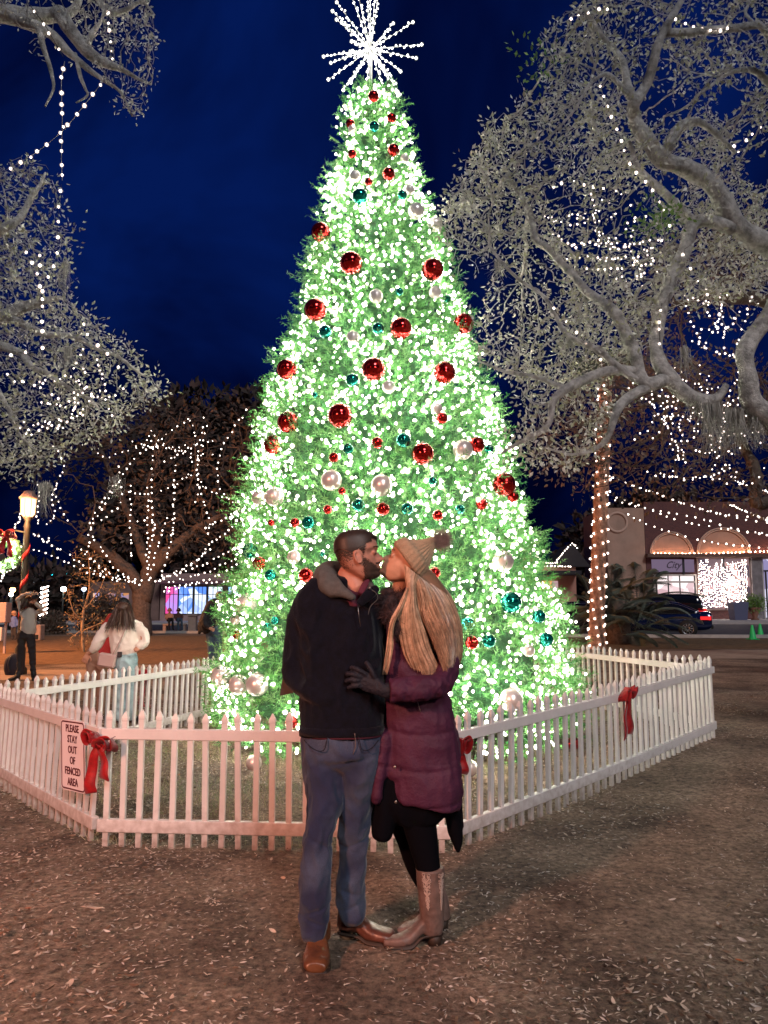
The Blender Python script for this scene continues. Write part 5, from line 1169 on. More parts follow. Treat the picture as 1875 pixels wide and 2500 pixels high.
# long straight hair
def hair_lock(A, B, Ya, Yb, bulge, n, wd_, mats, probs, seg=14, jit=.009, ends=.10, fwd_=0.):
    """strands interpolated between two traced edge curves"""
    A = catmull(np.array([W(x, y, Ya) for x, y in A]), 6); B = catmull(np.array([W(x, y, Yb) for x, y in B]), 6)
    def rs(P, t): d = np.r_[0, np.cumsum(np.linalg.norm(np.diff(P, axis=0), axis=1))]; return np.stack([np.interp(t*d[-1], d, P[:, i]) for i in range(3)], -1)
    Vs = []; mi = []; s = rng.random(n); r2 = rng.uniform(0, 1, n); e = 1 - ends*rng.random(n); ph = rng.uniform(0, 6, n); w0 = wd_*rng.uniform(.6, 1.4, n); sgn = rng.normal(size=n)
    T = np.linspace(0, 1, seg+1); out = []
    for t in T:
        a = rs(A, t*e); b = rs(B, t*e); c = a*(1-s)[:, None] + b*s[:, None]
        dep = -bulge*np.sin(PI*np.clip(s, 0, 1))**.6*(.55+.45*r2)*(.5+.5*math.sin(PI*min(1, t*1.1+.15)))
        c = c + np.stack([jit*np.sin(ph+t*5)*t, dep - fwd_*t*t + jit*np.cos(ph*1.7+t*4)*.5, jit*.3*np.sin(ph*2+t*3)], 1); out.append(c)
    C = np.stack(out, 1); Tn = np.gradient(C, axis=1); Tn /= np.linalg.norm(Tn, axis=2)[..., None]
    nrm = np.array([0, -1., 0])[None] + np.stack([(s-.5)*1.4 + sgn*.13, np.zeros(n), np.zeros(n)], 1); S = np.cross(Tn, nrm[:, None]); S /= np.linalg.norm(S, axis=2)[..., None]
    w_ = w0[:, None]*(1-.75*T[None]**3); L_, R_ = C - S*w_[..., None]/2, C + S*w_[..., None]/2
    V = np.stack([L_, R_], 2).reshape(-1, 3); b = np.arange(n)[:, None]*(2*(seg+1)); Q = np.stack([b+np.array([2*i, 2*i+1, 2*i+3, 2*i+2]) for i in range(seg)], 1).reshape(-1, 4)
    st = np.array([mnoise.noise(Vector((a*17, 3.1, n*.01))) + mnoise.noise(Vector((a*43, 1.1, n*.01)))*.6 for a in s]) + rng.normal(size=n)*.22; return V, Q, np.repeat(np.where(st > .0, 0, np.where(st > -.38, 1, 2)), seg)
def cx(P): return [(660+a*.3134, 1260+b*.3134) for a, b in P]
locks = [
 (cx([(1045, 380), (1050, 480), (1065, 580), (1020, 680), (1000, 780), (1005, 880), (1030, 1000), (1060, 1100), (1110, 1190)]), cx([(1150, 470), (1130, 560), (1130, 680), (1165, 800), (1200, 900), (1230, 1010), (1270, 1110), (1320, 1210), (1310, 1290)]), YW-.13, YW-.135, .030, 2900, .0024, .36),
 (cx([(1130, 470), (1140, 600), (1170, 740), (1220, 860), (1265, 960), (1310, 1080), (1350, 1200)]), cx([(1200, 500), (1310, 540), (1400, 650), (1450, 800), (1475, 930), (1460, 1080), (1400, 1230)]), YW-.10, YW-.0, .055, 5200, .0024, .42),
 (cx([(1060, 400), (1080, 500), (1090, 620), (1110, 760), (1150, 900), (1200, 1040)]), cx([(1190, 500), (1260, 560), (1330, 680), (1370, 820), (1390, 960), (1380, 1080)]), YW-.11, YW-.07, .05, 1900, .0024, .55),
 (cx([(1060, 560), (1000, 700), (940, 820), (925, 920), (915, 1020), (900, 1130), (888, 1240)]), cx([(1080, 560), (1030, 700), (965, 820), (945, 920), (945, 1020), (925, 1120), (900, 1240)]), YW-.15, YW-.15, .01, 150, .0035, .2),
 (cx([(1160, 480), (1260, 520), (1390, 640), (1440, 820), (1462, 980), (1480, 1100), (1440, 1200)]), cx([(1200, 490), (1330, 540), (1420, 660), (1470, 820), (1485, 960), (1475, 1060), (1465, 1130)]), YW+.03, YW+.10, .04, 300, .003, .3)]
Vs, Qs, Ms = [], [], []; off = 0
for A, B, Ya, Yb, bl, n, wd_, en in locks:
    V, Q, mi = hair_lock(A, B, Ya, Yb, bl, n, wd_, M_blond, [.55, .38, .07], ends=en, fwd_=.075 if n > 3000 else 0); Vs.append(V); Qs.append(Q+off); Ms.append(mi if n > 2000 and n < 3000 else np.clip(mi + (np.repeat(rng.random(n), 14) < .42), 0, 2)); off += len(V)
me = mesh_from(np.vstack(Vs), [np.vstack(Qs)], 'hair', np.concatenate(Ms), M_blond); hairo = place(me, 'hair', wom)
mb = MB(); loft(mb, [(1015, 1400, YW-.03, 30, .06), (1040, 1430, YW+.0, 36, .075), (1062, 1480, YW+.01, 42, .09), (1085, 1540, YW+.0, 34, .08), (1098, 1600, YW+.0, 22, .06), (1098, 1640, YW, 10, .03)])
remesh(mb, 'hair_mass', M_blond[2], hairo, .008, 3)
# ================================================================== BACKGROUND
def X(px, Y): return (px-937.5)/F*Y
def PB(px, py, Y): return W(px, py, Y)
# ---- string lights
me_sb = bulbs_mesh([(0, 0, 0)], 1., 'bulb', M_bulb2, False, M_halo2)
M_cord = mat('string_cord', (.03, .03, .03), .8)
M_cordw = mat('string_cord_pale', (.35, .33, .3), .8)
def string(pts, sp, r, label, group=None, jit=.4, single=None, cordr=.0025, pale=False, name='string_lights'):
    P = np.array([W(*p) for p in pts]); P = catmull(P, 6); d = np.r_[0, np.cumsum(np.linalg.norm(np.diff(P, axis=0), axis=1))]
    n = max(2, int(d[-1]/sp)); t = (np.arange(n)+.5+rng.normal(size=n)*.12)*d[-1]/n
    B = np.stack([np.interp(t, d, P[:, i]) for i in range(3)], 1) + rng.normal(size=(n, 3))*r*jit + np.array([0, 0, -r*.8])
    root = empty(name, tuple(P[0]), label, 'string lights', group or 'string lights')
    mb = MB(); mb.tube(P, cordr, 4, cap=False); mb.build('cord', M_cordw if pale else M_cord, root)
    if single is None: single = pts[0][2] > 22 or n > 100
    R = r*rng.uniform(.75, 1.2, n)
    if single:
        if n: tag(place(bulbs_mesh(B, R*.85, 'bulbs', M_bulb2, True, M_halo2), 'bulbs', root), kind='stuff')
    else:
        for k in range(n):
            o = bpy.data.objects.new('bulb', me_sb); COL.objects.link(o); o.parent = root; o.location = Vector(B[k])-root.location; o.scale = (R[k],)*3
    return root
def V9(pts, Y0, Y1=None):
    n = len(pts); Y1 = Y0 if Y1 is None else Y1
    return [(p[0], p[1], Y0+(Y1-Y0)*i/max(1, n-1)) for i, p in enumerate(pts)]
S_ = lambda *a: string(*a)
string(V9([(158, 150), (150, 200), (152, 300), (150, 380), (152, 440)], 5.5, 5.6), .085, .0085, 'string of lights hanging straight down from the bare limb at the top left', pale=True)
string(V9([(258, 190), (215, 245), (160, 312), (105, 360), (60, 390), (15, 415)], 5.5, 5.9), .10, .0085, 'string of lights slanting from the bare top left limb down to the left edge', pale=True)
string(V9([(263, 20), (268, 75), (272, 110), (276, 150)], 5.5), .07, .008, 'short string of lights among the twigs of the bare top left limb')
string(V9([(70, 8), (110, 62), (135, 105), (155, 140)], 5.35), .11, .008, 'string of lights wound along the thick part of the bare top left limb')
string(V9([(150, 450), (142, 520), (140, 590), (135, 640), (105, 700), (102, 780), (104, 850), (60, 858), (10, 868)], 8.6), .17, .013, 'long string of lights draped down the outside of the grey left oak')
string(V9([(60, 600), (80, 640), (100, 620), (92, 680), (108, 740)], 8.5), .13, .013, 'string of lights tangled near the middle of the grey left oak')
string(V9([(190, 765), (215, 815), (245, 850), (270, 868), (300, 905)], 8.5), .17, .012, 'string of lights down the right slope of the grey left oak')
polyS4 = [(10, 880), (120, 800), (250, 860), (350, 960), (300, 1060), (150, 1100), (20, 1150)]
polyT5 = [(180, 1180), (190, 1080), (260, 1000), (430, 960), (600, 990), (640, 1150), (560, 1280), (420, 1300), (250, 1330)]
polyR3 = [(1530, 900), (1640, 860), (1870, 850), (1875, 1200), (1700, 1180), (1560, 1150), (1500, 1000)]
polyR2 = [(1620, 660), (1700, 590), (1870, 600), (1870, 880), (1640, 880), (1610, 800)]
polyR1 = [(1290, 540), (1350, 440), (1500, 430), (1620, 500), (1650, 640), (1560, 760), (1450, 870), (1350, 780), (1280, 650)]
def scatter_strings(n, poly, Yr, sp, r, nb, label, group, stepm=.9):
    P = np.array(poly); k = 0
    while k < n:
        x, y = rng.uniform(P[:, 0].min(), P[:, 0].max()), rng.uniform(P[:, 1].min(), P[:, 1].max())
        if not inpoly(np.array([x]), np.array([y]), poly)[0]: continue
        Y = rng.uniform(*Yr); a = rng.uniform(-.5, .5) if rng.random() < .6 else rng.uniform(1.1, 2.0); Lp = nb*sp/mpp(Y); pts = []
        for t in np.linspace(0, 1, 4): pts.append((x+math.cos(a)*Lp*t+rng.normal()*Lp*.06, y+math.sin(a)*Lp*t+math.sin(t*PI)*Lp*.12+rng.normal()*Lp*.05, Y+rng.normal()*.15))
        if not inpoly(np.array([p[0] for p in pts]), np.array([p[1] for p in pts]), poly).all(): continue
        string(pts, sp, r, label, group, single=True, jit=1.5); k += 1
scatter_strings(9, polyS4, (8.4, 9.4), .10, .010, 8, 'short string of lights tangled low in the grey left oak', 'short strings in the left oak')
scatter_strings(7, polyT5, (33.5, 36), .30, .024, 10, 'short string of lights tangled in the dark canopy of the spreading oak', 'short strings in the spreading oak')
scatter_strings(24, polyR3, (15, 17), .16, .014, 10, 'short string of lights tangled in the brown canopy above the shops', 'short strings above the shops')
scatter_strings(8, polyR2, (11, 12.5), .12, .012, 9, 'short string of lights in the reddish crown at the right edge', 'short strings in the reddish crown')
scatter_strings(14, polyR1, (6.6, 8.2), .07, .008, 9, 'short string of lights tangled in the leaves of the big right oak', 'short strings in the right oak')
string(V9([(1461, 192), (1475, 240), (1492, 281), (1513, 333), (1533, 390), (1549, 416), (1600, 470), (1640, 560)], 6.3), .11, .0085, 'string of lights running diagonally down through the gap in the big right oak', pale=True)
string(V9([(1655, 600), (1690, 660), (1752, 759), (1778, 811)], 6.1), .12, .008, 'string of lights sloping right across the forked grey limb of the right oak', pale=True)
string(V9([(1341, 460), (1390, 440), (1440, 455), (1490, 462), (1540, 470)], 7.2), .10, .009, 'string of lights crossing the upper middle of the big right oak')
string(V9([(1385, 55), (1410, 35), (1460, 22), (1500, 18)], 6.3), .09, .009, 'string of lights near the top of the picture above the green leaf tuft')
string(V9([(1640, 40), (1680, 58), (1720, 70), (1760, 72), (1790, 66)], 6.2), .08, .009, 'string of lights on the thin horizontal branch at the top right')
string(V9([(1616, 740), (1610, 790), (1612, 850)], 6.25), .09, .008, 'short string of lights on the upright fork of the big right oak')
string(V9([(1340, 735), (1365, 770), (1400, 800), (1440, 850), (1480, 890)], 6.1), .12, .008, 'string of lights along the thin left limb of the big right oak')
string(V9([(1790, 340), (1800, 370), (1830, 330), (1850, 310), (1870, 300)], 8), .12, .011, 'string of lights in the leaves at the right edge near the top')
# right: strands fanning from the palm to the shop front
def c2(P): return [(1250+a*.3767, 1150+b*.3767) for a, b in P]
fan = [([(600, 25), (680, 50), (900, 130), (1150, 220), (1400, 290), (1690, 335)], 'upper strand of lights running from the lit palm over the arches'),
       ([(610, 145), (850, 230), (1100, 320), (1400, 375), (1690, 412)], 'strand of lights from the palm passing over the right arch top'),
       ([(730, 270), (950, 370), (1250, 450), (1450, 475), (1690, 495)], 'lowest strand of lights crossing in front of both arches'),
       ([(620, 30), (950, 150), (1300, 262), (1690, 305)], 'second highest strand of lights fanning right from the palm'),
       ([(640, 180), (900, 245), (1200, 300), (1500, 385), (1690, 400)], 'strand of lights sagging between the palm and the brick shop'),
       ([(1400, 20), (1480, 75), (1590, 110), (1690, 140)], 'short high strand of lights above the right end of the brick shop'),
       ([(1400, 210), (1500, 250), (1690, 330)], 'short strand of lights right of the dim oak trunk over the shop')]
for P, lb in fan: string(V9(c2(P), 23.5, 19.5), .26, .021, lb, 'strands fanning from the palm', single=True, cordr=.004)
# left fan
def c1(P): return [(a*.3858, 1180+b*.3858) for a, b in P]
lf = [[(720, 0), (640, 130), (570, 250), (600, 350), (660, 430), (720, 520), (800, 590), (870, 620)], [(830, 0), (825, 200), (830, 480)], [(940, 0), (935, 300), (930, 560), (960, 600)], [(1105, 0), (1100, 250), (1060, 450), (1020, 600)],
      [(280, 360), (400, 430), (560, 530), (700, 590), (880, 630)], [(230, 420), (400, 490), (560, 560), (760, 620)], [(1240, 0), (1400, 80), (1540, 130)], [(1330, 370), (1250, 480), (1130, 560), (1000, 610)],
      [(1500, 400), (1300, 500), (1100, 580), (960, 620)], [(1540, 450), (1300, 560), (1050, 630)], [(1540, 480), (1350, 590), (1100, 650), (1030, 660)], [(860, 240), (980, 240), (950, 420), (940, 560)], [(1060, 200), (1000, 400), (950, 560)],
      [(1500, 240), (1430, 310), (1330, 380)], [(1260, 10), (1300, 150), (1330, 260), (1310, 330)], [(1540, 150), (1400, 230), (1300, 280)], [(1500, 610), (1200, 640), (1030, 690)], [(1340, 400), (1220, 500), (1090, 570), (990, 620)], [(500, 400), (640, 540), (760, 600), (900, 640)],
      [(540, 420), (600, 500), (700, 560), (840, 600), (960, 610)]]
lfl = ['outermost left strand bowing out and back to the oak trunk', 'second vertical strand left of the oak trunk', 'vertical strand dropping straight onto the fork of the spreading oak', 'strand dropping onto the right side of the spreading oak trunk',
       'upper of two long strands sloping from the lamp post to the oak trunk', 'lower of two long strands sloping from the lamp post to the oak trunk', 'strand at the upper right of the spreading oak, beside the christmas tree', 'steep short strand rising right of the oak trunk',
       'strand rising right from the trunk to the christmas tree, topmost', 'strand rising right from the trunk to the christmas tree, second down', 'strand rising right from the trunk to the christmas tree, above the shop window', 'hooked strand above the fork of the spreading oak', 'strand slanting down to the fork of the spreading oak',
       'short strand ending beside the christmas tree', 'wavy vertical strand right of the spreading oak', 'short strand slanting left from the christmas tree edge', 'lowest strand along the awning of the blue lit shop', 'second steep strand rising right of the oak trunk', 'low sagging strand left of the oak trunk', 'sagging strand behind the young golden tree']
for P, lb in zip(lf, lfl): string(V9(c1(P), 34.5, 35.5), .27, .030, lb, 'strands fanning from the spreading oak', single=True, cordr=.006, jit=.8)
cv = lambda P: [(a*1.1302, b*1.1302) for a, b in P]
lu = [([(350, 958), (300, 980), (250, 1050), (220, 1100), (195, 1140), (192, 1190)], 'long curved strand down the left side of the spreading oak'), ([(330, 945), (328, 1040), (330, 1160)], 'vertical strand through the crown of the spreading oak, left one'), ([(378, 965), (376, 1060), (375, 1160)], 'vertical strand through the crown of the spreading oak, right one'),
      ([(300, 960), (360, 965), (410, 985), (430, 1050), (420, 1090)], 'arched strand over the crown of the spreading oak'), ([(540, 880), (500, 930), (470, 1000), (480, 1060), (530, 1110)], 'strand curving close to the left side of the christmas tree'), ([(440, 895), (430, 950), (390, 975), (350, 1000)], 'short strand near the top of the spreading oak'),
      ([(110, 960), (140, 1000), (120, 1060), (150, 1130)], 'strand hanging in front of the dark canopy above the lamp'), ([(255, 1000), (262, 1080), (215, 1130)], 'strand crossing the left part of the spreading oak')]
for P, lb in lu: string(V9(cv(P), 34.3, 34.8), .30, .030, lb, 'strands fanning from the spreading oak', single=True, cordr=.006, jit=.8)
ll = [([(0, 590), (60, 520), (130, 450), (230, 420)], 'strand rising right from the left edge under the wreath'), ([(0, 560), (70, 480), (140, 380)], 'upper strand rising from the left edge behind the lamp post'), ([(120, 180), (130, 230), (100, 262), (90, 330)], 'strand hanging just behind the glowing street lantern'), ([(240, 0), (250, 90), (235, 200), (240, 250)], 'strand hanging right of the glowing street lantern'), ([(360, 0), (330, 90), (345, 200), (290, 260)], 'second strand hanging right of the glowing street lantern'),
      ([(200, 310), (250, 330), (290, 370), (310, 330)], 'small loop of lights right of the lamp post'), ([(0, 620), (40, 560), (100, 520)], 'lowest strand rising from the left edge')]
for P, lb in ll: string(V9(c1(P), 22.5, 24), .20, .020, lb, 'strands near the street lamp', single=True, cordr=.005, jit=.8)

# ---- street lamp with candy-stripe ribbon
YL = 16.8; lb_ = gp(X(57, YL), YL); M_post = mat('dark_green_iron', (.05, .05, .04), .5, metal=.3)
lamp = empty('street_lamp', tuple(lb_), 'glowing lantern street lamp with a red ribbon spiralled round its dark post', 'street lamp')
zt = W(57, 1262, YL)[2]; xb = X(62, YL)
mb = MB(); mb.lathe((xb, YL, 0), [(.16, 0), (.16, .12), (.11, .18), (.11, .55), (.075, .62), (.062, zt-.25), (.075, zt-.22), (.05, zt-.1), (.09, zt-.03), (.10, zt)], 16); mb.build('post', M_post, lamp)
mb = MB(); rb = []
for t in np.linspace(0, 1, 120):
    a = t*2*PI*3.2; z = .9 + t*(zt-1.5); r = .075; rb.append([(xb+r*math.cos(a), YL+r*math.sin(a), z-.07), (xb+(r+.004)*math.cos(a), YL+(r+.004)*math.sin(a), z-.07), (xb+(r+.004)*math.cos(a), YL+(r+.004)*math.sin(a), z+.07), (xb+r*math.cos(a), YL+r*math.sin(a), z+.07)])
mb.rings(np.array(rb)); mb.build('ribbon_wrap', mat('red_ribbon_flat', (.55, .02, .02), .5), lamp)
M_glow = emis('lantern_glow', (1, .44, .15), 6)
mb = MB(); mb.lathe((xb, YL, zt), [(.10, .0), (.15, .06), (.168, .38), (.168, .39)], 8); mb.build('lantern_glass', M_glow, lamp)
mb = MB(); mb.lathe((xb, YL, zt), [(.205, .395), (.21, .42), (.125, .52), (.11, .56), (.05, .58)], 8); mb.build('lantern_roof', mat('lantern_roof_copper', (.35, .22, .17), .5), lamp)
mb = MB()
for k in range(8):
    a = k*PI/4+PI/8*0; mb.tube([(xb+.105*math.cos(a), YL+.105*math.sin(a), zt), (xb+.156*math.cos(a), YL+.156*math.sin(a), zt+.06), (xb+.174*math.cos(a), YL+.174*math.sin(a), zt+.39)], .006, 5)
mb.build('lantern_frame', M_post, lamp)
mb = MB(); mb.tube([(xb, YL, zt-.35), (xb-.25, YL, zt-.3), (xb-.42, YL, zt-.32)], .018, 6); mb.build('bracket', M_post, lamp)
l = bpy.data.lights.new('lantern_light', 'POINT'); l.energy = 160; l.color = (1, .42, .18); l.shadow_soft_size = .2; lo = bpy.data.objects.new('lantern_light', l); COL.objects.link(lo); lo.location = (xb-.0, YL-.45, zt+.0)
# wreath hanging from its bracket
wc = W(2, 1350, YL-.1); wr = empty('christmas_wreath', tuple(wc), 'lit green wreath at the left edge beside the street lamp', 'wreath'); n = 1100
a = rng.uniform(0, 2*PI, n); rr = .32 + rng.normal(size=n)*.045; P = wc + np.stack([rr*np.cos(a), rng.normal(size=n)*.06, rr*np.sin(a)], 1); D = rng.normal(size=(n, 3))
V, Q = blades(np.repeat(P, 8, 0) + rng.normal(size=(n*8, 3))*.02, rng.normal(size=(n*8, 3)), np.full(n*8, .06), np.full(n*8, .008), seg=1); place(mesh_from(V, [Q], 'greenery', None, [M_need[1]]), 'greenery', wr)
tag(place(bulbs_mesh(P[:80] + np.array((0, -.05, 0)), .011, 'bulbs', M_bulb, True), 'bulbs', wr), kind='stuff')
bow(W(20, 1312, YL-.3), (0, -1, 0), 'red bow on top of the lit wreath at the left edge', 1.6, tails=((-.05, -.26), (.06, -.22)), loops=((-.09, .03), (.09, .03)), wd=.08, tie=False)

# ---- palm trunk wrapped in lights
YP = 24.0; pb = gp(X(1456, YP), YP); palm = empty('palm_tree', tuple(pb), 'tall palm with its trunk wrapped in warm lights right of the christmas tree', 'tree')
M_palm = mat('palm_bark', (.55, .30, .20), .9, col2=(.22, .11, .075), vscale=7, bump=1.5, bscale=12)
tp_ = [W(1456, 1592, YP), W(1458, 1480, YP), W(1462, 1350, YP), W(1468, 1200, YP), W(1474, 1060, YP), W(1478, 940, YP), W(1480, 900, YP)]; tp_[0][2] = pb[2]-.05
TPp = catmull(np.array(tp_), 14); rp = np.interp(np.linspace(0, 1, len(TPp)), [0, .1, .6, 1], [.30, .235, .22, .20]); rp = rp*(1+.05*np.sin(np.arange(len(TPp))*2.1))
mb = MB(); mb.tube(TPp, rp, 20); mb.build('trunk', M_palm, palm)
fr = []
def frond(mb, base, d, ln, nl, ll, lw, droop, up=.0):
    d = np.array(d, float); d /= np.linalg.norm(d); ts = np.linspace(0, 1, 12); P = base + d*ln*ts[:, None] + np.array((0, 0, -1.))*(droop*ln*ts**2)[:, None]; mb.tube(P, .018*(1-.8*ts), 4)
    tt = np.linspace(.18, .99, nl); C = np.stack([np.interp(tt, ts, P[:, i]) for i in range(3)], 1); T = np.gradient(C, axis=0); T /= np.linalg.norm(T, axis=1)[:, None]; S = np.cross(T, (0, 0, 1.)); S /= np.linalg.norm(S, axis=1)[:, None]
    for sg in (-1, 1):
        D = S*sg + T*.7 + np.array((0, 0, .25)); V, Q = blades(C, D, ll*(np.sin(PI*np.clip(tt, .12, .93))**.6), np.full(nl, lw), np.array((0, 0, -1.))*ll*.35*np.ones((nl, 3)), seg=2, side=T+S*.01+np.array((0, 0, .0))); mb.add(V, Q)
M_frond = mat('frond_dark', (.12, .14, .11), .55, var=.4, vscale=4)
mb = MB(); tpz = TPp[-1]
for k in range(26):
    a = k*2.4; e = rng.uniform(-.2, .9); frond(mb, tpz, (math.cos(a)*math.cos(e), math.sin(a)*math.cos(e), math.sin(e)), rng.uniform(1.2, 1.9), 26, .5, .035, .5)
mb.build('crown', M_frond, palm)
wrap = empty('string_lights', tuple(pb), 'string of lights spiralling up the palm trunk', 'string lights', 'string lights'); n = 80; ts = np.linspace(.02, .88, n*6); Pw2 = []
for i, t in enumerate(ts):
    j = t*(len(TPp)-1); a = t*2*PI*30; c = TPp[int(j)]*(1-j % 1) + TPp[min(len(TPp)-1, int(j)+1)]*(j % 1); r = np.interp(j, range(len(rp)), rp)+.035; Pw2.append(c + np.array((math.cos(a)*r, math.sin(a)*r, 0)))
mb = MB(); mb.tube(np.array(Pw2), .006, 4, cap=False); mb.build('cord', M_cord, wrap)
for k in range(n*2):
    q = Pw2[int((k+.5)*3)-1]; o = bpy.data.objects.new('bulb', me_sb); COL.objects.link(o); o.parent = wrap; o.location = Vector(q)-wrap.location; o.scale = (.024,)*3
# ---- sago palm shrub
YS = 27.0; sb = gp(X(1500, YS), YS); sago = empty('palm_shrub', tuple(sb), 'big dark shaggy palm shrub between the lit trunk and the black sedan', 'shrub')
mb = MB()
for k in range(84):
    a = rng.uniform(0, 2*PI); e = rng.uniform(.15, 1.4); ln = rng.uniform(1.6, 3.3)*(.75+.3*math.sin(e)); b0 = np.array([sb[0]+rng.normal()*.55, YS+rng.normal()*.4, sb[2]+rng.uniform(.3, 1.4)])
    frond(mb, b0, (math.cos(a)*math.cos(e), math.sin(a)*math.cos(e), math.sin(e)), ln, 30, .42, .045, .42)
mb.build('fronds', M_frond, sago)
mb = MB(); mb.tube([(sb[0], YS, sb[2]-.05), (sb[0]+.1, YS, sb[2]+1.6)], [.5, .35], 10); mb.build('stem', M_barkd, sago)

# ---- young tree lit gold by the lamp
bY = G(205, 1592); yY = bY[1]
limY = [[(bY[0], yY, -.05, .06), (bY[0]-.1, yY, .9, .05), (bY[0]+.0, yY, 1.6, .04), (bY[0]+.1, yY, 2.4, .025), (bY[0]+.05, yY, 3.1, .01)],
        [(203, 1520, yY, .03), (180, 1490, yY-.2, .02), (165, 1440, yY-.3, .01)], [(206, 1490, yY, .03), (235, 1450, yY, .018), (255, 1410, yY, .01)], [(200, 1540, yY, .02), (170, 1560, yY-.2, .012)], [(206, 1540, yY, .025), (250, 1520, yY, .015), (290, 1500, yY, .008)]]
M_ybark = mat('young_bark', (.36, .24, .14), .8, var=.2, vscale=10); M_yleaf = [mat('young_leaf', (.30, .19, .09), .6, var=.3, vscale=4), mat('young_leaf_olive', (.17, .13, .06), .6, var=.3, vscale=4)]
oak('young twiggy tree lit gold between the photographer and the woman in cream', (bY[0], yY, 0), limY, [([(160, 1560), (158, 1400), (190, 1335), (240, 1340), (300, 1420), (300, 1500), (262, 1575), (180, 1585)], (yY-.9, yY+.9), 420, 1.2, -.3, 51)], M_yleaf, M_ybark,
    dict(rmaxleaf=.009, per=4, Ln=(.06, .12), nprob=.45, cluster=.08), dict(step=.14, infl=1.2, kill=.2, iters=60), dict(tip=.0045, ex=2.2, rmax=.03), group='young trees', name='young_tree')

# ---- far woods
def woods(name, label, poly, Yr, n, size, mats):
    P = attract(poly, Yr, n, .12, -.3, 61); V, Q, mi = oak_leaves(P, np.zeros(n), None, 1, 9, size, mats, 1., cluster=.7); return tag(place(mesh_from(V, [Q], name, mi, mats, smooth=False), name), label, kind='stuff')
M_w = [mat('woods_dark', (.045, .033, .028), .9, var=.4, vscale=.6), mat('woods_brown', (.10, .055, .045), .9, var=.4, vscale=.6)]
woods('woods', 'dark trees massed behind the square', [(-400, 1440), (-400, 1300), (60, 1400), (200, 1420), (330, 1100), (400, 985), (480, 965), (560, 985), (640, 960), (760, 1010), (820, 1300), (1180, 1300), (1260, 1440), (1260, 1480), (-400, 1480)], (72, 84), 4200, (.7, 1.4), M_w)
woods('woods', 'dark trees behind the shops on the right', [(1380, 1330), (1450, 1240), (1600, 1230), (2300, 1200), (2300, 1480), (1380, 1480)], (84, 92), 1800, (.8, 1.5), M_w)

# ---- left shop with blue windows
def win_mat(name, c1_, c2_, s, scale=3.):
    m = bpy.data.materials.new(name); m.use_nodes = True; t = m.node_tree; t.nodes.clear(); n = t.nodes.new; l = t.links.new
    o = n('ShaderNodeOutputMaterial'); e = n('ShaderNodeEmission'); c = n('ShaderNodeTexCoord'); v = n('ShaderNodeTexVoronoi'); v.inputs['Scale'].default_value = scale; r = n('ShaderNodeValToRGB')
    r.color_ramp.elements[0].color = (*c1_, 1); r.color_ramp.elements[1].color = (*c2_, 1); r.color_ramp.elements[0].position = .3; r.color_ramp.elements[1].position = .7
    l(c.outputs['Object'], v.inputs['Vector']); l(v.outputs['Color'], r.inputs[0]); l(r.outputs[0], e.inputs[0]); e.inputs[1].default_value = s; l(e.outputs[0], o.inputs[0]); return m
M_wall1 = mat('pinkish_stucco', (.42, .27, .25), .85, var=.12, vscale=1.5); M_frame = mat('dark_frame', (.03, .03, .035), .5); M_trim = mat('pale_trim', (.6, .55, .5), .7)
M_wblue = win_mat('shop_light_blue', (.10, .25, .95), (.75, .85, 1.0), 1.1, 1.4); M_wpink = win_mat('shop_light_pink', (.9, .08, .35), (.55, .3, .9), .9, 1.2)
def shop_box(root, x0, x1, Y, z0, z1, m, name='wall', depth=8): mb = MB(); mb.box(((x0+x1)/2, Y+depth/2, (z0+z1)/2), (x1-x0, depth, z1-z0)); return mb.build(name, m, root, False)
YB = 68.2
def z_(py, Y): return W(937, py, Y)[2]
x0, x1 = X(395, YB), X(700, YB); shopL = empty('shop_building', ((x0+x1)/2, YB, .14), 'low pinkish shop with blue lit windows behind the seated people', 'building')
shop_box(shopL, x0, x1, YB, .1, z_(1400, YB), M_wall1)
for (a, b, m) in ((409, 437, M_wpink), (441, 473, M_wblue), (479, 506, M_wblue), (512, 545, M_wblue), (560, 600, M_wblue)):
    xa, xb_ = X(a, YB), X(b, YB); zb_, zt_ = z_(1498, YB), z_(1433, YB)
    mb = MB(); mb.box(((xa+xb_)/2, YB-.02, (zb_+zt_)/2), (xb_-xa+.16, .10, zt_-zb_+.16)); fr_ = mb.build('window', M_frame, shopL, False)
    mb = MB(); mb.box(((xa+xb_)/2, YB-.09, (zb_+zt_)/2), (xb_-xa, .03, zt_-zb_)); mb.build('pane', m, fr_, False)
    mb = MB()
    for k in range(1, 3): mb.box((xa+(xb_-xa)*k/3, YB-.12, (zb_+zt_)/2), (.05, .04, zt_-zb_))
    mb.box(((xa+xb_)/2, YB-.12, zb_+(zt_-zb_)*.72), (xb_-xa, .035, .05)); mb.build('muntins', M_frame, fr_, False)
mb = MB(); mb.box(((x0+x1)/2, YB-.9, z_(1422, YB)), (x1-x0, 1.8, .22)); mb.build('awning', mat('awning_mauve', (.22, .10, .12), .8), shopL, False)
x0, x1 = X(225, YB), X(392, YB); sL2 = empty('shop_building', ((x0+x1)/2, YB, .14), 'low dim shop behind the thick oak trunk with warm windows', 'building')
shop_box(sL2, x0, x1, YB, .1, z_(1420, YB), mat('brown_wall', (.20, .12, .10), .85, var=.2, vscale=1))
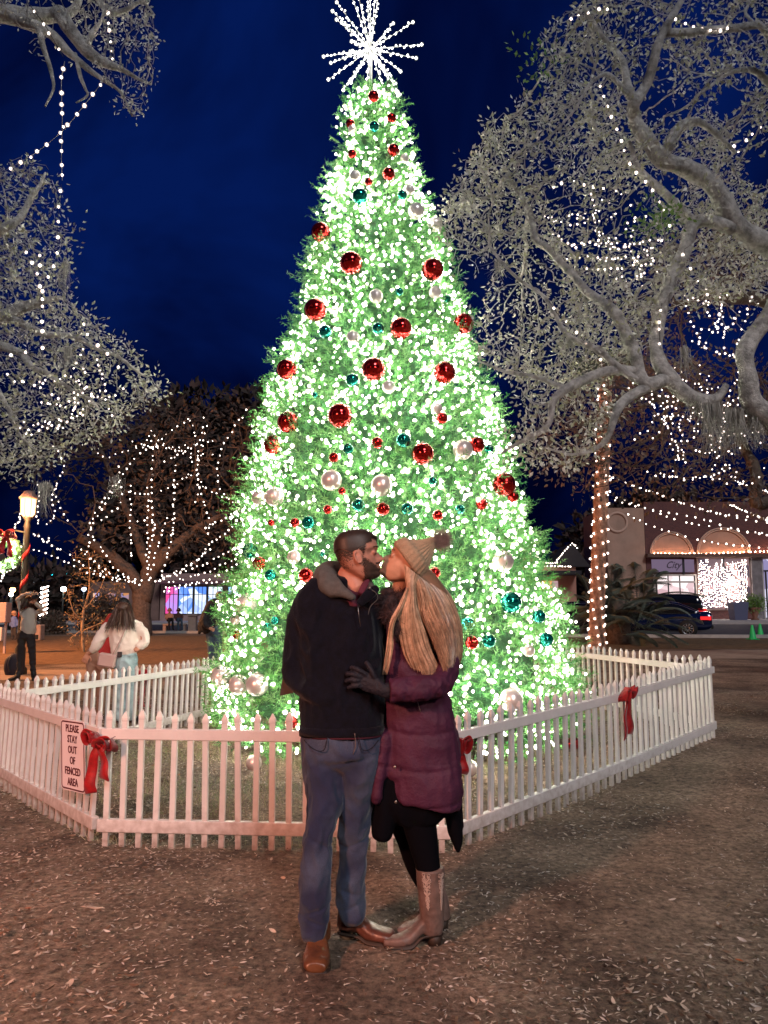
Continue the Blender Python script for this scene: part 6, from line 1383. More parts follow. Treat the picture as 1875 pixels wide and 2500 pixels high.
for (a, b) in ((232, 246), (268, 285), (300, 318), (345, 365)):
    xa, xb_ = X(a, YB), X(b, YB); zb_, zt_ = z_(1492, YB), z_(1448, YB); mb = MB(); mb.box(((xa+xb_)/2, YB-.03, (zb_+zt_)/2), (xb_-xa, .10, zt_-zb_)); mb.build('window', win_mat('shop_warm', (.9, .5, .25), (.5, .45, .8), .9, 1.5) if a in (232,) else M_wpink if a == 345 else MATS.get('x') or win_mat('shop_warm2', (.7, .30, .12), (.35, .3, .55), .7, 2), sL2, False)

# ---- right brick shop with arches
YR = 68.2
def brick_mat():
    m = bpy.data.materials.new('dark_brick'); m.use_nodes = True; t = m.node_tree; b = t.nodes['Principled BSDF']; n = t.nodes.new; l = t.links.new
    c = n('ShaderNodeTexCoord'); mp = n('ShaderNodeMapping'); mp.inputs['Rotation'].default_value = (PI/2, 0, 0); br = n('ShaderNodeTexBrick'); br.inputs['Color1'].default_value = (.16, .055, .05, 1); br.inputs['Color2'].default_value = (.10, .035, .04, 1); br.inputs['Mortar'].default_value = (.20, .14, .13, 1)
    br.inputs['Scale'].default_value = 3.2; br.inputs['Mortar Size'].default_value = .015; l(c.outputs['Object'], mp.inputs[0]); l(mp.outputs[0], br.inputs['Vector']); l(br.outputs[0], b.inputs['Base Color']); b.inputs['Roughness'].default_value = .85; return m
M_brick = brick_mat(); x0, x1 = X(1577, YR), X(2250, YR)
shopR = empty('shop_building', ((x0+x1)/2, YR, .14), 'brick shop with two big arches and a curtain of lights in its window', 'building')
shop_box(shopR, x0, x1, YR, .1, z_(1225, YR), M_brick)
M_arch = mat('arch_stucco', (.50, .30, .22), .8, var=.1, vscale=1); M_archt = mat('arch_trim', (.62, .42, .33), .7)
for (a, b, ys, yt) in ((1585, 1693, 1354, 1298), (1700, 1832, 1350, 1288)):
    cxx = X((a+b)/2, YR); rw = (X(b, YR)-X(a, YR))/2; zs = z_(ys, YR); rh = z_(yt, YR)-zs; th = np.linspace(0, PI, 33)
    mb = MB(); ring = lambda f, y: np.stack([cxx+rw*f*np.cos(th), np.full(33, y), zs+rh*f*np.sin(th)], 1)
    A1, A2 = ring(.86, YR-.05), ring(.86, YR+.05); ctr_ = np.array([[cxx, YR-.05, zs]]); V = np.vstack([A1, ctr_]); mb.add(V, np.array([[i, 33, i+1] for i in range(32)])); arch = mb.build('arch_panel', M_arch, shopR, False)
    for f0, f1, d in ((1.0, .95, .22), (.93, .88, .16)):
        mb = MB(); mb.rings(np.stack([ring(f0, YR-d), ring(f1, YR-d), ring(f1, YR-.02), ring(f0, YR-.02)], 1), 0); mb.build('arch_moulding', M_archt, arch)
mb = MB(); mb.box(((X(1575, YR)+X(2200, YR))/2, YR-.35, z_(1357, YR)), (X(2200, YR)-X(1575, YR), .7, .30)); mb.build('ledge', mat('ledge_brown', (.16, .09, .07), .8), shopR, False)
def facade(name, a, b, yt, yb, m, d=.12, parent=None, extra=0): 
    mb = MB(); mb.box(((X(a, YR)+X(b, YR))/2, YR-d/2-extra, (z_(yt, YR)+z_(yb, YR))/2), (X(b, YR)-X(a, YR), d, z_(yt, YR)-z_(yb, YR))); return mb.build(name, m, parent or shopR, False)
M_signl = emis('sign_lit', (.50, .36, .56), .26); M_lit = emis('interior_glow', (1, .86, .80), 1.3)
sgn = facade('sign_panel', 1590, 1663, 1366, 1397, M_signl, .16)
M_ink = mat('sign_script_grey', (.08, .06, .10), .6)
zz0 = (z_(1366, YR)+z_(1397, YR))/2
def wallM(px, z, d=.20): return Matrix(((1, 0, 0, X(px, YR)), (0, 0, -1, YR-d), (0, 1, 0, z), (0, 0, 0, 1)))
text_obj('City', .85, M_ink, 'lettering', sgn, wallM(1640, zz0+.05, .175), shear=.45, xs=.9, ext=.01)
facade('sign_panel', 1669, 1692, 1366, 1397, M_signl, .16)
facade('sign_frame', 1664, 1668, 1362, 1402, M_frame, .24)
door = facade('door_surround', 1592, 1697, 1402, 1512, M_trim, .14)
dg_ = facade('door_glass', 1600, 1690, 1407, 1510, win_mat('door_inside', (.55, .35, .38), (1.0, .85, .85), 1.0, 1.0), .05, door, .15)
for a in (1598, 1626, 1654, 1690): facade('door_frame', a-1, a+1.6, 1405, 1510, M_frame, .06, door, .21)
facade('door_transom', 1598, 1691, 1419, 1423, M_trim, .06, door, .215)
wn = facade('window', 1700, 1829, 1360, 1490, mat('window_casing', (.35, .25, .23), .7), .12)
facade('pane', 1704, 1825, 1364, 1486, win_mat('window_inside', (.10, .07, .09), (.42, .25, .24), .8, .9), .04, wn, .13)
facade('mullion', 1762, 1765, 1362, 1488, M_frame, .08, wn, .17)
C = []
for k in range(24):
    px = 1707 + k*5.0; y0_ = 1366 + (rng.random()*30 if 3 < k < 14 else rng.random()*12)
    for y in np.arange(y0_, 1484, 5.5): C.append(W(px+rng.normal()*1.2, y+rng.normal(), YR-.32))
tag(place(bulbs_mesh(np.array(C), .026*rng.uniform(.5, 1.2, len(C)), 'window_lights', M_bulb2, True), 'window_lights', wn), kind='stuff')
mb = MB(); mb.ball(W(1786, 1420, YR-.5), .32, 14, 10, sc=(1.1, .5, 1)); mb.build('lit_star_ball', emis('window_star', (1, .95, .9), 9), wn)
facade('pillar', 1830, 1855, 1358, 1512, mat('grey_stone', (.22, .20, .21), .8, var=.25, vscale=2), .3)
d2 = facade('door_surround', 1856, 1900, 1362, 1512, M_trim, .10); facade('door_glass', 1861, 1895, 1366, 1508, win_mat('door_inside2', (.25, .22, .4), (.8, .8, 1.0), .9, 1.0), .05, d2, .12); facade('door_frame', 1862, 1866, 1395, 1510, M_frame, .06, d2, .18); facade('door_transom', 1860, 1897, 1392, 1396, M_frame, .06, d2, .185)
M_bulb2_, M_bulb2 = M_bulb2, emis('bulb_ledge', (1, .48, .26), 420)
string([(1590, 1349, YR-.45), (1700, 1351, YR-.45), (1830, 1346, YR-.45), (1920, 1344, YR-.45)], .36, .055, 'row of warm bulbs along the ledge below the arches of the brick shop', single=True)
M_bulb2 = M_bulb2_
x0, x1 = X(1484, YR), X(1576, YR); shopS = empty('shop_building', ((x0+x1)/2, YR, .14), 'tan stucco building with a round window, left of the brick shop', 'building')
shop_box(shopS, x0, x1, YR, .1, z_(1240, YR), mat('tan_stucco', (.46, .30, .23), .85, var=.1, vscale=1))
mb = MB(); th = np.linspace(0, 2*PI, 33); cx_, cz_ = X(1510, YR), z_(1275, YR); mb.rings(np.stack([[(cx_+r_*math.cos(t), YR-d, cz_+r_*math.sin(t)) for r_, d in ((.75, .1), (.95, .1), (.95, .0), (.75, .0))] for t in th]), cap=False); mb.build('round_window', M_archt, shopS)
# far gabled shop outlined in lights
YG = 70.; x0, x1 = X(1268, YG), X(1405, YG); shopG = empty('shop_building', ((x0+x1)/2, YG, .14), 'distant gabled shop outlined in lights between the christmas tree and the palm', 'building')
shop_box(shopG, x0, x1, YG, .1, z_(1384, YG), mat('salmon_wall', (.45, .22, .17), .85, var=.12, vscale=1), depth=6)
M_roofd = mat('dark_roof', (.03, .025, .03), .8)
def gable(a, b, c, yb, yt, m, d=5):
    mb = MB(); P = np.array([(X(a, YG), z_(yb, YG)), (X(b, YG), z_(yt, YG)), (X(c, YG), z_(yb, YG))]); R = [np.column_stack([P[:, 0], np.full(3, YG-.3+k*d), P[:, 1]]) for k in (0, 1)]; mb.rings(R); return mb.build('gable', m, shopG, False)
gable(1283, 1297, 1318, 1384, 1350, MATS['salmon_wall']); gable(1352, 1396, 1440, 1384, 1328, M_roofd)
mb = MB(); mb.box(((x0+x1)/2, YG-1.0, z_(1400, YG)), (x1-x0, 2.0, .35)); mb.build('awning', M_roofd, shopG, False)
mb = MB(); mb.box((X(1332, YG), YG-.04, z_(1432, YG)), (1.0, .1, 1.0)); mb.build('window', emis('orange_window', (1, .32, .08), .8), shopG, False)
mb = MB(); mb.box((X(1352, YG), YG-.04, z_(1432, YG)), (.6, .1, 1.0)); mb.build('window', emis('pink_window', (.8, .5, .55), .5), shopG, False)
for P, lb in (([(1286, 1363), (1297, 1347), (1308, 1357), (1320, 1366)], 'string of lights outlining the small left gable of the distant shop'), ([(1311, 1369), (1340, 1374), (1365, 1372)], 'string of lights sagging between the gables of the distant shop'), ([(1309, 1381), (1350, 1381), (1396, 1382)], 'straight string of lights along the eave of the distant shop'), ([(1357, 1369), (1376, 1347), (1396, 1326), (1404, 1330), (1411, 1340)], 'string of lights outlining the big right gable of the distant shop')):
    string([(a, b, YG-1.3) for a, b in P], .22, .05, lb, single=True)

# ---- cars
M_tyre = mat('tyre', (.012, .012, .012), .8); M_rim = mat('alloy_rim', (.5, .5, .52), .3, metal=.9); M_carglass = mat('car_glass', (.006, .008, .012), .05, coat=1.)
M_tail = emis('tail_lamp', (1, .03, .03), .9); M_plate = mat('number_plate', (.6, .62, .68), .5); M_chrome = mat('chrome', (.6, .6, .65), .15, metal=1)
def car(label, origin, fwd, paint, Lc=4.8, Wc=1.82, H=1.46, suv=False, group='cars parked along the street'):
    fwd = np.array((*fwd, 0.)); fwd /= np.linalg.norm(fwd); sd_ = np.array((-fwd[1], fwd[0], 0)); o = np.array(origin, float); root = empty('parked_car', tuple(o), label, 'car', group)
    def q(x, y, z): return o + fwd*x + sd_*y + np.array((0, 0, z))
    if suv: prof = [(-2.3, .55, .95), (-2.28, .45, 1.05), (-2.1, .32, 1.08), (-1.0, .30, 1.08), (.6, .30, 1.08), (1.0, .30, 1.08), (1.9, .32, .98), (2.25, .42, .85), (2.32, .5, .7)]; cab = [(-2.15, 1.07), (-2.0, 1.70), (-1.6, 1.80), (.2, 1.80), (.75, 1.62), (1.45, 1.07)]
    else: prof = [(-2.38, .50, .88), (-2.34, .38, .98), (-2.1, .28, 1.03), (-1.3, .26, .97), (0, .26, .95), (1.0, .27, .95), (1.7, .30, .84), (2.15, .36, .74), (2.36, .45, .62)]; cab = [(-1.95, 1.02), (-1.25, 1.34), (-.75, 1.44), (.15, 1.45), (.55, 1.36), (1.35, .95)]
    s_ = H/(1.80 if suv else 1.45); mb = MB(); R = []; pr = catmull(np.array(prof), 3)
    for x, zb, zt_ in pr:
        e = 1 - .12*abs(x/2.38)**5; w2 = Wc/2*e; zm = (zb+zt_)/2
        R.append([q(x, y, z*s_) for y, z in ((-w2*.80, zb), (-w2*.97, zb+.05), (-w2, zm), (-w2*.98, zt_-.10), (-w2*.90, zt_-.015), (-w2*.5, zt_+.02), (0, zt_+.03), (w2*.5, zt_+.02), (w2*.90, zt_-.015), (w2*.98, zt_-.10), (w2, zm), (w2*.97, zb+.05), (w2*.80, zb), (0, zb-.01))])
    mb.rings(np.array(R)); body_ = mb.build('body', paint, root)
    mb = MB(); R = []; cb = catmull(np.array(cab), 3)
    n = len(cb); base_z = 1.0 if not suv else 1.05
    for x, z in cb:
        t = (z-base_z+.1)/(max(c[1] for c in cab)-base_z+.1); w2 = Wc/2*(.93-.17*max(0, t)); R.append([q(x, y, zz*s_) for y, zz in ((-Wc/2*.93, base_z-.12), (-w2, z-.06), (-w2*.9, z), (0, z+.02), (w2*.9, z), (w2, z-.06), (Wc/2*.93, base_z-.12))])
    mb.rings(np.array(R)); mb.build('cabin_glass', M_carglass, root)
    mb = MB(); ro = [p for p in cb if p[1] > (1.36 if not suv else 1.66)]; R = [[q(x, y, (z+d)*s_) for y, d in ((-Wc/2*.70, .0), (0, .045), (Wc/2*.70, .0), (0, -.01))] for x, z in ro]; mb.rings(np.array(R)); mb.build('roof', paint, root)
    for sy in (-1, 1):
        mb = MB(); mb.tube([q(x, sy*Wc/2*(.93-.17*max(0, (z-base_z+.1)/.5))*1.0, (z-.05)*s_) for x, z in cb], .022, 5); mb.build('window_trim', M_chrome, root)
        for x in (-1.42, 1.38):
            rw_ = .34 if not suv else .38; c0 = q(x, sy*(Wc/2-.10), rw_); t_ = MB(); th = np.arange(28)*2*PI/28
            circ = lambda r, y: np.array([c0 + sd_*sy*y + fwd*r*math.cos(a) + np.array((0, 0, r*math.sin(a))) for a in th])
            t_.rings([circ(rw_*.68, .115), circ(rw_*.95, .12), circ(rw_, .09), circ(rw_, -.1), circ(rw_*.68, -.1)], cap=False); wh = t_.build('tyre', M_tyre, root)
            r_2 = MB(); r_2.rings([circ(rw_*.68, .11), circ(rw_*.62, .10), circ(rw_*.62, .04), circ(.01, .05)], cap=False)
            for k in range(10):
                a = k*2*PI/10; dr = fwd*math.cos(a) + np.array((0, 0, math.sin(a))); r_2.tube([c0+sd_*sy*.10+dr*.03, c0+sd_*sy*.105+dr*rw_*.66], .016, 5)
            r_2.build('rim', M_rim, wh)
            ar = MB(); ar.rings([circ(rw_*1.13, .095), circ(rw_*1.13, .07)], cap=True); ar.build('wheel_arch', M_tyre, root)
        zt2 = .78 if not suv else .95
        mb = MB(); mb.box(q(-2.30 if not suv else -2.24, sy*.66, zt2*s_), (.10, .42, .16 if not suv else .34), rot=np.array([fwd, sd_, (0, 0, 1)]).T); mb.build('tail_light', M_tail, root, False)
        mb = MB(); mb.box(q(-2.10, sy*.885, zt2*s_), (.34, .05, .14), rot=np.array([fwd, sd_, (0, 0, 1)]).T); mb.build('tail_light', M_tail, root, False)
        mb = MB(); mb.ball(q(.75, sy*(Wc/2+.08), 1.0*s_), .10, 10, 6, sc=(1, 1, .7)); mb.build('mirror', paint, root)
    mb = MB(); mb.box(q(-2.395 if not suv else -2.33, 0, .80*s_), (.02, .34, .17), rot=np.array([fwd, sd_, (0, 0, 1)]).T); mb.build('number_plate', M_plate, root, False)
    mb = MB(); mb.box(q(-2.36, 0, .42), (.14, 1.5, .16), rot=np.array([fwd, sd_, (0, 0, 1)]).T, bev=.03); mb.build('bumper', M_tyre, root, False)
    return root
M_pb = mat('black_paint_bluelit', (.006, .018, .085), .12, metal=.4, coat=1.); M_pk = mat('black_paint', (.004, .004, .006), .12, metal=.3, coat=1.); M_pg = mat('grey_paint', (.03, .03, .04), .2, metal=.4, coat=1.)
ca = lambda px, Y: gp(X(px, Y), Y, .012)
car('black sedan with red tail lights parked in front of the brick shop', ca(1588, 34.2), (-.93, .37), M_pb)
car('black suv parked just behind the black sedan', ca(1600, 40.5), (-.95, .30), M_pk, H=1.85, suv=True)
car('dark car half hidden behind the lit palm trunk', ca(1395, 38), (-.97, .25), M_pg)
# blue light of a sign on the sedan is put into its paint colour
# ---- cones
M_cone = mat('green_cone', (.03, .62, .16), .5)
for px, py, lb in ((1838, 1562, 'green traffic cone on the street, the left of two'), (1857, 1556, 'green traffic cone on the street, the right of two')):
    g = G(px, py); g[2] += .012; r = empty('traffic_cone', tuple(g), lb, 'cone', 'green cones on the street'); mb = MB(); mb.lathe(g, [(.15, .03), (.13, .06), (.04, .55), (.03, .56)], 16); mb.build('cone', M_cone, r); mb = MB(); mb.box(g+np.array((0, 0, .015)), (.38, .38, .03), bev=.01); mb.build('base', M_cone, r, False)
# ---- planters by the shop
g = np.array((X(1795, 64), 64, .14+.14)); r = empty('planter_box', tuple(g), 'tall grey blue square planter on the sidewalk before the brick shop', 'planter'); hh_ = 1.45
mb = MB(); R = []
for z, s1 in ((0, .50), (hh_, .62), (hh_, .52), (hh_-.15, .50)): R.append([g+np.array((a*s1, b*s1, z)) for a, b in ((-1, -1), (1, -1), (1, 1), (-1, 1))])
mb.rings(R); mb.build('box', mat('planter_slate', (.10, .11, .20), .6), r, False); mb = MB(); mb.box(g+np.array((0, 0, hh_-.12)), (.98, .98, .04)); mb.build('soil', M_tyre, r, False)
g = np.array((X(1835, 64), 64, .28)); r = empty('plant_pot', tuple(g), 'brown urn with a leafy plant beside the grey pillar', 'plant pot'); mb = MB(); mb.lathe(g, [(.30, 0), (.34, .06), (.18, .2), (.42, .8), (.5, 1.0), (.44, 1.02)], 16); mb.build('urn', mat('terracotta', (.26, .13, .09), .8), r)
P = g+np.array((0, 0, 1.35))+rng.normal(size=(260, 3))*np.array((.32, .3, .32)); V, Q, mi = oak_leaves(P, np.zeros(260), None, 1, 4, (.12, .22), M_gleaf, 1., cluster=.1); place(mesh_from(V, [Q], 'plant', None, M_gleaf), 'plant', r)
# small signpost on the verge
g = G(1526, 1563); r = empty('meter_post', tuple(g), 'short wooden post with a white box in front of the black sedan', 'post'); mb = MB(); mb.box(g+np.array((0, 0, .42)), (.12, .12, .84)); mb.build('post', mat('grey_wood', (.22, .19, .16), .9), r, False); mb = MB(); mb.box(g+np.array((-.12, -.09, .86)), (.24, .1, .24), bev=.03); mb.build('box', M_trim, r, False)

# ---- left background bits
def pole_sig(px, lb, Y=80.):
    c = W(px, 1401, Y); r = empty('traffic_light', (c[0], c[1], c[2]-.5), lb, 'traffic light', 'traffic lights over the street'); mb = MB(); mb.box(c+np.array((0, 0, .45)), (.35, .25, 1.15), bev=.04); mb.build('housing', M_frame, r, False)
    mb = MB(); mb.ball(c+np.array((0, -.14, .0)), .17, 12, 8, sc=(1, .4, 1)); mb.build('green_lamp', emis('green_signal', (.02, .75, 1.0), 3), r)
    for k, cc in ((.37, (.05, .03, .01)), (.74, (.06, .01, .01))): mb = MB(); mb.ball(c+np.array((0, -.14, k)), .13, 10, 6, sc=(1, .4, 1)); mb.build('unlit_lamp', mat('unlit%d' % int(k*100), cc, .4), r)
pole_sig(127, 'traffic light showing green, the left of two over the street'); pole_sig(160, 'traffic light showing green, the right of two over the street')
gb = np.array((X(84, 80), 80., 0)); r = empty('signal_mast', tuple(gb), 'tall thin signal mast with a long arm beyond the lamp post', 'mast'); zt3 = z_(1360, 80); mb = MB(); mb.tube([gb, gb+np.array((0.15, 0, zt3))], [.14, .09], 8); mb.build('pole', M_rim, r)
mb = MB(); mb.tube([W(86, 1390, 80), W(130, 1392, 80), W(172, 1394, 80)], .06, 6); mb.build('arm', M_rim, r)
def far_lamp(px, py, Y, colr, lb, r_=.16, s=20):
    c = W(px, py, Y); r = empty('street_lamp', (c[0], Y, 0), lb, 'street lamp', 'far street lamps'); mb = MB(); mb.tube([(c[0], Y, 0), (c[0], Y, c[2]-.1)], [.09, .06], 8); mb.build('post', M_post, r); mb = MB(); mb.ball(c, r_, 12, 8); mb.build('globe', emis('globe_%d' % px, colr, s), r)
    mb = MB(); mb.lathe(c, [(.02, r_*1.25), (r_*.9, r_*.75), (r_*.95, r_*.7)], 10); mb.build('cap', M_post, r)
far_lamp(31, 1440, 52, (1, .40, .15), 'distant orange glowing lamp at the left edge', .18, 16); far_lamp(27, 1451, 47, (.85, .95, 1), 'distant white globe lamp just below the orange one at the left', .13, 16); far_lamp(155, 1438, 60, (.9, 1, .95), 'distant white lamp behind the round bush', .20, 18)
far_lamp(205, 1438, 58, (.55, .7, 1), 'distant bluish lamp seen through the young tree', .16, 12)
# light-wrapped post
g = np.array((X(113, 50), 50, 0)); r = empty('lit_post', tuple(g), 'slim trunk wrapped thickly in white lights beyond the photographer', 'lit trunk'); mb = MB(); mb.tube([g, g+np.array((.05, 0, z_(1432, 50)))], [.16, .13], 8); mb.build('trunk', M_barkd, r)
C = [g + np.array((.22*math.cos(a), .22*math.sin(a), .1+(z_(1432, 50)-.1)*a/(2*PI*9))) for a in np.linspace(0, 2*PI*9, 110)]; tag(place(bulbs_mesh(np.array(C), .035, 'bulbs', M_bulb2, True), 'bulbs', r), kind='stuff')
# bush
def bush(px, Y, w_, h_, lb, n=900):
    c = np.array((X(px, Y), Y, 0.)); r = empty('round_bush', tuple(c), lb, 'bush'); d = rng.normal(size=(n, 3)); d /= np.linalg.norm(d, axis=1)[:, None]; d[:, 2] = abs(d[:, 2])
    P = c + d*np.array((w_/2, w_/2, h_))*rng.uniform(.6, 1.05, n)[:, None]; V, Q, mi = oak_leaves(P, np.zeros(n), None, 1, 6, (.09, .18), M_oleafd, 1., cluster=.1); place(mesh_from(V, [Q], 'foliage', mi, M_oleafd, False), 'foliage', r)
    mb = MB(); mb.tube([c, c+np.array((0, 0, h_*.5))], .06, 6); mb.build('stem', M_barkd, r)
bush(134, 40, 1.25, 1.0, 'low round bush behind the photographer'); bush(262, 44, 2.6, 2.0, 'dark bush behind the young golden tree', 1500)
# utility cabinet, bin
g = gp(X(8, 24), 24); r = empty('utility_cabinet', tuple(g), 'pale metal cabinet on legs at the left edge', 'cabinet'); mb = MB(); mb.box(g+np.array((0, 0, 1.25)), (.55, .35, .62), bev=.02); mb.build('cabinet', mat('cabinet_beige', (.45, .33, .30), .6), r, False)
for dx in (-.2, .2): mb = MB(); mb.box(g+np.array((dx, 0, .47)), (.06, .06, .94)); mb.build('leg', mat('cabinet_beige', (.45, .33, .30), .6), r, False)
mb = MB(); mb.box(g+np.array((.0, -.01, .60)), (.30, .26, .40)); mb.build('lower_box', M_trim, r, False)
g = gp(X(101, 33), 33); r = empty('litter_bin', tuple(g), 'square concrete bin with a dark opening beside the photographer', 'bin'); mb = MB(); mb.box(g+np.array((0, 0, .33)), (.44, .44, .66), bev=.03); mb.build('bin_body', mat('bin_concrete', (.42, .28, .22), .85, var=.15, vscale=5), r, False); mb = MB(); mb.box(g+np.array((.05, -.215, .14)), (.2, .03, .2), bev=.01); mb.build('opening', M_tyre, r, False)
# bench and pedestal by the spreading oak
YN = 42.; M_stone = mat('bench_stone', (.50, .36, .30), .85, var=.1, vscale=4)
g = np.array((X(432, YN), YN, 0)); bench = empty('stone_bench', tuple(g), 'pale stone bench the two seated people share', 'bench'); wB = X(459, YN)-X(405, YN)
mb = MB(); mb.box(g+np.array((0, 0, .44)), (wB, .45, .10), bev=.02); mb.build('seat', M_stone, bench, False)
for dx in (-.42, .42): mb = MB(); mb.box(g+np.array((dx*wB, 0, .195)), (.16, .38, .39)); mb.build('leg', M_stone, bench, False)
g = np.array((X(472, YN), YN+.3, 0)); r = empty('stone_pedestal', tuple(g), 'square stone pedestal right of the bench', 'pedestal'); mb = MB(); mb.box(g+np.array((0, 0, .45)), (.42, .42, .9), bev=.02); mb.build('shaft', M_stone, r, False); mb = MB(); mb.box(g+np.array((0, 0, .94)), (.56, .56, .08), bev=.015); mb.build('top', M_stone, r, False); mb = MB(); mb.box(g+np.array((0, 0, .05)), (.54, .54, .10)); mb.build('plinth', M_stone, r, False)

# ================================================================== BACKGROUND PEOPLE
M_sw = mat('grey_sweater', (.62, .57, .50), .9, bump=.3, bscale=60); M_cream = mat('cream_top', (.80, .76, .68), .8, bump=.3, bscale=30); M_pants = mat('charcoal_trousers', (.035, .03, .032), .85); M_ljean = mat('light_jeans', (.30, .46, .50), .85, var=.2, vscale=12)
M_coatb = mat('dark_coat', (.012, .012, .016), .8); M_djean = mat('dull_blue_jeans', (.06, .10, .15), .85, var=.2, vscale=10); M_tan = mat('tan_coat', (.32, .19, .13), .85); M_shoe = mat('dark_shoes', (.02, .018, .018), .5); M_bag = mat('blush_bag', (.50, .36, .33), .45); M_redc = mat('red_cloth', (.40, .02, .02), .7); M_hb = mat('hair_brown', (.07, .035, .022), .5, var=.3, vscale=40)
def figure(label, feet, bodyrows, clothes, name='person', vox=.014, head=None, hands=()):
    """clothes: list of (part name, material, list of row lists, voxel); head: (px,py,Y,rpx)"""
    root = empty(name, tuple(feet), label, 'person'); mb = MB()
    hx, hy, hY, hr, face = head; s = hr*mpp(hY)/.112
    Mh = Matrix.Translation(Vector(W(hx, hy, hY))) @ Matrix.Rotation(face[0], 4, 'Z') @ Matrix.Rotation(-face[1], 4, 'Y'); head_geo(mb, Mh, s)
    for rws in bodyrows: loft(mb, rws, n=12)
    for (hp, dirv, grip) in hands:      # palm with five short fingers
        c = W(*hp); d = np.array(dirv, float); d /= np.linalg.norm(d); sdv = np.cross(d, (0, 1., 0)); sdv /= np.linalg.norm(sdv)
        loft_w(mb, np.array([(*(c-d*.03), .03, .018), (*(c+d*.05), .042, .016)]), n=10, k=2)
        for k, f in enumerate((-.034, -.012, .011, .032)): mb.tube([c+d*.05+sdv*f, c+d*.09+sdv*f*1.1+np.array((0, grip*.5, 0)), c+d*(.10+.01*(1-abs(k-1.5)))+sdv*f*1.1+np.array((0, grip, 0))], .0095, 6)
        mb.tube([c+sdv*.035, c+sdv*.07+d*.03, c+sdv*.065+d*.06+np.array((0, grip*.6, 0))], .0105, 6)
    remesh(mb, 'body', M_skinW, root, vox, 1)
    for nm, m, lst, vx in clothes:
        mb = MB(); [loft(mb, r_, n=14) for r_ in lst]; remesh(mb, nm, m, root, vx, 2, ((.006, (9, 9, 9), 7),))
    return root, Mh, s
def hairshell(root, Mh, s, m, length, w_=.085, n=900, back=1.):
    P = []; D = []
    for _ in range(n):
        a = rng.uniform(0, 2*PI); e = rng.uniform(-.1, 1.5); p = Vector((-.015+math.cos(a)*math.cos(e)*.10, math.sin(a)*math.cos(e)*w_, .015+math.sin(e)*.100))
        if p.x > .045 and p.z < .07: continue
        P.append(Mh @ (p*s)); d = Mh.to_3x3() @ Vector((math.cos(a)*.35-.1, math.sin(a)*.35, .15)); d.z -= .9*math.cos(e*.6); D.append(d)
    P = np.array([tuple(p) for p in P]); D = np.array([tuple(d) for d in D]); V, Q = blades(P, D, length*rng.uniform(.6, 1.1, len(P)), np.full(len(P), .016*s), rng.normal(size=(len(P), 3))*.01+np.array((0, 0, -length*.25)), seg=3)
    mb = MB(); b = MB(); b.ball((0, 0, 0), 1, 16, 10); Vb = np.vstack(b.V)*np.array((.108, w_+.003, .104))*s + np.array((-.018, 0, .018))*s
    Vb = np.array([tuple(Mh @ Vector(v)) for v in Vb]); mb.add(Vb, [f for f, _ in b.order]); mb.add(V, Q); mb.build('hair', m, root)
# photographer
Yp = 15.6; g = gp(X(62, Yp), Yp)
arm1 = [(55, 1500, Yp, 6, .06), (48, 1482, Yp, 5.5, .055), (44, 1464, Yp-.05, 5.5, .05), (58, 1452, Yp-.12, 4.5, .045), (76, 1448, Yp-.2, 3.8, .035)]
arm2 = [(86, 1498, Yp, 6.5, .06), (98, 1492, Yp-.05, 6, .055), (100, 1484, Yp-.12, 5.5, .05), (90, 1476, Yp-.18, 4.5, .045), (84, 1470, Yp-.2, 4, .035)]
lg1 = [(54, 1545, Yp, 11, .09), (50, 1590, Yp, 8, .075), (48, 1640, Yp, 6, .055)]; lg2 = [(74, 1545, Yp, 11, .09), (78, 1590, Yp, 8.5, .075), (81, 1645, Yp, 6, .055)]
ph, Mh, s = figure('photographer in a grey sweater and dark trousers shooting upwards at the left', g, [[(70, 1484, Yp, 4, .05), (70, 1500, Yp, 7, .06)], scale_rows(arm1, .8), scale_rows(arm2, .8), scale_rows(lg1, .7), scale_rows(lg2, .7), [(70, 1500, Yp, 13, .08), (66, 1540, Yp, 13, .08)]],
    [('sweater', M_sw, [[(71, 1488, Yp, 11, .07), (71, 1496, Yp, 18, .10), (70, 1515, Yp, 18, .12), (69, 1538, Yp, 19, .12), (68, 1545, Yp, 18, .11)], arm1[:5], arm2[:5]], .012), ('trousers', M_pants, [[(65, 1540, Yp, 19, .11), (64, 1556, Yp, 20, .11)], lg1, lg2], .012)],
    head=(74, 1465, Yp-.02, 11.5, (-.25, .35)), hands=((( 80, 1451, Yp-.22), (1, 0, .1), .03), ((84, 1467, Yp-.22), (.5, 0, 1), .03)))
hairshell(ph, Mh, s, M_hb, .20, n=700)
for (a, b, c_) in ((36, 1650, -.2), (82, 1652, .1)):
    boot(ph, foff(W(a+(10 if c_ < 0 else 0), 1650, Yp)*np.array((1, 1, 0))), foff(W(a-(10 if c_ < 0 else -3), 1655, Yp-.2)*np.array((1, 1, 0))), W(48 if c_ < 0 else 81, 1640, Yp), .28, M_shoe, M_sole, M_sole, .05, name='shoe', hh=.02)
cm = empty('camera', tuple(W(86, 1457, Yp-.2)), 'black camera held up to the face of the photographer', 'camera'); c = W(86, 1457, Yp-.24); mb = MB(); mb.box(c, (.13, .08, .09), bev=.015); mb.build('camera_body', M_frame, cm, False); mb = MB(); mb.tube([c, c+np.array((.11, -.02, .035))], [.035, .04], 12); mb.build('lens', M_carglass, cm)
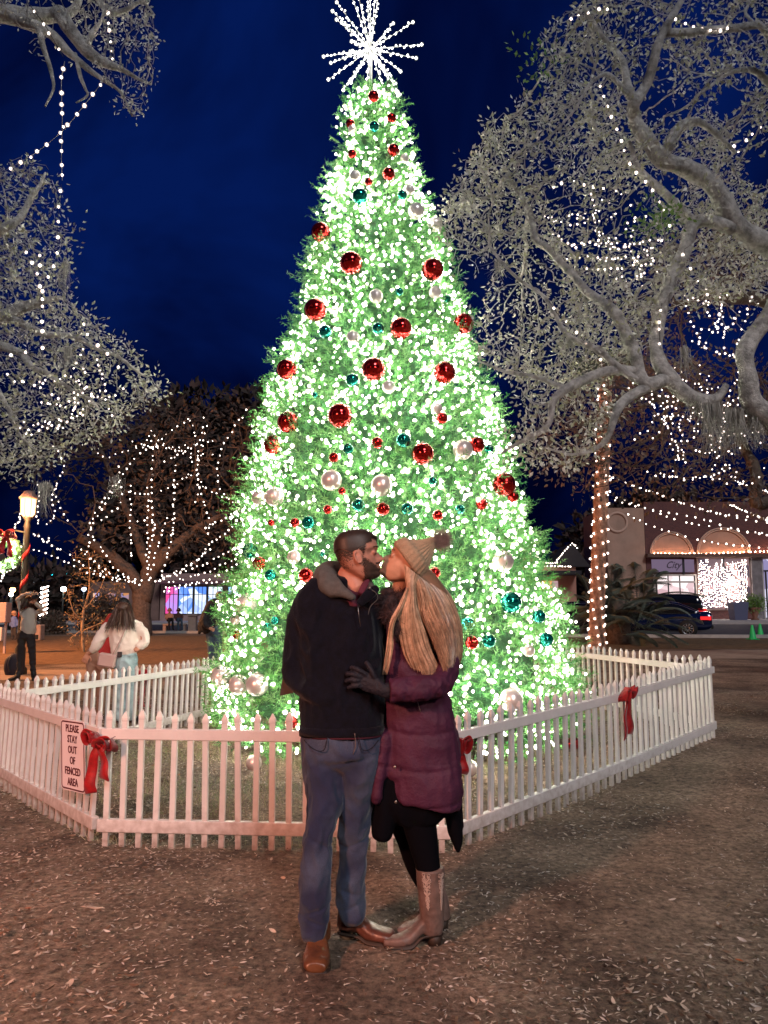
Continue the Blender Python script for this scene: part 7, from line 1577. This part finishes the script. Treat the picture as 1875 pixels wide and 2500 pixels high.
Yq = 16.6; g = gp(X(50, Yq), Yq); bk = empty('backpack', tuple(g), 'dark backpack standing on the path behind the photographer', 'backpack'); mb = MB(); R_ = [(X(50, Yq), Yq, .02, .17, .11), (X(50, Yq), Yq, .15, .20, .13), (X(50, Yq), Yq, .34, .18, .11), (X(50, Yq), Yq, .42, .10, .07)]; loft_w(mb, np.array(R_), n=16, p=3); mb.build('bag', mat('bag_navy', (.015, .018, .035), .7), bk); mb = MB(); mb.tube(catmull([(X(46, Yq), Yq-.1, .40), (X(44, Yq), Yq-.17, .25), (X(46, Yq), Yq-.13, .08)], 4), .014, 6); mb.build('strap', M_frame, bk)
# the woman in the cream top, back to camera
Yc = 9.9; g = gp(X(305, Yc), Yc)
a1 = [(268, 1528, Yc, 15, .06), (250, 1548, Yc-.02, 14, .06), (236, 1574, Yc-.03, 13, .055), (226, 1588, Yc, 9, .045), (216, 1596, Yc+.03, 6, .03)]
a2 = [(336, 1528, Yc, 14, .06), (350, 1548, Yc, 13.5, .06), (352, 1566, Yc-.02, 13, .055), (340, 1580, Yc-.05, 10, .045), (330, 1588, Yc-.08, 7, .03)]
l1 = [(296, 1598, Yc, 17, .10), (296, 1660, Yc, 14, .085), (294, 1720, Yc, 12, .07), (292, 1752, Yc, 12, .07)]; l2 = [(320, 1598, Yc, 16, .10), (320, 1660, Yc, 13.5, .085), (320, 1720, Yc, 12, .07), (320, 1752, Yc, 12, .07)]
wc_, Mh, s = figure('woman in a cream top and pale jeans with a shoulder bag, seen from behind', g, [[(300, 1500, Yc, 8, .05), (302, 1520, Yc, 14, .06)], scale_rows(a1, .8), scale_rows(a2, .8), scale_rows(l1, .7), scale_rows(l2, .7), [(302, 1530, Yc, 25, .09), (304, 1590, Yc, 22, .09)]],
    [('top', M_cream, [[(302, 1508, Yc, 22, .07), (302, 1520, Yc, 38, .09), (303, 1550, Yc, 36, .12), (304, 1585, Yc, 33, .12), (304, 1597, Yc, 30, .11)], a1[:4], a2[:4]], .009), ('jeans', M_ljean, [[(306, 1590, Yc, 25, .10), (307, 1612, Yc, 28, .12), (307, 1630, Yc, 27, .12)], l1, l2], .009)],
    head=(301, 1492, Yc, 21, (PI/2, 0)), vox=.010, hands=(((213, 1600, Yc+.03), (-.4, 0, -1), .02),))
hairshell(wc_, Mh, s, M_hb, .24, w_=.095, n=1600)
for dx in (292, 320): boot(wc_, foff(W(dx, 1760, Yc+.02)*np.array((1, 1, 0))), foff((W(dx, 1760, Yc)+np.array((0, .2, 0)))*np.array((1, 1, 0))), W(dx, 1752, Yc), .25, M_shoe, M_sole, M_sole, .05, name='shoe', hh=.02)
c = W(262, 1612, Yc-.12); hb = empty('shoulder_bag', tuple(c), 'blush shoulder bag hanging on the left hip of the woman in cream', 'bag'); mb = MB(); mb.box(c, (.22, .09, .17), bev=.02, rot=Matrix.Rotation(.15, 3, 'Y')); mb.build('bag', M_bag, hb, False)
mb = MB(); mb.tube(catmull([W(275, 1598, Yc-.14), W(290, 1570, Yc-.16), W(302, 1545, Yc-.15), W(312, 1518, Yc-.10), W(308, 1508, Yc-.03)], 4), .008, 6); mb.build('strap', M_bag, hb)
mb = MB(); mb.box(W(292, 1598, Yc-.125), (.06, .012, .07), bev=.004); o = mb.build('phone', M_frame, None, False); tag(o, 'black phone sticking out of the back pocket of the pale jeans', 'phone')
# companion hidden behind her
Yd = 10.6; g = gp(X(236, Yd), Yd); d1 = [(228, 1600, Yd, 17, .10), (224, 1650, Yd, 13, .08), (222, 1700, Yd, 10, .06), (221, 1740, Yd, 10, .06)]; d2_ = [(248, 1600, Yd, 16, .10), (248, 1650, Yd, 13, .08), (247, 1700, Yd, 10, .06), (246, 1740, Yd, 10, .06)]
cp, Mh, s = figure('person in tan trousers mostly hidden behind the woman in the cream top', g, [[(292, 1490, Yd, 7, .05), (285, 1510, Yd, 14, .06)], [(280, 1520, Yd, 24, .08), (240, 1600, Yd, 22, .09)], scale_rows(d1, .7), scale_rows(d2_, .7)],
    [('jacket', M_redc, [[(284, 1505, Yd, 20, .08), (276, 1530, Yd, 27, .11), (256, 1570, Yd, 27, .12), (242, 1598, Yd, 24, .11)]], .012), ('trousers', M_tan, [[(240, 1590, Yd, 27, .12), (238, 1612, Yd, 27, .12)], d1, d2_], .012)], head=(300, 1479, Yd, 19, (2.0, 0)))
hairshell(cp, Mh, s, mat('hair_black', (.012, .01, .01), .5), .12, w_=.09, n=700)
# man in dark coat by the tree and the person beyond him
Ym = 17.5; g = gp(X(520, Ym), Ym); e1 = [(514, 1545, Ym, 12, .10), (516, 1590, Ym, 9, .08), (517, 1628, Ym, 7, .06), (517, 1630, Ym, 7, .06)]; e2 = [(532, 1545, Ym, 11, .10), (534, 1590, Ym, 8.5, .08), (535, 1630, Ym, 7, .06)]
ar = [(512, 1478, Ym-.1, 8, .07), (503, 1500, Ym-.16, 8, .065), (500, 1520, Ym-.18, 8, .06), (512, 1533, Ym-.22, 6, .05)]; ar2 = [(538, 1480, Ym, 7, .06), (548, 1500, Ym, 7, .06), (556, 1512, Ym, 6, .05)]
mc, Mh, s = figure('bearded man in a dark coat and jeans half hidden by the christmas tree', g, [[(534, 1468, Ym, 5, .05), (531, 1480, Ym, 9, .06)], scale_rows(ar, .8), scale_rows(ar2, .8), scale_rows(e1, .7), scale_rows(e2, .7), [(522, 1480, Ym, 15, .09), (520, 1540, Ym, 15, .09)]],
    [('coat', M_coatb, [[(530, 1466, Ym, 10, .07), (524, 1478, Ym, 20, .11), (516, 1505, Ym, 25, .14), (510, 1530, Ym, 25, .14), (508, 1541, Ym, 23, .12)], [(494, 1515, Ym+.02, 9, .08), (489, 1535, Ym+.02, 7, .06), (487, 1546, Ym+.02, 4, .04)], ar, ar2], .012), ('jeans', M_djean, [[(522, 1532, Ym, 20, .12), (523, 1550, Ym, 20, .12)], e1, e2], .012)],
    head=(539, 1456, Ym, 12.0, (-.2, .05)), hands=(((514, 1535, Ym-.26), (.8, 0, -.3), -.02),))
hairshell(mc, Mh, s, M_hairD, .03, w_=.08, n=300)
mb = MB(); b = MB(); b.ball((.045, 0, -.085), .042, 12, 8, sc=(1, 1.1, .75)); Vb = np.array([tuple(Mh @ Vector(v*s)) for v in np.vstack(b.V)]); mb.add(Vb, [f for f, _ in b.order]); mb.build('beard', M_hairD, mc)
for dx in (516, 535): boot(mc, foff(W(dx, 1632, Ym)*np.array((1, 1, 0))), foff((W(dx, 1632, Ym)+np.array((.2, -.05, 0)))*np.array((1, 1, 0))), W(dx, 1628, Ym), .29, M_shoe, M_sole, M_sole, .055, name='shoe', hh=.02)
Yo = 18.3; g = gp(X(566, Yo), Yo); f1 = [(562, 1545, Yo, 10, .1), (562, 1620, Yo, 7, .06)]; f2 = [(575, 1545, Yo, 10, .1), (576, 1620, Yo, 7, .06)]
po, Mh, s = figure('person with black hair just beyond the man in the dark coat', g, [[(563, 1473, Yo, 5, .05), (564, 1485, Yo, 9, .06)], scale_rows(f1, .7), scale_rows(f2, .7)], [('coat', M_coatb, [[(564, 1475, Yo, 9, .07), (566, 1486, Yo, 17, .10), (567, 1540, Yo, 18, .12)]], .014), ('trousers', M_pants, [f1, f2], .014)], head=(561, 1461, Yo, 11.0, (2.6, 0)))
hairshell(po, Mh, s, mat('hair_black', (.012, .01, .01), .5), .14, w_=.09, n=400)
# the two seated people
def seated(px, label, topm, legm, hatm, Ys=42., dz=0):
    g = gp(X(px, Ys), Ys-.2); k = 1.
    th1 = [(px-3, 1512, Ys-.05, 3.6, .09), (px-2, 1512, Ys-.30, 3.4, .08), (px-1, 1514, Ys-.52, 3.0, .07)]; sh1 = [(px-1, 1514, Ys-.52, 2.8, .065), (px-1, 1525, Ys-.52, 2.5, .055), (px-1, 1538, Ys-.50, 2.2, .05)]
    th2 = [(px+4, 1512, Ys-.05, 3.6, .09), (px+6, 1512, Ys-.30, 3.4, .08), (px+7, 1514, Ys-.52, 3.0, .07)]; sh2 = [(px+7, 1514, Ys-.52, 2.8, .065), (px+8, 1525, Ys-.52, 2.5, .055), (px+9, 1538, Ys-.50, 2.2, .05)]
    ar1 = [(px-8, 1501, Ys-.05, 2.8, .06), (px-9, 1508, Ys-.1, 2.6, .055), (px-3, 1512, Ys-.32, 2.2, .045)]; ar2 = [(px+8, 1501, Ys-.05, 2.8, .06), (px+9, 1508, Ys-.1, 2.6, .055), (px+3, 1512, Ys-.32, 2.2, .045)]
    r, Mh, s = figure(label, g, [[(px, 1497, Ys-.03, 2.4, .05), (px, 1501, Ys-.03, 5, .07)], [(px, 1501, Ys, 6, .09), (px, 1511, Ys, 6, .09)]] + [scale_rows(q, .75) for q in (th1, sh1, th2, sh2, ar1, ar2)],
        [('jacket', topm, [[(px, 1497, Ys-.02, 4, .07), (px, 1500, Ys-.02, 8.5, .10), (px, 1507, Ys, 8.5, .12), (px+.5, 1513, Ys, 8, .13)], ar1, ar2], .02), ('trousers', legm, [[(px+.5, 1510, Ys, 8, .12), (px+.5, 1514, Ys-.06, 8, .12)], th1, sh1, th2, sh2], .02)], head=(px, 1490, Ys-.06, 5.6, (-PI/2, -.15)), vox=.02)
    hairshell(r, Mh, s, hatm, .10, w_=.09, n=300)
seated(414, 'person in a pale jacket and cap seated at the left end of the stone bench', mat('pale_jacket', (.45, .30, .26), .8), M_coatb, mat('pink_cap', (.45, .22, .18), .7))
seated(436, 'person in a brown jacket seated on the right of the stone bench', mat('brown_jacket', (.14, .06, .05), .8), M_djean, M_hb)
# child in blue at the left edge
Yk = 30.; g = gp(X(33, Yk), Yk); k1 = [(30, 1528, Yk, 3.6, .06), (30, 1560, Yk, 2.6, .045)]; k2 = [(37, 1528, Yk, 3.6, .06), (38, 1560, Yk, 2.6, .045)]
kd_, Mh, s = figure('child in a blue jacket at the left edge beyond the cabinet', g, [[(34, 1505, Yk, 2, .03), (34, 1510, Yk, 4, .05)], scale_rows(k1, .7), scale_rows(k2, .7)], [('jacket', mat('blue_jacket', (.10, .16, .42), .7), [[(34, 1506, Yk, 4, .06), (34, 1511, Yk, 8, .09), (34, 1530, Yk, 7.5, .10)], [(27, 1512, Yk, 2.6, .04), (25, 1528, Yk, 2.4, .035)], [(41, 1512, Yk, 2.6, .04), (43, 1527, Yk, 2.4, .035)]], .015), ('trousers', M_pants, [k1, k2], .015)], head=(35, 1498, Yk, 6.6, (.3, 0)), vox=.015)
hairshell(kd_, Mh, s, mat('hair_fair', (.42, .24, .14), .5), .05, n=300)
